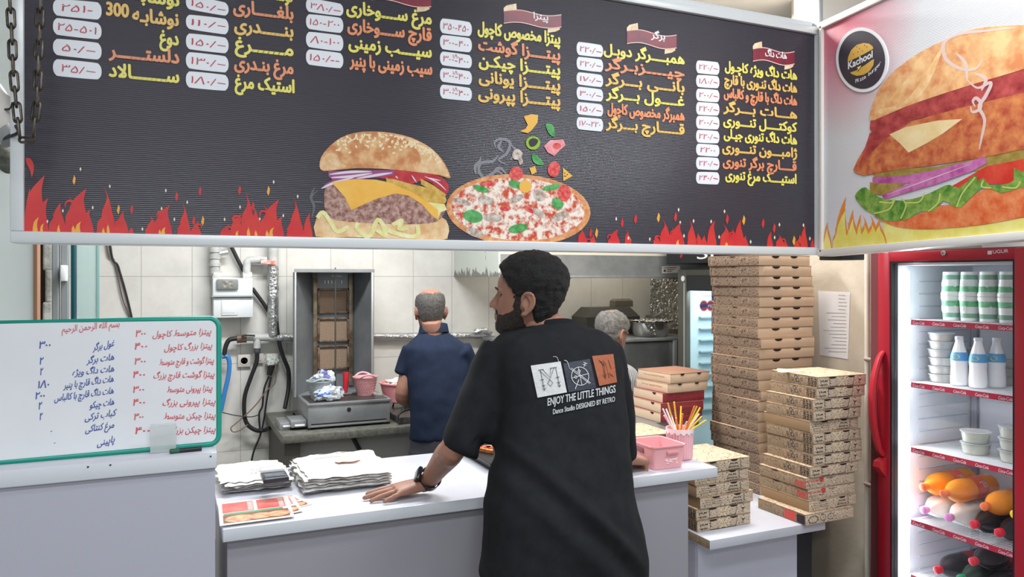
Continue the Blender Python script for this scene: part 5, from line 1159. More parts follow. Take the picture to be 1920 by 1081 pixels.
# soft drink bottles lying with the caps to the door
def pet(name, liquid, capm, labm, square=False, labt=None):
    prof = [(0.0, 0.302), (0.030, 0.301), (0.043, 0.294), (0.046, 0.27), (0.046, 0.235), (0.0445, 0.225), (0.0445, 0.155), (0.0462, 0.145), (0.046, 0.10), (0.040, 0.072), (0.027, 0.048), (0.0165, 0.032), (0.0135, 0.024), (0.0135, 0.012)]
    if square:
        rings = []
        for r, h in prof[1:]:
            ex = 0.5 if r > 0.02 else 1
            rings.append([Vector((h, r * math.copysign(abs(math.cos(a)) ** ex, math.cos(a)) * 0.9, r * math.copysign(abs(math.sin(a)) ** ex, math.sin(a)) * 0.9)) for a in np.linspace(0, 2 * math.pi, 28, endpoint=False)])
        o = MB().loft(rings).build(name, liquid, None, 'none')
        g = MB()
        for k in range(7):
            for s in (-1, 1): g.tube([Vector((0.09 + 0.025 * k, 0.043 * s, -0.02)), Vector((0.105 + 0.025 * k, 0.0435 * s, 0.02))], 0.0015, 5)
            g.tube([Vector((0.09 + 0.025 * k, -0.02, 0.043)), Vector((0.105 + 0.025 * k, 0.02, 0.0435))], 0.0015, 5)
        g.build('moulded_ridge', mat('ridge_white', (212, 214, 210), 0.3), o)
    else:
        o = MB().lathe(prof, (0, 0, 0), 28, axis=(1, 0, 0)).build(name, liquid, None, 'none')
        MB().lathe([(0.0450, 0.156), (0.0452, 0.158), (0.0452, 0.222), (0.0450, 0.224)], (0, 0, 0), 28, axis=(1, 0, 0), caps=False).build('label', labm, o)
        if labt:
            t = MB(); vs, fs, w = glyphs(labt, 0.02, 0.2)
            for a0 in (0.9, 2.3): t.add([Vector((0.163 + 0.055 * (1 - b), 0.0458 * math.cos(a0 + (0.6 * a)), 0.0458 * math.sin(a0 + 0.6 * a))) for a, b in vs], fs)
            t.build('label_lettering', mat('label_white', (230, 220, 220), 0.4), o, smooth=0)
    MB().lathe([(0.0, 0.0), (0.0135, 0.0005), (0.0155, 0.002), (0.0158, 0.018), (0.0145, 0.020), (0.0145, 0.024), (0.0, 0.024)], (0, 0, 0), 24, axis=(1, 0, 0)).build('cap', capm, o)
    return o
M_or = mat('orange_drink', (244, 150, 40), 0.12, sss=0.0); M_cola = mat('cola_drink', (40, 34, 38), 0.08); M_doogh = mat('doogh_white', (236, 236, 232), 0.3); M_clr = mat('pale_drink', (214, 216, 190), 0.1)
C_or, C_red, C_pk, C_yel, C_gr = mat('cap_orange', (250, 124, 70), 0.4), mat('cap_red', (226, 40, 62), 0.4), mat('cap_pink', (232, 150, 218), 0.4), mat('cap_yellow', (252, 212, 50), 0.4), mat('cap_green', (30, 140, 92), 0.4)
pO = pet('orange_drink_bottle', M_or, C_or, mat('label_orange', (238, 110, 78), 0.4, col2=(224, 80, 70), nscale=20), labt='Fanta')
pK = pet('cola_bottle', M_cola, C_red, mat('label_red', (150, 26, 42), 0.4), labt='Coca-Cola')
pW = pet('yoghurt_drink_bottle', M_doogh, C_pk, None, True)
pY = pet('soft_drink_bottle', M_clr, C_yel, mat('label_lemon', (226, 220, 150), 0.4)); pG = pet('soft_drink_bottle', mat('green_drink', (40, 60, 50), 0.1), C_gr, mat('label_green', (30, 110, 70), 0.4))
def lay(p, first, y, z, x, rz, label, group): o = place(p, first, x, y, z, rz, label, group, 'bottle'); return o
z4 = SHZ[3] + 0.0505; x4 = 2.795
lay(pW, True, 2.165, z4 - 0.003, x4, 0.05, 'white yoghurt drink bottle lying against the fridge wall, pink cap', 'yoghurt drink bottles'); lay(pW, False, 2.058, z4 - 0.003, x4, 0.04, 'white yoghurt drink bottle lying beside the cola, pink cap', 'yoghurt drink bottles')
lay(pK, True, 1.955, z4, x4, 0.02, 'cola bottle lying under the orange bottle, next to yoghurt drink', 'cola bottles on the fourth shelf'); lay(pK, False, 1.855, z4, x4 - 0.005, 0.02, 'cola bottle lying at the right edge of the fourth shelf', 'cola bottles on the fourth shelf')
lay(pY, True, 1.80, z4 + 0.082, x4, -0.03, 'soft drink bottle with yellow cap at the right door frame', 'soft drink bottles')
lay(pO, True, 2.168, z4 + 0.0895, x4, 0.06, 'orange drink bottle lying furthest left against the fridge wall', 'orange drink bottles'); lay(pO, False, 2.066, z4 + 0.0895, x4 - 0.015, 0.05, 'orange drink bottle lying in the middle of three', 'orange drink bottles'); lay(pO, False, 1.905, z4 + 0.083, x4 - 0.01, 0.04, 'orange drink bottle lying on top of the two colas', 'orange drink bottles')
z5 = SHZ[4] + 0.0505
lay(pK, False, 2.105, z5, x4, 0.02, 'cola bottle lying furthest left on the lowest visible shelf', 'cola bottles on the lowest shelf'); lay(pG, True, 2.008, z5, x4, 0.0, 'dark bottle with green cap between two lying colas', 'soft drink bottles'); lay(pK, False, 1.908, z5, x4, 0.0, 'cola bottle lying below the raised one on the lowest shelf', 'cola bottles on the lowest shelf'); lay(pK, False, 1.958, z5 + 0.083, x4, 0.02, 'cola bottle lying on top of the lower ones', 'cola bottles on the lowest shelf')

# ================================================================== the small dark fridge in the kitchen
X2 = 3.05; ya, yb = 3.52, 4.15
f2 = thing('kitchen_fridge', 'dark upright glass door fridge behind the tallest stack of boxes', 'fridge', (3.3, 3.85, 0))
M_ol = mat('dark_olive_metal', (88, 88, 80), 0.4, 0.3); M_bl2 = mat('fridge_black', (36, 38, 42), 0.35)
M_aqua = mat('fridge_aqua', (196, 218, 222), 0.4)
bd = MB(); bd.box((3.09, yb - 0.03, 0), (3.6, yb, 1.68)).box((3.09, ya, 0), (3.6, ya + 0.03, 1.68)).box((3.57, ya + 0.03, 0), (3.6, yb - 0.03, 1.68)).box((3.09, ya + 0.03, 0), (3.57, yb - 0.03, 0.15)).box((3.09, ya + 0.03, 1.64), (3.57, yb - 0.03, 1.68))
bd.build('cabinet_body', M_ol, f2, smooth=0)
ln = MB(); ln.box((3.10, yb - 0.05, 0.15), (3.57, yb - 0.031, 1.60)).box((3.55, ya + 0.03, 0.15), (3.57, yb - 0.05, 1.60)).box((3.10, ya + 0.03, 0.15), (3.57, ya + 0.045, 1.6))
ln.build('liner', M_aqua, f2, smooth=0)
MB().box((2.98, ya, 1.70), (3.6, yb + 0.03, 2.1), 0, 0.01).build('header_box', M_bl2, f2)
F2 = on_plane((2.98, 4, 1.7), (-1, 0, 0)); t = MB(); write(t, 'SI', (1307, 486), (1338, 483), 32, F2, 0.001); t.build('header_lettering', mat('header_white', (220, 220, 220), 0.4), f2, smooth=0)
t = MB().lathe([(0.012, 0), (0.012, 0.004)], F2(1278, 480, 0), 14, axis=(-1, 0, 0)).build('red_badge', mat('badge_red', (150, 40, 46), 0.4), f2)
dd = MB(); zt2 = 1.665
dd.box((X2, yb - 0.09, 0.1), (X2 + 0.035, yb, zt2), 0, 0.004).box((X2, ya, 0.1), (X2 + 0.035, ya + 0.06, zt2), 0, 0.004).box((X2, ya + 0.06, 1.625), (X2 + 0.035, yb - 0.09, zt2), 0, 0.004).box((X2, ya + 0.06, 0.1), (X2 + 0.035, yb - 0.09, 0.18), 0, 0.004)
d2 = dd.build('door', M_ol, f2)
MB().box((X2 + 0.004, ya + 0.06, 1.53), (X2 + 0.03, yb - 0.09, 1.625)).build('top_band', M_bl2, d2, smooth=0)
MB().box((X2 - 0.004, yb - 0.078, 0.12), (X2 + 0.0, yb - 0.066, 1.58)).build('trim_strip', M_alu, d2)
MB().lathe([(0.018, 0), (0.018, 0.004)], on_plane((X2, 4, 1), (-1, 0, 0))(1281, 522, 0), 16, axis=(-1, 0, 0)).build('round_sticker', mat('sticker_white', (230, 230, 232), 0.4), d2)
MB().box((X2 + 0.014, ya + 0.06, 0.18), (X2 + 0.018, yb - 0.09, 1.53)).build('glass', M_glass, d2, smooth=0)
for k in range(9):
    z = 1.35 - 0.075 * k; MB().box((3.18, yb - 0.075, z), (3.5, yb - 0.051, z + 0.008)).build('shelf_rail', mat('rail_aqua', (150, 172, 178), 0.4), f2)
pn = MB(); pn.box((3.14, ya + 0.06, 1.28), (3.146, 3.92, 1.53))
pnl = pn.build('poster_panel', mat('poster_blue', (48, 72, 156), 0.4), f2, smooth=0)
F3 = on_plane((3.14, 4, 1), (-1, 0, 0)); t = MB()
for (x, y) in ((1333, 573), (1320, 573)):
    poly(t, ell(x, y, 8.5, 11, 0, 20), F3, 0.0008, 1); poly(t, ell(x, y, 7, 9, 0, 20), F3, 0.0012, 0); ribbon(t, [(x - 7, y + 1), (x + 7, y - 1)], 6, F3, 0.0016, 2)
write(t, 'PEPSI', (1328, 576), (1345, 575), 7, F3, 0.002, 1, 0.02); ribbon(t, [(1318, 555), (1345, 554)], 1, F3, 0.001, 1)
t.build('poster_print', [mat('poster_red', (190, 50, 66), 0.4), mat('poster_white', (226, 228, 232), 0.4), mat('poster_blue2', (40, 60, 140), 0.4)], pnl, smooth=0)
area('kitchen_fridge_light', (3.3, 3.85, 1.6), (0.3, 0.3), 5, (0.85, 0.96, 1.0))
# ================================================================== kitchen
M_st = mat('stainless', (164, 167, 168), 0.34, 0.45, col2=(142, 145, 146), nscale=6, bump=(14, 0.05)); M_std = mat('stainless_dark', (104, 106, 106), 0.4, 0.4, col2=(90, 92, 92), nscale=6)
M_foil = mat('foil', (206, 206, 204), 0.22, 0.95, bump=(70, 1.0)); M_stone = mat('stone_slab', (112, 112, 104), 0.4, col2=(80, 80, 74), nscale=40, detail=8)
M_bk = mat('black_rubber', (36, 36, 38), 0.5); M_tablef = mat('grey_front', (172, 172, 168), 0.5)
tb_ = thing('kitchen_worktop', 'stone kitchen worktop along the tiled wall under the kebab grill', 'worktop', (1.2, 4.7, 0))
MB().box((0.575, 4.3, 0.715), (2.0, 5.09, 0.76), 0, 0.006).build('slab', M_stone, tb_)
MB().box((0.68, 4.42, 0), (2.0, 4.44, 0.715)).build('front_panel', M_tablef, tb_, smooth=0)
MB().box((0.595, 4.36, 0), (0.68, 5.05, 0.715)).build('support', mat('support_dark', (92, 90, 86), 0.7), tb_, smooth=0)
MB().tube([Vector((0.98, 4.41, 0.70)), Vector((1.17, 4.40, 0.34))], 0.012, 8).build('brace', M_bk, tb_)
# kebab grill
G = thing('kebab_grill', 'stainless upright kebab grill with burner plates and a vertical spit', 'grill', (0.95, 4.7, 0.76))
gz = 0.772; gt = 0.905
MB().box((0.728, 4.4, gz), (1.197, 4.98, gt), 0, 0.004).build('base_box', M_st, G)
MB().box((0.722, 4.393, gt - 0.012), (1.203, 4.985, gt + 0.004), 0, 0.003).build('rim', M_st, G)
MB().box((0.74, 4.41, gt + 0.0042), (1.185, 4.70, gt + 0.007)).build('drip_tray', mat('tray_dark', (96, 96, 94), 0.35, 0.7), G)
MB().box((0.745, 4.3985, gz + 0.006), (1.175, 4.401, gz + 0.014)).build('drawer_slot', M_alu, G); MB().box((0.745, 4.3985, gz + 0.015), (1.175, 4.4005, gz + 0.022)).build('slot_shadow_gap', mat('black_gap', (20, 20, 20), 0.8), G)
MB().lathe([(0.012, 0), (0.012, 0.004), (0.008, 0.005)], (0.957, 4.401, 0.862), 16, axis=(0, -1, 0)).build('knob', M_bk, G)
for x in (0.735, 1.19):
    for y in (4.42, 4.94): MB().box((x - 0.01, y - 0.01, 0.7605), (x + 0.01, y + 0.01, gz)).build('foot', M_bk, G)
MB().box((0.585, 4.46, 0.7605), (0.64, 4.66, 0.80), 0, 0.003).build('gas_bracket', M_st, G)
MB().box((0.64, 4.43, 0.775), (0.725, 4.60, 0.815), 0, 0.003).build('valve_box', M_st, G)
for x, y, z in ((0.60, 4.44, 0.78), (0.66, 4.41, 0.785)): MB().tube([Vector((x, y + 0.02, z)), Vector((x + 0.055, y + 0.02, z))], 0.008, 8).build('valve_rod', M_alu, G)
hz = 1.645
hs = MB(); yb_, yf_ = 4.985, 4.70
hs.box((0.845, 4.95, gt), (1.102, yb_, hz))                                        # back
for pts in ([(0.704, yf_), (0.845, 4.95)], [(1.168, yf_), (1.102, 4.95)]):
    (xa_, ya_), (xb_, yb2) = pts; s = -1 if xa_ < 0.9 else 1
    hs.prism([Vector((xa_, ya_, gt)), Vector((xb_, yb2, gt)), Vector((xb_, yb2, hz)), Vector((xa_, ya_, hz))], (s * 0.012, 0.012, 0))
hs.build('housing', mat('stainless_grey', (132, 138, 142), 0.35, 0.25, col2=(112, 118, 122), nscale=4), G, smooth=0)
MB().prism([Vector((0.695, yf_ - 0.012, hz)), Vector((1.178, yf_ - 0.012, hz)), Vector((1.12, yb_ + 0.01, hz)), Vector((0.832, yb_ + 0.01, hz))], (0, 0, 0.02)).build('top_plate', M_st, G, smooth=0)
MB().box((1.158, yf_ - 0.012, gt), (1.172, yf_ + 0.01, hz), 0, 0.003).build('edge_trim', M_alu, G); MB().box((0.698, yf_ - 0.012, gt), (0.708, yf_ + 0.01, hz), 0, 0.003).build('edge_trim', M_alu, G)
MB().box((0.848, 4.932, gt + 0.02), (0.876, 4.951, hz - 0.01), 0, 0.002).box((1.072, 4.932, gt + 0.02), (1.10, 4.951, hz - 0.01), 0, 0.002).build('burner_rail', mat('tarnished_steel', (142, 132, 116), 0.4, 0.6, col2=(104, 86, 66), nscale=18), G)
M_cer = mat('burner_ceramic', (150, 128, 106), 0.9, col2=(116, 100, 86), nscale=160); M_burn = mat('burner_frame', (124, 116, 104), 0.5, 0.5, col2=(90, 66, 48), nscale=30)
for z0, z1 in ((1.385, 1.545), (1.205, 1.36), (1.03, 1.185)):
    b = MB()
    for a, c in (((0.874, z0), (1.074, z0 + 0.014)), ((0.874, z1 - 0.014), (1.074, z1)), ((0.874, z0), (0.888, z1)), ((1.06, z0), (1.074, z1))): b.box((a[0], 4.925, a[1]), (c[0], 4.951, c[1]), 0, 0.003)
    bp = b.build('burner', M_burn, G); MB().box((0.887, 4.938, z0 + 0.013), (1.061, 4.951, z1 - 0.013)).build('ceramic_plate', M_cer, bp, smooth=0)
for k in range(6):
    if k == 4: continue
    MB().box((0.918 + 0.021 * k, 4.938, 1.575), (0.926 + 0.021 * k, 4.9495, 1.595)).build('vent_slot', mat('slot_light', (226, 222, 210), 0.4), G)
MB().tube([Vector((0.948, 4.74, gt + 0.005)), Vector((0.948, 4.74, 1.62)), Vector((0.948, 4.74, 1.675))], [0.005, 0.005, 0.0035], 8).build('spit', mat('spit_steel', (110, 108, 104), 0.35, 0.8), G)
MB().tube([Vector((0.925, 4.74, 1.625)), Vector((0.99, 4.745, 1.62))], 0.003, 6).build('spit_arm', M_alu, G)
for pts in ([(0.77, 4.41), (0.80, 4.46), (0.79, 4.66)], [(1.16, 4.43), (1.13, 4.47), (1.14, 4.66)]): MB().tube([Vector((x, y, gt + 0.024)) for x, y in pts], 0.010, 8, flat=0.6).build('tray_handle', M_alu, G)
for x, y in ((0.80, 4.60), (0.95, 4.63)): MB().box((x, y, gt + 0.012), (x + 0.22, y + 0.015, gt + 0.02), 0, 0.002).build('grate_bar', M_st, G)
# things on the grill
M_gb = mat('grey_plastic', (176, 186, 188), 0.4); M_gbd = mat('basket_hole', (120, 130, 134), 0.6)
def round_basket(cx, cy, z, r, h, m, md, label, nm):
    o = MB().lathe([(r * 0.66, 0.0), (r * 0.68, 0.002), (r * 0.95, h * 0.8), (r, h * 0.86), (r * 1.04, h * 0.86), (r * 1.04, h * 0.9), (r * 0.96, h * 0.9), (r * 0.62, 0.006), (0, 0.005)], (cx, cy, z), 36).build(nm, m); tag(o, label, 'basket')
    for s in (-1, 1):
        MB().tube(curve([(cx + r * 1.02 * math.cos(a), cy + s * 0 + r * 1.02 * math.sin(a), z + h * (0.88 + 0.14 * math.sin(math.pi * i / 4))) for i, a in enumerate(np.linspace(math.radians(-130 if s < 0 else 50), math.radians(-50 if s < 0 else 130), 5))], 5), 0.006, 8).build('handle', m, o)
    d = MB()
    for row in range(5):
        for k in range(24):
            a = 2 * math.pi * (k + 0.5 * (row % 2)) / 24; hh = h * (0.2 + 0.13 * row); rr_ = r * (0.68 + 0.27 * (hh / (h * 0.8))) + 0.0004
            d.lathe([(0.0032, -0.001), (0.0032, 0.001)], (cx + rr_ * math.cos(a), cy + rr_ * math.sin(a), z + hh), 6, axis=(math.cos(a), math.sin(a), 0))
    d.build('hole_pattern', md, o); return o
round_basket(1.09, 4.56, gt + 0.008, 0.073, 0.125, M_pink, M_pinkd, 'pink perforated basket standing on the kebab grill', 'round_basket')
round_basket(0.822, 4.53, gt + 0.008, 0.080, 0.12, M_gb, M_gbd, 'light grey perforated basket with plastic bags on the kebab grill', 'round_basket')
def crumple(c, r, n, seed, mats, name, label, cat):
    m = MB().ball(c, r, 0, 16); c = Vector(c)
    for i, v in enumerate(m.v):
        d = v - c; k = 1 + 0.55 * noise.noise(d * 26 + Vector((seed, 0, 0))) + 0.3 * noise.noise(d * 70 + Vector((0, seed, 0))); v.xyz = c + d * k
    lo = min(v.z for v in m.v); 
    for v in m.v: v.z = max(v.z, c.z - (r if isinstance(r, (int, float)) else r[2]) * 0.75)
    for i, f in enumerate(m.f):
        p = m.v[f[0]]; m.m[i] = 1 if noise.noise(p * 30 + Vector((seed, seed, 0))) > 0.32 else 0
    o = m.build(name, mats, smooth=25); tag(o, label, cat); return o
M_film = mat('clear_film', (214, 220, 226), 0.12, alpha=0.85, bump=(90, 0.5)); M_bluep = mat('blue_print', (70, 110, 190), 0.3); M_vp = mat('violet_print', (110, 110, 170), 0.3)
crumple((0.855, 4.46, gt + 0.045), (0.070, 0.05, 0.045), 0, 4, [M_film, M_bluep], 'plastic_bag', 'crumpled clear plastic bag hanging over the front of the grey basket', 'bag')
crumple((0.845, 4.56, gt + 0.135), (0.06, 0.05, 0.03), 0, 9, [M_film, M_vp], 'plastic_bag', 'clear plastic bag with violet print filling the grey basket', 'bag')
tag(MB().tube([Vector((0.985, 4.63, gt + 0.022)), Vector((0.99, 4.635, gt + 0.14))], [0.014, 0.019], 16).build('red_cup', mat('red_plastic', (196, 42, 56), 0.4)), 'small red plastic cup between the two baskets on the kebab grill', 'cup')
# stove and pink tub behind the cook
S = thing('gas_stove', 'dark gas stove on the worktop between the kebab grill and the cook', 'stove', (1.5, 4.62, 0.76))
MB().box((1.24, 4.36, 0.7605), (1.96, 4.95, 0.80), 0, 0.005).build('body', mat('stove_dark', (70, 70, 66), 0.35, 0.4, col2=(98, 98, 92), nscale=30), S)
for x in (1.40, 1.74):
    MB().lathe([(0.05, 0), (0.05, 0.012), (0.03, 0.02), (0, 0.02)], (x, 4.62, 0.80), 20).build('burner', M_bk, S)
    for k in range(4):
        a = math.pi / 4 + k * math.pi / 2; MB().tube([Vector((x + 0.03 * math.cos(a), 4.62 + 0.03 * math.sin(a), 0.832)), Vector((x + 0.13 * math.cos(a), 4.62 + 0.13 * math.sin(a), 0.832)), Vector((x + 0.14 * math.cos(a), 4.62 + 0.14 * math.sin(a), 0.802))], 0.006, 6).build('pan_support', M_bk, S)
MB().tube(curve([(1.22, 4.33, 0.79), (1.24, 4.34, 0.83), (1.32, 4.37, 0.845), (1.42, 4.38, 0.838)], 6), 0.007, 8).build('gas_hose', M_bk, S)
o = MB().lathe([(0.105, 0.0), (0.11, 0.004), (0.135, 0.11), (0.142, 0.112), (0.142, 0.118), (0.13, 0.118), (0.104, 0.008), (0, 0.008)], (1.36, 4.72, 0.84), 30).build('pink_tub', mat('pink_tub_plastic', (226, 150, 154), 0.4)); tag(o, 'pink plastic tub on the gas stove beside the cook', 'tub')
crumple((1.36, 4.70, 0.945), (0.10, 0.10, 0.035), 0, 2, [mat('tub_contents', (222, 218, 210), 0.5), mat('tub_print', (200, 96, 90), 0.5)], 'plastic_bag', 'white crumpled bag inside the pink tub', 'bag')
# extractor hood
Hd = thing('extractor_hood', 'wide stainless extractor hood over the kitchen line with peeling pale side', 'hood', (2.5, 4.7, EYE))
M_peel = mat('peeling_paint', (196, 202, 194), 0.5); nt = M_peel.node_tree; bs = nt.nodes['Principled BSDF']
g = nt.nodes.new('ShaderNodeNewGeometry'); sp = nt.nodes.new('ShaderNodeSeparateXYZ'); nt.links.new(g.outputs['Position'], sp.inputs[0])
nz = nt.nodes.new('ShaderNodeTexNoise'); nz.inputs['Scale'].default_value = 22; mp_ = nt.nodes.new('ShaderNodeMapping'); mp_.inputs['Scale'].default_value = (1, 1.6, 0.35)
nt.links.new(g.outputs['Position'], mp_.inputs[0]); nt.links.new(mp_.outputs[0], nz.inputs['Vector'])
mr = nt.nodes.new('ShaderNodeMapRange'); mr.inputs[1].default_value = EYE; mr.inputs[2].default_value = EYE + 0.075; mr.inputs[3].default_value = 0.30; mr.inputs[4].default_value = -0.12
nt.links.new(sp.outputs['Z'], mr.inputs[0]); ad = nt.nodes.new('ShaderNodeMath'); ad.operation = 'ADD'; nt.links.new(nz.outputs[0], ad.inputs[0]); nt.links.new(mr.outputs[0], ad.inputs[1])
gt_ = nt.nodes.new('ShaderNodeMath'); gt_.operation = 'GREATER_THAN'; gt_.inputs[1].default_value = 0.62; nt.links.new(ad.outputs[0], gt_.inputs[0])
mxc = nt.nodes.new('ShaderNodeMix'); mxc.data_type = 'RGBA'; mxc.inputs[6].default_value = lin((198, 204, 196)); mxc.inputs[7].default_value = lin((120, 122, 116)); nt.links.new(gt_.outputs[0], mxc.inputs[0]); nt.links.new(mxc.outputs[2], bs.inputs['Base Color'])
hx0, hx1, hy0 = 1.843, 3.62, 4.3
MB().box((hx0, hy0, EYE), (hx0 + 0.012, 5.09, 2.3)).build('side_panel', M_peel, Hd, smooth=0)
MB().box((hx0 + 0.012, hy0, EYE), (hx1, hy0 + 0.012, 1.757)).build('front_panel', M_st, Hd, smooth=0)
MB().box((hx0 + 0.012, hy0 + 0.006, 1.757), (hx1, hy0 + 0.02, 2.3)).build('upper_board', mat('cream_board', (216, 208, 190), 0.6), Hd, smooth=0)
MB().box((hx1, hy0, EYE), (hx1 + 0.012, 5.09, 2.3)).build('side_panel', M_peel, Hd, smooth=0)
MB().box((hx0 + 0.012, hy0 + 0.02, 2.0), (hx1, 5.09, 2.01)).build('inner_top', M_std, Hd, smooth=0)
MB().box((hx0, hy0 - 0.006, EYE - 0.010), (hx1, hy0 + 0.012, EYE + 0.004), 0, 0.002).build('bottom_lip', M_st, Hd)
Hp = on_plane((2, hy0, 2), (0, -1, 0)); m = MB(); poly(m, [(1241, 499), (1275, 498), (1275, 511), (1241, 512)], Hp, 0.001, 0)
for k in range(3): ribbon(m, [(1250 if k else 1243, 502 + 3.2 * k), (1268 - 4 * k, 501.5 + 3.2 * k)], 1.1, Hp, 0.0016, 1)
poly(m, [(1243, 509), (1246, 504), (1249, 509)], Hp, 0.0016, 1)
m.build('warning_label', [mat('label_cream', (206, 202, 190), 0.5), M_ink], Hd, smooth=0)
# steel oven unit, grill cover, pot, foil
ov = thing('steel_oven', 'dark stainless oven unit below the extractor hood', 'oven', (2.9, 4.75, 0))
oz = 1.195
MB().box((2.05, 4.46, 0.05), (3.40, 5.05, oz - 0.02), 0, 0.004).build('body', M_std, ov)
MB().box((2.03, 4.445, oz - 0.02), (3.42, 5.06, oz), 0, 0.003).build('top', M_st, ov)
MB().box((PY(1263, 632, 4.445).x, 4.44, 0.98), (PY(1269, 632, 4.445).x, 4.46, oz - 0.02), 0, 0.002).build('corner_trim', M_alu, ov)
for x in (2.1, 3.35): MB().box((x - 0.02, 4.5, 0), (x + 0.02, 4.54, 0.05)).build('foot', M_bk, ov)
M_mesh = mat('dark_mesh', (60, 60, 58), 0.5, 0.3, col2=(84, 84, 80), nscale=190)
m = MB(); za, zb2 = oz + 0.002, 1.395
m.loft([[Vector((2.74, 4.80, za)), Vector((3.19, 4.80, za)), Vector((3.19, 5.02, za)), Vector((2.74, 5.02, za))], [Vector((2.74, 4.80, za + 0.13)), Vector((3.19, 4.80, za + 0.13)), Vector((3.19, 5.02, za + 0.13)), Vector((2.74, 5.02, za + 0.13))], [Vector((2.80, 4.84, zb2)), Vector((3.13, 4.84, zb2)), Vector((3.13, 4.99, zb2)), Vector((2.80, 4.99, zb2))]])
gc = m.build('grill_cover', M_mesh, smooth=0); tag(gc, 'black mesh grill cover with a box handle on the oven unit', 'cover')
hd = MB(); hx = PY(1165, 570, 4.91).x
hd.loft([[Vector((hx + sx * 0.078, 4.91 + sy * 0.04, zb2)) for sx, sy in ((-1, -1), (1, -1), (1, 1), (-1, 1))], [Vector((hx + sx * 0.075, 4.91 + sy * 0.04, zb2 + 0.045)) for sx, sy in ((-1, -1), (1, -1), (1, 1), (-1, 1))], [Vector((hx + sx * 0.055, 4.91 + sy * 0.03, zb2 + 0.06)) for sx, sy in ((-1, -1), (1, -1), (1, 1), (-1, 1))]])
hd.build('handle', mat('handle_brown', (104, 98, 88), 0.4), gc, smooth=0)
pc = PY(1220, 632, 4.62); pot = MB().lathe([(0.115, 0.0), (0.12, 0.004), (0.148, 0.095), (0.165, 0.10), (0.165, 0.104), (0.146, 0.103), (0.116, 0.008), (0, 0.008)], (pc.x, 4.62, oz + 0.001), 40).build('steel_bowl', mat('bowl_steel', (190, 190, 188), 0.2, 0.9)); tag(pot, 'stainless bowl covered with crumpled foil on the oven unit', 'bowl')
def foil_sheet(f, nu, nv, amp, seed):
    vs = [f(a / nu, b / nv) + Vector((amp * noise.noise(Vector((a * 1.3, b * 1.3, seed))), amp * noise.noise(Vector((a * 1.3, b * 1.3, seed + 9))), amp * noise.noise(Vector((a * 1.1, b * 1.1, seed + 20))))) for a in range(nu + 1) for b in range(nv + 1)]
    return MB().add(vs, [[a * (nv + 1) + b, (a + 1) * (nv + 1) + b, (a + 1) * (nv + 1) + b + 1, a * (nv + 1) + b + 1] for a in range(nu) for b in range(nv)])
m = foil_sheet(lambda u, v: Vector((pc.x + 0.16 * (2 * u - 1) * math.sqrt(1 - 0.5 * (2 * v - 1) ** 2), 4.62 + 0.16 * (2 * v - 1) * math.sqrt(1 - 0.5 * (2 * u - 1) ** 2), oz + 0.112)), 22, 22, 0.014, 1)
m2 = foil_sheet(lambda u, v: Vector((pc.x - 0.17 + 0.12 * u * (1 - v * 0.5) + 0.06 * v, 4.46 + 0.03 * u - 0.015 * v, oz + 0.108 - 0.085 * v)), 10, 10, 0.010, 5); m.add(m2.v, m2.f)
m.build('foil_cover', M_foil, pot, smooth=20)
fx0, fx1 = PY(1218, 560, 5.0).x, PY(1285, 560, 5.0).x
m = foil_sheet(lambda u, v: Vector((fx0 + (fx1 - fx0) * u - (0.05 if v > 0.7 else 0) * (1 - u), 4.99 - 0.03 * u, 1.60 - 0.39 * v)), 30, 30, 0.016, 3)
o = m.build('foil_sheet', M_foil, smooth=20); tag(o, 'large crumpled sheet of foil standing behind the steel bowl', 'foil')
# ---- gas meter, pipes, sockets, hoses on the back wall
YW = 5.09
def PW(x, y, d=0.0): return PY(x, y, YW - d)
gm = thing('gas_meter', 'white gas meter box on the tiled wall with grey display window', 'meter', tuple(PW(437, 597)))
M_mt = mat('meter_white', (222, 226, 228), 0.4)
def wbox(x0, y0, x1, y1, d0, d1, bev=0.006):
    a, b = PW(x0, y1, d1), PW(x1, y0, d1); return MB().box((a.x, YW - d1, a.z), (b.x, YW - d0, b.z), 0, bev)
wbox(399, 521, 474, 556, 0, 0.13).build('upper_case', M_mt, gm); wbox(397, 553, 476, 557, 0, 0.14, 0.002).build('seam_band', mat('meter_grey', (160, 166, 168), 0.4), gm); wbox(400, 557, 475, 596, 0, 0.12).build('lower_case', M_mt, gm)
wbox(406, 523, 447, 543, 0.13, 0.15, 0.008).build('display_frame', mat('display_grey', (130, 134, 132), 0.4), gm); wbox(417, 526, 436, 540, 0.15, 0.152, 0.001).build('display_window', mat('display_face', (176, 176, 166), 0.2, col2=(70, 62, 56), nscale=40), gm)
wbox(415, 562, 446, 591, 0.12, 0.126, 0.003).build('raised_plate', M_mt, gm); wbox(417, 566, 440, 586, 0.126, 0.128, 0.002).build('plate_panel', mat('meter_light', (232, 236, 238), 0.3), gm)
M_pipe = mat('white_pipe', (206, 208, 206), 0.4, col2=(178, 180, 176), nscale=14)
pi = thing('gas_piping', 'white and foil wrapped gas pipes on the tiled wall around the meter', 'pipe', tuple(PW(512, 640)))
def wtube(pts, r, d=0.06, k=0, n=12):
    P = [PW(x, y, d) for x, y in pts]; P = curve(P, k) if k else P
    return MB().tube(P, r, n)
wtube([(403, 440), (403, 512)], 0.030).build('inlet_pipe', M_pipe, pi); 
for y in (466, 478, 492): wtube([(403, y), (403, y + 7)], 0.036).build('pipe_joint', M_pipe, pi)
wtube([(399, 515), (414, 519)], 0.036).build('inlet_elbow', M_pipe, pi)
MB().lathe([(0.02, 0), (0.02, 0.06)], PW(408, 475, 0.06), 10, axis=(1, 0, 0.2)).build('side_cap', M_alu, pi)
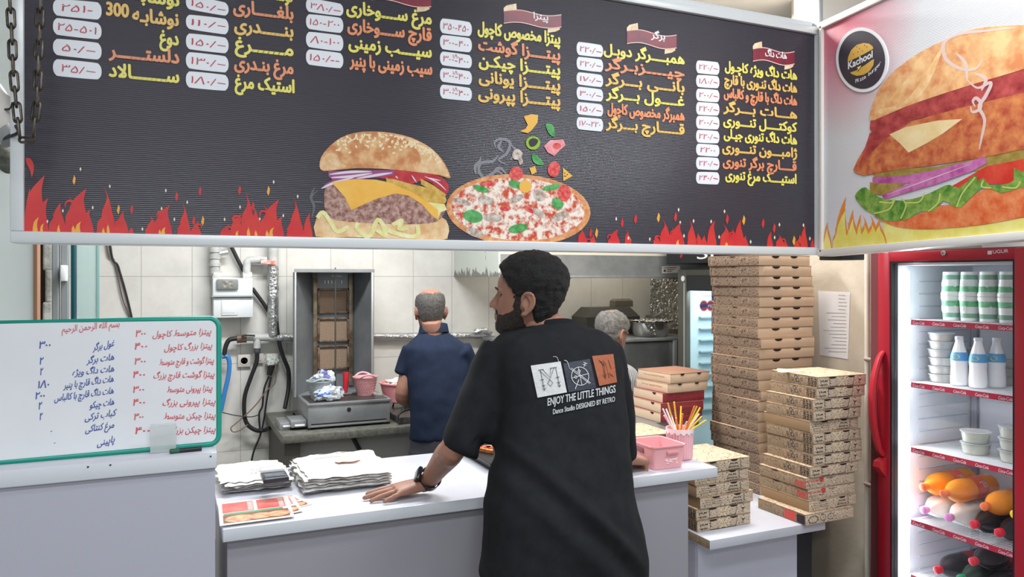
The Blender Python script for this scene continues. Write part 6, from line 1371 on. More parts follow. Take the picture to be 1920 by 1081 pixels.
wtube([(463, 520), (463, 497), (466, 489), (475, 487), (500, 488)], 0.024, k=4).build('outlet_pipe', M_pipe, pi); wtube([(455, 518), (472, 518)], 0.030).build('flange', M_pipe, pi)
MB().tube([PW(489, 489, 0.10), PW(518, 493, 0.10)], [0.020, 0.016], 8, flat=0.5).build('red_valve_lever', mat('valve_red', (206, 84, 66), 0.5, col2=(232, 208, 200), nscale=40), pi)
wtube([(512, 440), (512, 500)], 0.032).build('riser_pipe', M_pipe, pi)
M_fo2 = mat('pipe_foil', (200, 202, 202), 0.25, 0.9, bump=(60, 1.0))
def rough_tube(pts, r, m, nm):
    t = MB().tube(curve(pts, 12), r, 14)
    for v in t.v: v += Vector((0.006 * noise.noise(v * 40), 0.006 * noise.noise(v * 40 + Vector((5, 0, 0))), 0.006 * noise.noise(v * 30 + Vector((0, 7, 0)))))
    return t.build(nm, m, pi, smooth=25)
rough_tube([PW(512, 498, .06), PW(512, 560, .06), PW(512, 630, .06)], 0.034, M_fo2, 'foil_riser'); rough_tube([PW(513, 632, .06), PW(552, 632, .06)], 0.028, M_fo2, 'foil_branch')
rough_tube([PW(560, 630, .04), PW(760, 630, .04), PW(923, 628, .04)], 0.024, M_fo2, 'foil_long_run')
rough_tube([PW(890, 622, .07), PW(908, 619, .09), PW(920, 625, .08)], 0.018, M_fo2, 'foil_end')
wtube([(462, 632), (515, 632)], 0.024).build('branch_pipe', M_pipe, pi); wtube([(444, 635), (462, 634)], 0.026).build('brass_fitting', mat('brown_fitting', (110, 88, 70), 0.5), pi)
wtube([(453, 631), (460, 628), (478, 629)], 0.006, 0.1, 3).build('tap_lever', M_bk, pi); wtube([(482, 634), (482, 652)], 0.022).build('drop_pipe', M_pipe, pi); wtube([(482, 648), (482, 662)], 0.020).build('drop_fitting', M_std, pi)
def hose(name, pts, r, m, label, cat, d=0.07, k=8):
    o = MB().tube(curve([PW(p[0], p[1], p[2] if len(p) > 2 else d) for p in pts], k), r, 10).build(name, m, smooth=60); tag(o, label, cat); return o
hose('gas_hose', [(445, 634), (430, 637), (423, 650), (420, 668)], 0.014, M_bk, 'short black hose bending down behind the whiteboard edge', 'hose')
hose('blue_hose', [(416, 668), (426, 668), (430, 680), (428, 705), (420, 740), (414, 770)], 0.014, mat('hose_blue', (58, 128, 196), 0.4), 'bright blue hose along the edge of the whiteboard', 'hose')
hose('gas_hose', [(482, 660), (481, 678), (470, 708), (459, 742), (458, 775), (464, 795), (480, 806), (495, 806), (508, 801, 0.15)], 0.013, M_bk, 'long black gas hose looping from the pipe to the kebab grill', 'hose')
hose('gas_hose', [(518, 600), (523, 640), (531, 668), (541, 695), (541, 725), (534, 765, 0.12)], 0.013, M_bk, 'black gas hose falling from the pipe beside the grill housing', 'hose')
hose('black_cable', [(429, 452), (446, 487), (463, 520)], 0.012, M_bk, 'thick black cable running down to the top of the gas meter', 'cable', 0.03); hose('black_cable', [(473, 540), (492, 566), (508, 590)], 0.012, M_bk, 'thick black cable between the gas meter and the foil pipe', 'cable', 0.03)
hose('power_cable', [(504, 705), (495, 730), (492, 760), (486, 775), (487, 800), (489, 812)], 0.006, M_bk, 'black power cable hanging down from the taped plug', 'cable', 0.05)
hose('power_cable', [(508, 706), (500, 750), (495, 785), (488, 815), (476, 845), (470, 872)], 0.006, M_bk, 'black power cable from the taped plug to behind the counter', 'cable', 0.06)
hose('thin_wire', [(516, 680), (516, 715), (500, 732), (480, 758), (460, 778), (440, 795), (433, 802), (437, 809), (450, 806), (465, 795)], 0.004, mat('wire_tan', (128, 110, 92), 0.6), 'thin tan wire looping beside the gas hose', 'wire', 0.08)
hose('thin_wire', [(410, 771), (440, 778), (470, 781), (485, 777)], 0.003, M_bk, 'thin dark wire stretched from the whiteboard edge to the cable', 'wire', 0.09)
hose('hanging_wire', [(190, 72), (205, 440), (222, 500), (235, 545), (248, 600), (252, 640)], 0.006, M_bk, 'dark wire hanging on the tiles, right one of the left pair', 'wire', 0.004); hose('hanging_wire', [(180, 72), (198, 440), (215, 490), (230, 560), (246, 600), (252, 642)], 0.004, mat('wire_brown', (104, 84, 80), 0.6), 'thin brown wire hanging on the tiles beside the glass pane', 'wire', 0.004)
M_sock = mat('socket_white', (206, 202, 192), 0.4)
def socket(x0, y0, x1, y1, label, holes):
    o = wbox(x0, y0, x1, y1, 0, 0.012, 0.003).build('wall_socket', M_sock); tag(o, label, 'socket', None)
    cx, cy = (x0 + x1) / 2, (y0 + y1) / 2
    if holes:
        MB().lathe([(0.026, 0), (0.026, 0.003), (0.022, 0.003), (0.020, -0.001)], PW(cx, cy, 0.012), 20, axis=(0, -1, 0)).build('socket_ring', M_sock, o)
        for dx in (-3, 3): MB().lathe([(0.004, 0), (0.004, 0.0008)], PW(cx + dx, cy, 0.0122), 8, axis=(0, -1, 0)).build('pin_hole', M_slot, o)
    else: wbox(x0 + 6, y0 + 4, x1 - 4, y1 - 5, 0.012, 0.016, 0.002).build('rocker', mat('rocker_white', (216, 214, 206), 0.35), o)
    return o
socket(446, 664, 470, 688, 'white wall socket left of the black hose', True); socket(474, 662, 494, 681, 'white wall switch behind the black hose', False)
o = socket(499, 662, 522, 686, 'white wall socket covered with tape, plug in it', False)
crumple(PW(510, 676, 0.045), (0.04, 0.03, 0.035), 0, 6, [mat('tape_grey', (196, 200, 194), 0.5), mat('tape_teal', (150, 176, 168), 0.5)], 'taped_plug', 'bundle of taped plug on the right wall socket', 'plug')
MB().tube([PW(509, 684, 0.06), PW(505, 703, 0.06)], [0.022, 0.016], 10).build('plug_body', M_bk, bpy.data.objects['taped_plug'])
jb = MB(); a = PY(114, 527, 3.98); b = PY(126, 497, 3.98); jb.box((a.x, 3.95, a.z), (b.x, 4.019, b.z), 0, 0.004); tag(jb.build('junction_box', M_mt), 'small white junction box on the grey post left of the glass pane', 'box')
# ================================================================== people
PROF = [(-0.004, 0.070, 0.030, 0.018), (0.004, 0.084, 0.014, 0.034), (0.016, 0.091, -0.004, 0.046), (0.032, 0.091, -0.030, 0.055), (0.050, 0.092, -0.055, 0.060), (0.070, 0.094, -0.070, 0.065), (0.090, 0.094, -0.080, 0.069),
        (0.110, 0.092, -0.089, 0.072), (0.128, 0.096, -0.096, 0.075), (0.150, 0.098, -0.101, 0.0775), (0.170, 0.093, -0.100, 0.0765), (0.190, 0.081, -0.093, 0.071), (0.207, 0.062, -0.079, 0.060), (0.220, 0.038, -0.058, 0.045), (0.228, 0.014, -0.034, 0.026), (0.231, -0.004, -0.016, 0.008)]
PA = np.array(PROF)
def head_grid(n=72, nz=60):
    """points of the bare head in its own axes: x to the face, y to its left, z up from the chin"""
    zs = PA[0, 0] + (PA[-1, 0] - PA[0, 0]) * (0.5 - 0.5 * np.cos(np.linspace(0, math.pi, nz)))
    G = []
    for z in zs:
        xf, xb, hw = (float(np.interp(z, PA[:, 0], PA[:, k])) for k in (1, 2, 3))
        c = xb + (xf - xb) * 0.47; row = []
        for k in range(n):
            a = 2 * math.pi * k / n; ca, sa = math.cos(a), math.sin(a)
            row.append(Vector((c + (xf - c if ca > 0 else c - xb) * math.copysign(abs(ca) ** 0.92, ca), hw * math.copysign(abs(sa) ** 0.9, sa), z)))
        G.append(row)
    return G
def head_frame(O, f, tilt=0.0):
    f = Vector(f).normalized(); l = Vector((0, 0, 1)).cross(f).normalized(); u = Vector((0, 0, 1))
    f2 = f * math.cos(tilt) - u * math.sin(tilt); u2 = u * math.cos(tilt) + f * math.sin(tilt)
    return lambda p: O + f2 * p[0] + l * p[1] + u2 * p[2]
def add_head(mb, H):
    G = head_grid()
    for row in G:
        for p in row:
            for s in (-1, 1):   # eye sockets
                d = (p - Vector((0.09, 0.033 * s, 0.112))).length; p.x -= 0.009 * math.exp(-(d / 0.017) ** 2)
            d = (p - Vector((0.09, 0.0, 0.004))).length; p.x += 0.005 * math.exp(-(d / 0.02) ** 2)
    mb.loft([[H(p) for p in r] for r in G])
    def tube4(pts, n=10): P = curve([Vector(q) for q in pts], 4); mb.tube([H(q) for q in P], [q[3] for q in P], n)
    tube4([(0.090, 0, 0.122, 0.007), (0.099, 0, 0.102, 0.008), (0.109, 0, 0.082, 0.0105), (0.107, 0, 0.074, 0.010)])
    for s in (-1, 1):
        mb.ball(H((0.096, 0.012 * s, 0.074)), 0.0085, 0, 8)
        tube4([(0.093, 0.014 * s, 0.127, 0.005), (0.091, 0.032 * s, 0.131, 0.006), (0.078, 0.052 * s, 0.126, 0.005)])
    tube4([(0.080, -0.022, 0.050, 0.004), (0.094, -0.008, 0.0535, 0.0055), (0.094, 0.008, 0.0535, 0.0055), (0.080, 0.022, 0.050, 0.004)]); tube4([(0.080, -0.020, 0.047, 0.004), (0.0925, -0.007, 0.0425, 0.006), (0.0925, 0.007, 0.0425, 0.006), (0.080, 0.020, 0.047, 0.004)])
    for s in (-1, 1):           # ears: concha, rim, lobe
        def E(x, y, z): return H((-0.006 + x * 1.1, s * (0.0735 + y), 0.096 + z * 1.1))
        mb.tube([E(0.004, -0.012, -0.002), E(0.0, 0.004, 0.0)], [0.020, 0.013], 14)
        ring = [E(0.013, 0.004, 0.008), E(0.010, 0.009, 0.024), E(-0.003, 0.014, 0.031), E(-0.017, 0.018, 0.025), E(-0.022, 0.019, 0.008), E(-0.017, 0.016, -0.010), E(-0.006, 0.010, -0.022), E(0.004, 0.006, -0.029), E(0.010, 0.004, -0.024)]
        rc = curve(ring, 5); mb.tube(rc, [0.0045 + 0.0015 * (i / len(rc) > 0.75) for i in range(len(rc))], 8)
        ant = curve([E(-0.004, 0.010, 0.018), E(-0.012, 0.013, 0.006), E(-0.009, 0.011, -0.010), E(0.002, 0.007, -0.016)], 4); mb.tube(ant, 0.0042, 8)
        flapP = [E(-0.001, 0.004, 0.024), E(-0.012, 0.009, 0.014), E(-0.014, 0.009, 0.0), E(-0.008, 0.006, -0.015)]
        mb.tube(curve(flapP, 4), 0.0065, 8)
def shell(H, mask, off, noise_amp=0.0, nsc=60, n=110, nz=84, inner=-0.006, seed=0):
    """a layer grown over the head where mask > 0 (it dips under the skin elsewhere)"""
    G = head_grid(n, nz); c0 = Vector((0.0, 0, 0.12)); rows = []
    for r in G:
        rr = []
        for p in r:
            m = mask(p) + 0.008 * noise.noise(p * 70 + Vector((seed, 0, 0)))
            k = max(0.0, min(1.0, m / 0.012 + 0.5)); k = k * k * (3 - 2 * k)
            nrm = (p - Vector((0.0, 0, min(max(p.z, 0.07), 0.15)))).normalized()
            of_ = off(p) if callable(off) else off; d = inner + (of_ - inner) * k
            if noise_amp: d += k * noise_amp * (noise.noise(p * nsc + Vector((0, seed, 0))) + 0.6 * noise.noise(p * nsc * 2.2) + 0.35 * noise.noise(p * nsc * 4.5))
            rr.append(H(p + nrm * d))
        rows.append(rr)
    return MB().loft(rows)
def limb(mb, pts, n=16, k=5):
    P = curve([Vector(q) for q in pts], k); mb.tube([Vector(q[:3]) for q in P], [q[3] for q in P], n)
def V4(p, r): return (p[0], p[1], p[2], r)
def hand(mb, w, d, up, side_sign, curls, spread=1.0, thumb=(0.7, 0.7, -0.15), sc=1.0):
    w = Vector(w); d = Vector(d).normalized(); up = Vector(up); up = (up - d * up.dot(d)).normalized(); side = d.cross(up) * side_sign
    rings = []
    for L, hw, ht in ((-0.02, 0.027, 0.020), (0.0, 0.027, 0.019), (0.022, 0.033, 0.018), (0.05, 0.040, 0.0165), (0.08, 0.043, 0.014), (0.094, 0.040, 0.011)):
        rings.append([w + d * L * sc + side * (hw * sc * math.copysign(abs(math.cos(a)) ** 0.7, math.cos(a))) + up * (ht * sc * math.copysign(abs(math.sin(a)) ** 0.8, math.sin(a))) for a in np.linspace(0, 2 * math.pi, 20, endpoint=False)])
    mb.loft(rings)
    for i, (so, lo, ln, r, sp) in enumerate(((0.031, 0.084, 0.074, 0.0092, 0.13), (0.0105, 0.089, 0.082, 0.0095, 0.03), (-0.0105, 0.086, 0.076, 0.0090, -0.07), (-0.031, 0.077, 0.060, 0.0080, -0.20))):
        p = w + (d * (lo - 0.014) + side * so) * sc; dd = (d + side * sp * spread).normalized(); pts = [V4(p, r * sc)]; ang = 0
        for fr_, bend in ((0.16, 0), (0.42, curls[i]), (0.30, curls[i] * 1.15), (0.26, curls[i] * 0.8)):
            ang += bend; dirn = dd * math.cos(ang) - up * math.sin(ang); p = p + dirn * (ln * 1.15 * fr_ * sc); r *= 0.955; pts.append(V4(p, r * sc * (0.9 if fr_ == 0.26 else 1.03)))
        limb(mb, pts, 10, 4); mb.ball(p, r * sc * 0.9, 0, 8)
    t = (d * thumb[0] + side * thumb[1] + up * thumb[2]).normalized(); p = w + (d * 0.018 + side * 0.020) * sc; pts = [V4(p, 0.015 * sc)]
    for k, ln in enumerate((0.036, 0.031, 0.026)):
        p = p + t * ln * sc; pts.append(V4(p, (0.0125, 0.0105, 0.009)[k] * sc)); t = (t + d * 0.18 - up * 0.05).normalized()
    limb(mb, pts, 10, 4); mb.ball(p, 0.009 * sc, 0, 8)
def px_ring(y, xl, xr, t, hd, n=44, e=0.85, grow=0.0, scale=1.0, A=Vector((1, 0, 0)), B=Vector((0, 1, 0))):
    """body section whose outline spans xl..xr in the photo at depth t"""
    c = PT((xl + xr) / 2, y, t); half = (xr - xl) / 2 * t / FPX
    hw = math.sqrt(max(half ** 2 - (hd * B.dot(RT)) ** 2, 0.0004)) / abs(A.dot(RT))
    hw = hw * scale + grow; hd = hd * scale + grow
    return [c + A * (hw * math.copysign(abs(math.cos(a)) ** e, math.cos(a))) + B * (hd * math.copysign(abs(math.sin(a)) ** e, math.sin(a))) for a in np.linspace(0, 2 * math.pi, n, endpoint=False)], c, hw, hd
def folds(me, fs):
    N = [v.normal.copy() for v in me.vertices]; P = [v.co + n * fs(v.co) for v, n in zip(me.vertices, N)]
    me.vertices.foreach_set('co', [c for p in P for c in p]); me.update()
SKIN = mat('skin', (166, 122, 102), 0.5, col2=(148, 104, 86), nscale=9, sss=0.06, bump=(240, 0.08)); SKIN2 = mat('skin_pale', (156, 116, 98), 0.5, col2=(140, 100, 84), nscale=9, sss=0.06)
M_hair = mat('hair_black', (15, 14, 15), 0.6, col2=(30, 29, 30), nscale=120, bump=(300, 0.9)); M_beard = mat('beard_black', (36, 31, 29), 0.7, col2=(62, 50, 45), nscale=160, bump=(320, 0.8))
M_eye = mat('eye_white', (226, 222, 216), 0.2); M_iris = mat('iris_dark', (44, 30, 24), 0.2); M_shoe = mat('shoe_dark', (40, 40, 44), 0.5)
def eyes(H, root):
    for s in (-1, 1):
        e = MB().ball(H((0.0665, 0.030 * s, 0.111)), 0.0115, 0, 10).build('eye', M_eye, root)
        MB().ball(H((0.0738, 0.030 * s, 0.111)), 0.0056, 0, 8).build('iris', M_iris, e)
def brows(H, root, m):
    for s in (-1, 1):
        P = curve([(0.0985, 0.012 * s, 0.1285), (0.0985, 0.030 * s, 0.1345), (0.085, 0.050 * s, 0.129)], 5); MB().tube([H(p) for p in P], [0.0022 * math.sin(math.pi * (0.15 + 0.7 * i / (len(P) - 1))) for i in range(len(P))], 8).build('eyebrow', m, root)
def legs(mb, c, dy, spread, r0, r1, zt, foot_dir, scale=1.0):
    for s in (-1, 1):
        h = Vector((c.x + s * spread * 0.6, c.y, zt)); k = Vector((c.x + s * spread * 0.8, c.y + dy * 0.4, zt * 0.52)); a = Vector((c.x + s * spread * 0.9, c.y + dy, 0.09))
        limb(mb, [V4(h, r0), V4(h.lerp(k, 0.5), r0 * 0.92), V4(k, r0 * 0.72), V4(k.lerp(a, 0.4), r0 * 0.68), V4(a, r1)], 16)
def shoes(c, dy, spread, root, fd=Vector((0, 1, 0))):
    for s in (-1, 1):
        a = Vector((c.x + s * spread * 0.9, c.y + dy, 0.0)); side = fd.cross(Vector((0, 0, 1))); rings = []
        for L, w, h in ((-0.075, 0.024, 0.05), (-0.06, 0.034, 0.085), (0.0, 0.038, 0.095), (0.07, 0.044, 0.065), (0.14, 0.044, 0.045), (0.18, 0.03, 0.03)):
            rings.append([a + fd * L + side * (w * math.cos(q)) + Vector((0, 0, 0.002 + h * 0.5 + h * 0.5 * math.sin(q))) for q in np.linspace(0, 2 * math.pi, 18, endpoint=False)])
        MB().loft(rings).build('shoe', M_shoe, root, smooth=180)

# ------------------------------------------------ the man in black at the counter
TOR = [(1068, 901, 1214, 2.115, 0.165), (1035, 903, 1211, 2.12, 0.16), (1000, 906, 1206, 2.13, 0.158), (934, 912, 1192, 2.15, 0.152), (870, 920, 1184, 2.18, 0.146), (800, 927, 1177, 2.22, 0.14), (740, 926, 1171, 2.25, 0.136), (690, 921, 1168, 2.27, 0.13), (655, 920, 1162, 2.285, 0.118), (634, 930, 1150, 2.295, 0.104), (621, 948, 1130, 2.30, 0.088), (611, 975, 1098, 2.31, 0.072), (603, 994, 1078, 2.315, 0.060)]
sh = MB(); rings = [px_ring(*r)[0] for r in TOR]
for k_, g_ in ((0, 0.085), (1, 0.05), (2, 0.02)):        # the hem hangs lower towards the right
    lo_ = min(p.x for p in rings[k_]); hi_ = max(p.x for p in rings[k_])
    for p in rings[k_]: p.z -= g_ * (p.x - lo_) / (hi_ - lo_)
sh.loft(rings)
LS = [V4(PT(948, 662, 2.26), 0.078), V4(PT(924, 705, 2.235), 0.076), V4(PT(897, 765, 2.20), 0.069), V4(PT(872, 822, 2.17), 0.062), V4(PT(861, 850, 2.16), 0.055)]
RS = [V4(PT(1122, 660, 2.33), 0.078), V4(PT(1142, 715, 2.36), 0.066), V4(PT(1156, 780, 2.39), 0.062), V4(PT(1162, 835, 2.42), 0.056), V4(PT(1165, 860, 2.43), 0.052)]
limb(sh, LS, 26, 6); limb(sh, RS, 24, 6)
nk = PT(1030, 617, 2.325); HD = PT(986, 628, 2.305)
me = remesh(sh, 0.0075, 6, 0.5)
Dn = Vector((0.80, 0, -0.60)); Dp = Vector((0.60, 0, 0.80))
def shirt_fold(p):
    k = min(1.0, max(0.0, (1.38 - p.z) / 0.25))
    d = 0.010 * noise.noise(Vector((p.dot(Dn) * 2.0, p.dot(Dp) * 7.5, p.y * 2))) * k + 0.005 * noise.noise(Vector((p.dot(Dn) * 5, p.dot(Dp) * 16, 3))) * k
    d += 0.006 * noise.noise(Vector((p.x * 9, p.y * 6, p.z * 2.2))) + 0.002 * noise.noise(p * 26)
    # the long crease that falls from the left armpit
    q = (p - PT(945, 830, 2.1)); s = q.dot(Vector((0.72, 0, -0.69))); w = q.dot(Vector((0.69, 0, 0.72))) + 0.05 * s * s
    if -0.05 < s < 0.5: d += 0.016 * math.exp(-(w / 0.016) ** 2) * math.sin(math.pi * (s + 0.05) / 0.55) - 0.009 * math.exp(-((w + 0.038) / 0.022) ** 2) + 0.008 * math.exp(-((w + 0.085) / 0.02) ** 2) * math.sin(math.pi * (s + 0.05) / 0.55)
    return d
folds(me, shirt_fold)
bm_ = bmesh.new(); bm_.from_mesh(me)
for k_ in range(3): bmesh.ops.smooth_vert(bm_, verts=bm_.verts, factor=0.5, use_axis_x=True, use_axis_y=True, use_axis_z=True)
bm_.to_mesh(me); bm_.free(); me.update()
shv = [v.co.copy() for v in me.vertices]; bvh = BVHTree.FromPolygons(shv, [list(p.vertices) for p in me.polygons])
def SM(x, y, off=0.0):
    d = ray(x, y).normalized(); loc, nrm, i, di = bvh.ray_cast(EYEV, d)
    if loc is None: return PT(x, y, 2.1)
    return loc - d * off
# body
B = MB(); H = head_frame(HD - Vector((0, 0, 0.0)), -RT * math.cos(math.radians(10)) + FW * math.sin(math.radians(10)), math.radians(-5))
add_head(B, H)
limb(B, [V4(H((-0.028, 0, 0.055)), 0.056), V4(H((-0.030, 0, 0.02)).lerp(nk, 0.35), 0.056), V4(nk, 0.060), V4(nk + Vector((0, -0.02, -0.06)), 0.075)], 20)
B.loft([px_ring(*r, scale=0.86)[0] for r in TOR])
pel = PT(1058, 1075, 2.115)
el = PT(852, 836, 2.155); wr = Vector((0.726, 2.238, 1.000)); shl = PT(948, 662, 2.26)
limb(B, [V4(shl, 0.055), V4(shl.lerp(el, 0.5), 0.048), V4(el, 0.038), V4(el.lerp(wr, 0.25), 0.039), V4(el.lerp(wr, 0.6), 0.032), V4(wr, 0.027), V4(wr + Vector((-0.02, 0, -0.006)), 0.026)])
hand(B, Vector((0.716, 2.238, 0.994)), (-1, -0.01, -0.105), (-0.10, -0.05, 1), 1, (0.05, 0.04, 0.05, 0.07), 1.1)
shr = PT(1122, 660, 2.33); er = PT(1158, 812, 2.41); wr2 = Vector((1.405, 2.20, 1.012))
limb(B, [V4(shr, 0.055), V4(shr.lerp(er, 0.5), 0.048), V4(er, 0.042), V4(er.lerp(wr2, 0.4), 0.040), V4(wr2, 0.029)])
hand(B, wr2, (0.9, 0.38, -0.20), (0.1, -0.1, 1), -1, (0.85, 0.95, 1.0, 1.0), 0.4, (0.85, 0.35, -0.35))
B.loft([[pel + Vector((0.155 * math.cos(a), 0.11 * math.sin(a), dz)) for a in np.linspace(0, 2 * math.pi, 24, endpoint=False)] for dz in (-0.08, 0.0, 0.12)])
legs(B, pel, -0.06, 0.14, 0.078, 0.036, 0.80, None)
for s in (-1, 1): B.ball((pel.x + s * 0.126, pel.y - 0.02, 0.045), (0.036, 0.11, 0.036), 0, 10)
me_b = remesh(B, 0.0042, 2, 0.4)
man = link_mesh(me_b, 'person', SKIN, None, 'none', 180); tag(man, 'person in black t-shirt with three back patches, leaning on the counter, seen from behind', 'person')
eyes(H, man); brows(H, man, M_hair)
link_mesh(me, 't_shirt', mat('black_cotton', (33, 35, 38), 0.9, col2=(27, 29, 32), nscale=30, bump=(900, 0.12), spec=0.25), man, smooth=180)
shirt = bpy.data.objects['t_shirt']
co = MB(); cpts = []
for r_, dz, gr in ((None, -0.014, 0.010), (None, 0.012, 0.004), (None, 0.015, 0.0), (None, -0.006, -0.004)):
    base = nk + Vector((0, -0.012, dz)); cpts.append([base + Vector(((0.070 + gr) * math.cos(a), (0.066 + gr) * math.sin(a) + 0.004, 0.022 * -math.sin(a))) for a in np.linspace(0, 2 * math.pi, 36, endpoint=False)])
co.loft(cpts, caps=False).build('collar', mat('black_rib', (29, 31, 34), 0.9, bump=(700, 0.2), spec=0.2), shirt, smooth=180)
def hair_mask(p):
    x, z, y = p.x, p.z, abs(p.y)
    if x < -0.030: return z - (0.034 + 0.10 * max(0, x + 0.06) )
    if x < -0.004: return z - (0.046 + (x + 0.030) * 3.6)
    if x < 0.034: return z - 0.118 - 0.12 * max(0, -x) 
    lim = 0.122 + max(0, x - 0.034) * 1.5
    return min(z - min(lim, 0.186), 0.05)
hb_ = shell(H, hair_mask, lambda p: 0.0125 + 0.012 * max(0, min(1, (p.z - 0.14) / 0.08)), 0.0046, 62, seed=3)
hb_.build('hair', M_hair, man, smooth=180)
def beard_mask(p):
    x, z, y = p.x, p.z, abs(p.y)
    if x > 0.034: top = 0.058 + 0.016 * max(0, 1 - (x - 0.034) / 0.03) - (0.0 if y > 0.028 else -0.010)
    elif x > 0.008: top = 0.13
    else: top = 0.03 + 1.5 * (x + 0.01)
    lips = 0.012 - math.hypot((z - 0.048) * 1.2, max(0, y - 0.014)) if x > 0.075 else -1
    return min(top - z, -lips if lips > -1 else 1)
shell(H, beard_mask, 0.0035, 0.0014, 120, seed=8).build('beard', M_beard, man, smooth=180)
tr_ = MB(); tr_.loft([[pel + Vector((0.162 * math.cos(a), 0.122 * math.sin(a), dz)) for a in np.linspace(0, 2 * math.pi, 28, endpoint=False)] for dz in (-0.10, -0.04, 0.01)])
legs(tr_, pel, -0.06, 0.14, 0.094, 0.060, 0.80, None)
trm = link_mesh(remesh(tr_, 0.010, 4), 'trousers', mat('dark_trousers', (44, 46, 52), 0.85, bump=(400, 0.1)), man, smooth=180)
for dx in (0, 9): 
    MB().tube(curve([PT(962 - dx, 1062, 2.0), PT(954 - dx, 1072, 1.985), PT(940 - dx, 1086, 1.99), PT(932 - dx, 1110, 2.0)], 4), 0.0028, 6).build('drawstring', mat('cord_grey', (60, 60, 64), 0.7), trm)
shoes(pel, -0.06, 0.14, man)
# watch
wd_ = (el - wr).normalized(); wc = wr + wd_ * 0.018
q1 = wd_.orthogonal().normalized(); q2 = wd_.cross(q1)
wb_ = MB(); rr_ = [[wc + wd_ * s + q1 * (r * math.cos(a)) + q2 * (r * math.sin(a)) for a in np.linspace(0, 2 * math.pi, 32, endpoint=False)] for s, r in ((-0.013, 0.0305), (-0.0135, 0.0335), (0.0135, 0.0345), (0.013, 0.032))]
wt = wb_.loft(rr_, caps=False).build('watch', mat('watch_black', (30, 31, 34), 0.35), man, smooth=40)
out_ = Vector((-0.72, -0.30, 0.6)); out_ = (out_ - wd_ * out_.dot(wd_)).normalized(); sd = wd_.cross(out_)
MB().obox(wc + out_ * 0.037, (wd_, sd, out_), (0.024, 0.021, 0.0062), 0, 0.004).build('watch_case', mat('watch_case_black', (24, 25, 28), 0.25), wt)
MB().obox(wc + out_ * 0.0434, (wd_, sd, out_), (0.020, 0.017, 0.0008), 0, 0.0006).build('watch_screen', mat('watch_glass', (60, 66, 76), 0.05, spec=0.8), wt)
# back print
def patch(name, quad, m, sym, ms):
    Q = [Vector(q) for q in quad]; f = lambda u, v, off: SM(*(Q[0] * (1 - u) * (1 - v) + Q[1] * u * (1 - v) + Q[2] * u * v + Q[3] * (1 - u) * v), off)
    b = MB(); grid(b, f, 14, 0, 0.004); g_ = 14 + 1
    edge = [(a / 14, 0) for a in range(15)] + [(1, a / 14) for a in range(1, 15)] + [(a / 14, 1) for a in range(13, -1, -1)] + [(0, a / 14) for a in range(13, 0, -1)]
    vs = []
    for u, v in edge: vs += [f(u, v, 0.004), f(u, v, -0.002)]
    n = len(edge); b.add(vs, [[2 * k, 2 * k + 1, (2 * k + 3) % (2 * n), (2 * k + 2) % (2 * n)] for k in range(n)])
    o = b.build(name, m, shirt, smooth=180)
    s = MB()
    for pts, w, k in sym: ribbon(s, [(p.x, p.y) for p in [Q[0] * (1 - u) * (1 - v) + Q[1] * u * (1 - v) + Q[2] * u * v + Q[3] * (1 - u) * v for u, v in pts]], w, SM, 0.0062, 0, k)
    s.build('stitched_symbol', ms, o, smooth=0)
M_pw, M_pn, M_po = mat('patch_white', (206, 206, 206), 0.8, bump=(120, 0.3)), mat('patch_navy', (44, 50, 62), 0.6, bump=(120, 0.3)), mat('patch_tan', (164, 92, 60), 0.6, bump=(120, 0.3))
M_th, M_tw = mat('thread_dark', (66, 66, 70), 0.7), mat('thread_white', (208, 210, 212), 0.7)
def arrow(u, v0, v1): return [([(u, v0), (u, v1)], 1.1, 0), ([(u - .05, v1 - .08), (u, v1), (u + .05, v1 - .08)], 1.1, 0), ([(u - .05, v1 - .18), (u, v1 - .11), (u + .05, v1 - .18)], 1.1, 0), ([(u - .06, v0 + .30), (u + .06, v0 + .30)], 1.1, 0)]
patch('back_patch', [(995, 685), (1051, 677), (1063, 735), (1008, 745)], M_pw, arrow(0.28, 0.18, 0.82) + arrow(0.80, 0.18, 0.80) + [([(0.26, 0.20), (0.52, 0.52), (0.74, 0.18)], 1.1, 0), ([(0.36, 0.18), (0.54, 0.44), (0.64, 0.18)], 1.0, 0), ([(0.22, 0.17), (0.40, 0.17)], 1.0, 0), ([(0.60, 0.17), (0.84, 0.16)], 1.0, 0), ([(0.52, 0.52), (0.60, 0.62), (0.51, 0.73), (0.43, 0.62), (0.52, 0.52)], 1.1, 0)], M_th)
circ = [(0.52 + 0.31 * math.cos(a), 0.52 + 0.31 * math.sin(a)) for a in np.linspace(0, 2 * math.pi, 28)]
patch('back_patch', [(1056, 681), (1106, 672), (1118, 727), (1066, 735)], M_pn, [(circ, 1.1, 0), ([(0.52, 0.2), (0.52, 0.84)], 1.0, 0), ([(0.2, 0.54), (0.84, 0.48)], 1.0, 0), ([(0.26, 0.92), (0.80, 0.12)], 1.1, 0), ([(0.22, 0.22), (0.80, 0.82)], 1.0, 0), ([(0.27, 0.20), (0.84, 0.80)], 1.0, 0), ([(0.52, 0.28), (0.57, 0.35), (0.52, 0.42), (0.47, 0.35), (0.52, 0.28)], 1.0, 0), ([(0.30, 0.53), (0.36, 0.47), (0.42, 0.52), (0.36, 0.58), (0.30, 0.53)], 1.0, 0), ([(0.70, 0.14), (0.82, 0.20)], 1, 0), ([(0.74, 0.08), (0.87, 0.15)], 1, 0), ([(0.06, -0.10), (0.16, -0.04), (0.2, 0.22)], 0.8, 3)], M_tw)
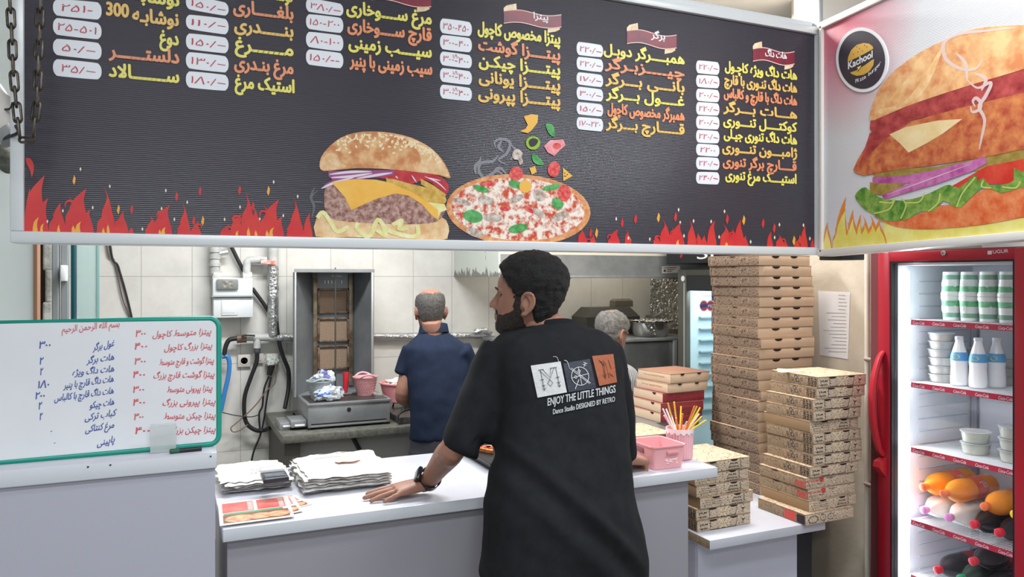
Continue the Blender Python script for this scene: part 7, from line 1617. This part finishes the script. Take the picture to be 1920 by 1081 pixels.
patch('back_patch', [(1110, 667), (1150, 663), (1157, 716), (1124, 723)], M_po, [([(0.28, 0.15), (0.75, 0.75)], 1.1, 0), ([(0.35, 0.2), (0.85, 0.80)], 1.1, 0), ([(0.40, 0.2), (0.40, 0.78)], 1.0, 0), ([(0.5, 0.18), (0.42, 0.8)], 1.0, 0), ([(0.55, 0.25), (0.62, 0.8)], 1.0, 0), ([(0.72, 0.18), (0.80, 0.5)], 1.0, 0), ([(0.32, 0.66), (0.41, 0.80), (0.50, 0.66)], 1, 0)], mat('thread_brown', (96, 52, 36), 0.7))
tx = MB(); write(tx, 'ENJOY THE LITTLE THINGS', (1027, 760), (1154, 735), 20, SM, 0.005, 0, 0.02); tx.build('back_lettering', mat('lettering_white', (190, 192, 194), 0.7), shirt, smooth=0); tx = MB(); write(tx, 'Dance Studio DESIGNED BY RETRO', (1037, 776), (1153, 752), 13.5, SM, 0.005, 0, 0.018)
ribbon(tx, [(1037, 668), (1044, 669), (1048, 678)], 0.9, SM, 0.005, 0, 4)
tx.build('back_lettering', mat('lettering_white', (190, 192, 194), 0.7), shirt, smooth=0)

# ------------------------------------------------ the cook in the navy polo
def crew(head_O, head_f, tilt, rings, sleeves, arms, hands_, lowers, skin, shirt_m, name_shirt, label, hairm, hmask, hoff, trouser_m, noise_a=0.002, t=4.2, hsc=1.0):
    B = MB(); H = head_frame(head_O, head_f, tilt); add_head(B, H)
    top = px_ring(*rings[-1])[1]
    limb(B, [V4(H((-0.028, 0, 0.05)), 0.056), V4(H((-0.03, 0, 0.0)).lerp(top, 0.4), 0.057), V4(top, 0.064), V4(top - Vector((0, 0, 0.06)), 0.07)], 20)
    B.loft([px_ring(*r, scale=0.86)[0] for r in rings])
    for a in arms: limb(B, a)
    for h in hands_: hand(B, *h)
    c = px_ring(*rings[0])[1]; zt = c.z
    B.loft([[Vector((c.x + 0.15 * math.cos(a), c.y + 0.11 * math.sin(a), z)) for a in np.linspace(0, 2 * math.pi, 24, endpoint=False)] for z in (zt - 0.14, zt, zt + 0.1)])
    legs(B, c, 0.0, 0.13, 0.08, 0.036, zt - 0.06, None)
    for s in (-1, 1): B.ball((c.x + s * 0.117, c.y + 0.03, 0.045), (0.036, 0.11, 0.036), 0, 10)
    p = link_mesh(remesh(B, 0.006, 2, 0.4), 'person', skin, None, 'none', 180); tag(p, label, 'person')
    s = MB(); s.loft([px_ring(*r)[0] for r in rings])
    for q in sleeves: limb(s, q, 20)
    m = remesh(s, 0.011, 7, 0.5); folds(m, lambda v: 0.010 * noise.noise(Vector((v.x * 7, v.y * 7, v.z * 3.5))) + 0.004 * noise.noise(v * 16))
    so = link_mesh(m, name_shirt, shirt_m, p, smooth=180)
    cl = MB(); ra = []
    for dz, gr in ((-0.02, 0.016), (0.028, 0.006), (0.030, 0.0), (0.0, -0.004)):
        ra.append([top + Vector(((0.070 + gr) * math.cos(a), (0.068 + gr) * math.sin(a), dz - 0.014 * math.sin(a))) for a in np.linspace(0, 2 * math.pi, 32, endpoint=False)])
    cl.loft(ra, caps=False).build('collar', shirt_m, so, smooth=180)
    shell(H, hmask, hoff, noise_a, 70, 96, 70, seed=5).build('hair', hairm, p, smooth=180); eyes(H, p); brows(H, p, hairm)
    tb = MB(); tb.loft([[Vector((c.x + 0.168 * math.cos(a), c.y + 0.125 * math.sin(a), z)) for a in np.linspace(0, 2 * math.pi, 28, endpoint=False)] for z in (zt - 0.14, zt, zt + 0.05)]); legs(tb, c, 0.0, 0.13, 0.098, 0.06, zt - 0.06, None)
    link_mesh(remesh(tb, 0.012, 3), 'trousers', trouser_m, p, smooth=180); shoes(c, 0.0, 0.13, p)
    return p
T = 4.2
R1 = [(822, 769, 882, T, 0.125), (780, 771, 884, T, 0.125), (740, 770, 884, T, 0.125), (700, 766, 880, T + .01, 0.125), (668, 762, 876, T + .02, 0.12), (650, 762, 872, T + .02, 0.11), (637, 772, 860, T + .03, 0.095), (626, 785, 845, T + .04, 0.075), (618, 792, 834, T + .05, 0.062)]
sl1 = PT(776, 655, T); e1 = PT(755, 742, T - 0.02); w1 = PT(785, 748, T + 0.24); sr1 = PT(862, 655, T + .03); e1r = PT(882, 735, T + .08); w1r = PT(862, 752, T + 0.28)
h1m = lambda p: (min(0.200 - p.z - 0.10 * max(0, p.x + 0.02) - 0.25 * max(0, -p.x - 0.075), p.z - (0.046 if p.x < -0.03 else 0.052 + (p.x + 0.03) * 2.6 if p.x < 0.0 else 0.112), 0.045 - p.x))
cook = crew(PT(808, 620, T + .03), (0.10, 0.99, 0), math.radians(10), R1,
     [[V4(sl1, 0.070), V4(PT(764, 680, T), 0.056), V4(PT(755, 703, T - .01), 0.050)], [V4(sr1, 0.070), V4(PT(874, 672, T + .05), 0.056), V4(PT(883, 690, T + .06), 0.050)]],
     [[V4(sl1, 0.05), V4(sl1.lerp(e1, 0.5), 0.046), V4(e1, 0.043), V4(e1.lerp(w1, 0.4), 0.04), V4(w1, 0.028)], [V4(sr1, 0.05), V4(sr1.lerp(e1r, 0.5), 0.046), V4(e1r, 0.043), V4(e1r.lerp(w1r, 0.4), 0.04), V4(w1r, 0.028)]],
     [(w1, (0.35, 0.9, -0.2), (0, 0.1, 1), 1, (0.4, 0.4, 0.45, 0.5), 0.6), (w1r, (-0.35, 0.9, -0.2), (0, 0.1, 1), -1, (0.4, 0.4, 0.45, 0.5), 0.6)], None, SKIN2,
     mat('navy_cotton', (31, 41, 62), 0.9, col2=(26, 36, 55), nscale=20, bump=(600, 0.12), spec=0.25), 'polo_shirt', 'person in a navy polo shirt with thinning hair, seen from behind at the kitchen worktop',
     mat('hair_grey_dark', (74, 72, 70), 0.7, col2=(104, 100, 96), nscale=90, bump=(300, 0.7)), h1m, 0.0045, mat('trousers_slate', (52, 54, 62), 0.85), 0.0012)
# ------------------------------------------------ the grey-haired cook further right
T2 = 4.15
R2 = [(860, 1084, 1190, T2, 0.125), (800, 1082, 1192, T2, 0.125), (740, 1080, 1203, T2, 0.12), (708, 1082, 1202, T2, 0.115), (690, 1092, 1190, T2, 0.10), (678, 1108, 1168, T2, 0.078), (670, 1116, 1160, T2, 0.064)]
s2l, s2r = PT(1094, 706, T2), PT(1190, 706, T2 + .05); e2l, e2r = PT(1082, 790, T2 + .02), PT(1196, 790, T2 + .08); w2l, w2r = PT(1100, 806, T2 + .2), PT(1168, 806, T2 + .24)
h2m = lambda p: (min(p.z - (0.05 if p.x < -0.03 else 0.055 + (p.x + 0.03) * 2.4 if p.x < 0.0 else 0.118 + max(0, p.x - 0.03) * 1.3), 0.02 * (math.hypot(p.x + 0.045, p.y) / 0.03 - 1) if p.z > 0.19 else 1))
cook2 = crew(PT(1141, 662, T2), FW * math.cos(0.8) + RT * math.sin(0.8), math.radians(14), R2,
     [[V4(s2l, 0.066), V4(s2l.lerp(e2l, 0.5), 0.056), V4(s2l.lerp(e2l, 0.8), 0.05)], [V4(s2r, 0.066), V4(s2r.lerp(e2r, 0.5), 0.056), V4(s2r.lerp(e2r, 0.8), 0.05)]],
     [[V4(s2l, 0.05), V4(e2l, 0.042), V4(w2l, 0.028)], [V4(s2r, 0.05), V4(e2r, 0.042), V4(w2r, 0.028)]],
     [(w2l, (0.3, 0.9, -0.2), (0, 0.1, 1), 1, (0.4, 0.4, 0.45, 0.5), 0.6), (w2r, (-0.1, 0.9, -0.2), (0, 0.1, 1), -1, (0.4, 0.4, 0.45, 0.5), 0.6)], None, SKIN2,
     stripes_mat('striped_cotton', (206, 206, 208), (58, 60, 66), 26, 0), 'striped_shirt', 'person with grey hair and a striped shirt, half hidden behind the man in black',
     mat('hair_grey_light', (128, 126, 122), 0.7, col2=(88, 86, 84), nscale=60, bump=(260, 0.8)), h2m, 0.007, mat('trousers_grey', (70, 72, 76), 0.85), 0.003)
# ================================================================== chains and light at the upper left
M_chain = mat('chain_steel', (106, 100, 92), 0.4, 0.75, col2=(74, 66, 58), nscale=60)
def chain(px, t, label, n):
    P = [PT(x, y, t) for x, y in px]; 
    tot = [0]; 
    for i in range(1, len(P)): tot.append(tot[-1] + (P[i] - P[i - 1]).length)
    L = tot[-1]; pitch = L / n; root = thing('hanging_chain', label, 'chain', tuple(P[-1]), 'chains by the menu sign')
    def at(s):
        for i in range(1, len(P)):
            if s <= tot[i] or i == len(P) - 1: return P[i - 1].lerp(P[i], (s - tot[i - 1]) / max(tot[i] - tot[i - 1], 1e-6))
    for k in range(n):
        c = at((k + 0.5) * pitch); d = (at(min(L, (k + 0.6) * pitch)) - at((k + 0.4) * pitch)).normalized(); hl = pitch * 0.66; r = pitch * 0.24
        u = RT.copy(); u = (u - d * u.dot(d)).normalized(); w = d.cross(u)
        q = u if k % 2 else w * 0.9 + u * 0.45; q = q.normalized()
        ring = []
        for s, a0 in ((1, 0), (-1, 180)):
            for i in range(7):
                a = math.radians(a0 + 180 * i / 6); ring.append(c + d * (s * (hl - r)) + q * (r * math.cos(a)) + d * (r * math.sin(a)))
        MB().tube(ring, pitch * 0.085, 6, closed=True).build('link', M_chain, root, smooth=60)
chain([(18, -10), (22, 60), (25, 130), (30, 190), (37, 255)], 1.80, 'steel chain hanging outside the left edge of the menu sign', 9)
chain([(76, -10), (74, 60), (72, 120), (70, 190), (63, 252)], 1.80, 'steel chain hanging in front of the dark menu panel', 9)
c = MB(); ring = []
for s, a0 in ((1, -90), (-1, 90)):
    for i in range(7):
        a = math.radians(a0 + 180 * i / 6); ring.append(PT(50.5 + s * 10 + 4.5 * math.cos(a), 262 + 4.5 * math.sin(a), 1.80))
c.tube(ring, 0.0032, 6, closed=True); tag(c.build('shackle', M_chain, smooth=60), 'steel shackle joining the lower ends of the two chains', 'shackle')
lm = thing('lamp_housing', 'white tilted lamp housing hanging left of the menu sign', 'lamp', tuple(PT(5, 240, 1.95)))
a, b = PT(-45, 150, 1.95), PT(26, 248, 1.95)
MB().tube([a, b], 0.042, 20).build('housing', mat('lamp_white', (240, 234, 226), 0.35), lm)
MB().tube([b - (b - a) * 0.03, b + (b - a) * 0.10], [0.045, 0.040], 20).build('end_cap', mat('lamp_grey', (170, 172, 172), 0.3, 0.3), lm)
MB().tube(curve([PT(2, 262, 1.93), PT(18, 256, 1.90), PT(34, 248, 1.88), PT(30, 236, 1.9)], 5), 0.004, 8).build('clamp_wire', M_bk, lm)
MB().tube(curve([PT(10, 205, 1.92), PT(20, 203, 1.9), PT(24, 192, 1.9)], 5), 0.003, 8).build('hook_wire', M_bk, lm)
dl = MB(); 
for i in range(6):
    x, y = 2 + 5 * i, 268 + 9 * i + 4 * (i % 2); dl.ball(PT(x - 6, y, 2.6 + 0.03 * i), 0.03 + 0.008 * (i % 3), 0, 8)
bd_ = remesh(dl, 0.008, 3); 
o = link_mesh(bd_, 'cable_bundle', mat('bundle_grey', (112, 112, 106), 0.7, col2=(70, 78, 66), nscale=26, bump=(40, 1.0))); tag(o, 'grey bundle of old cable hanging left of the menu sign', 'cable')
tag(MB().lathe([(0.03, 0.0), (0.05, 0.03), (0.052, 0.12), (0.03, 0.15)], PT(0, 345, 2.9), 18).build('hanging_bulb', mat('bulb_white', (250, 252, 250), 0.3, emit=1.2)), 'bright white bulb hanging at the far left below the cable bundle', 'bulb')
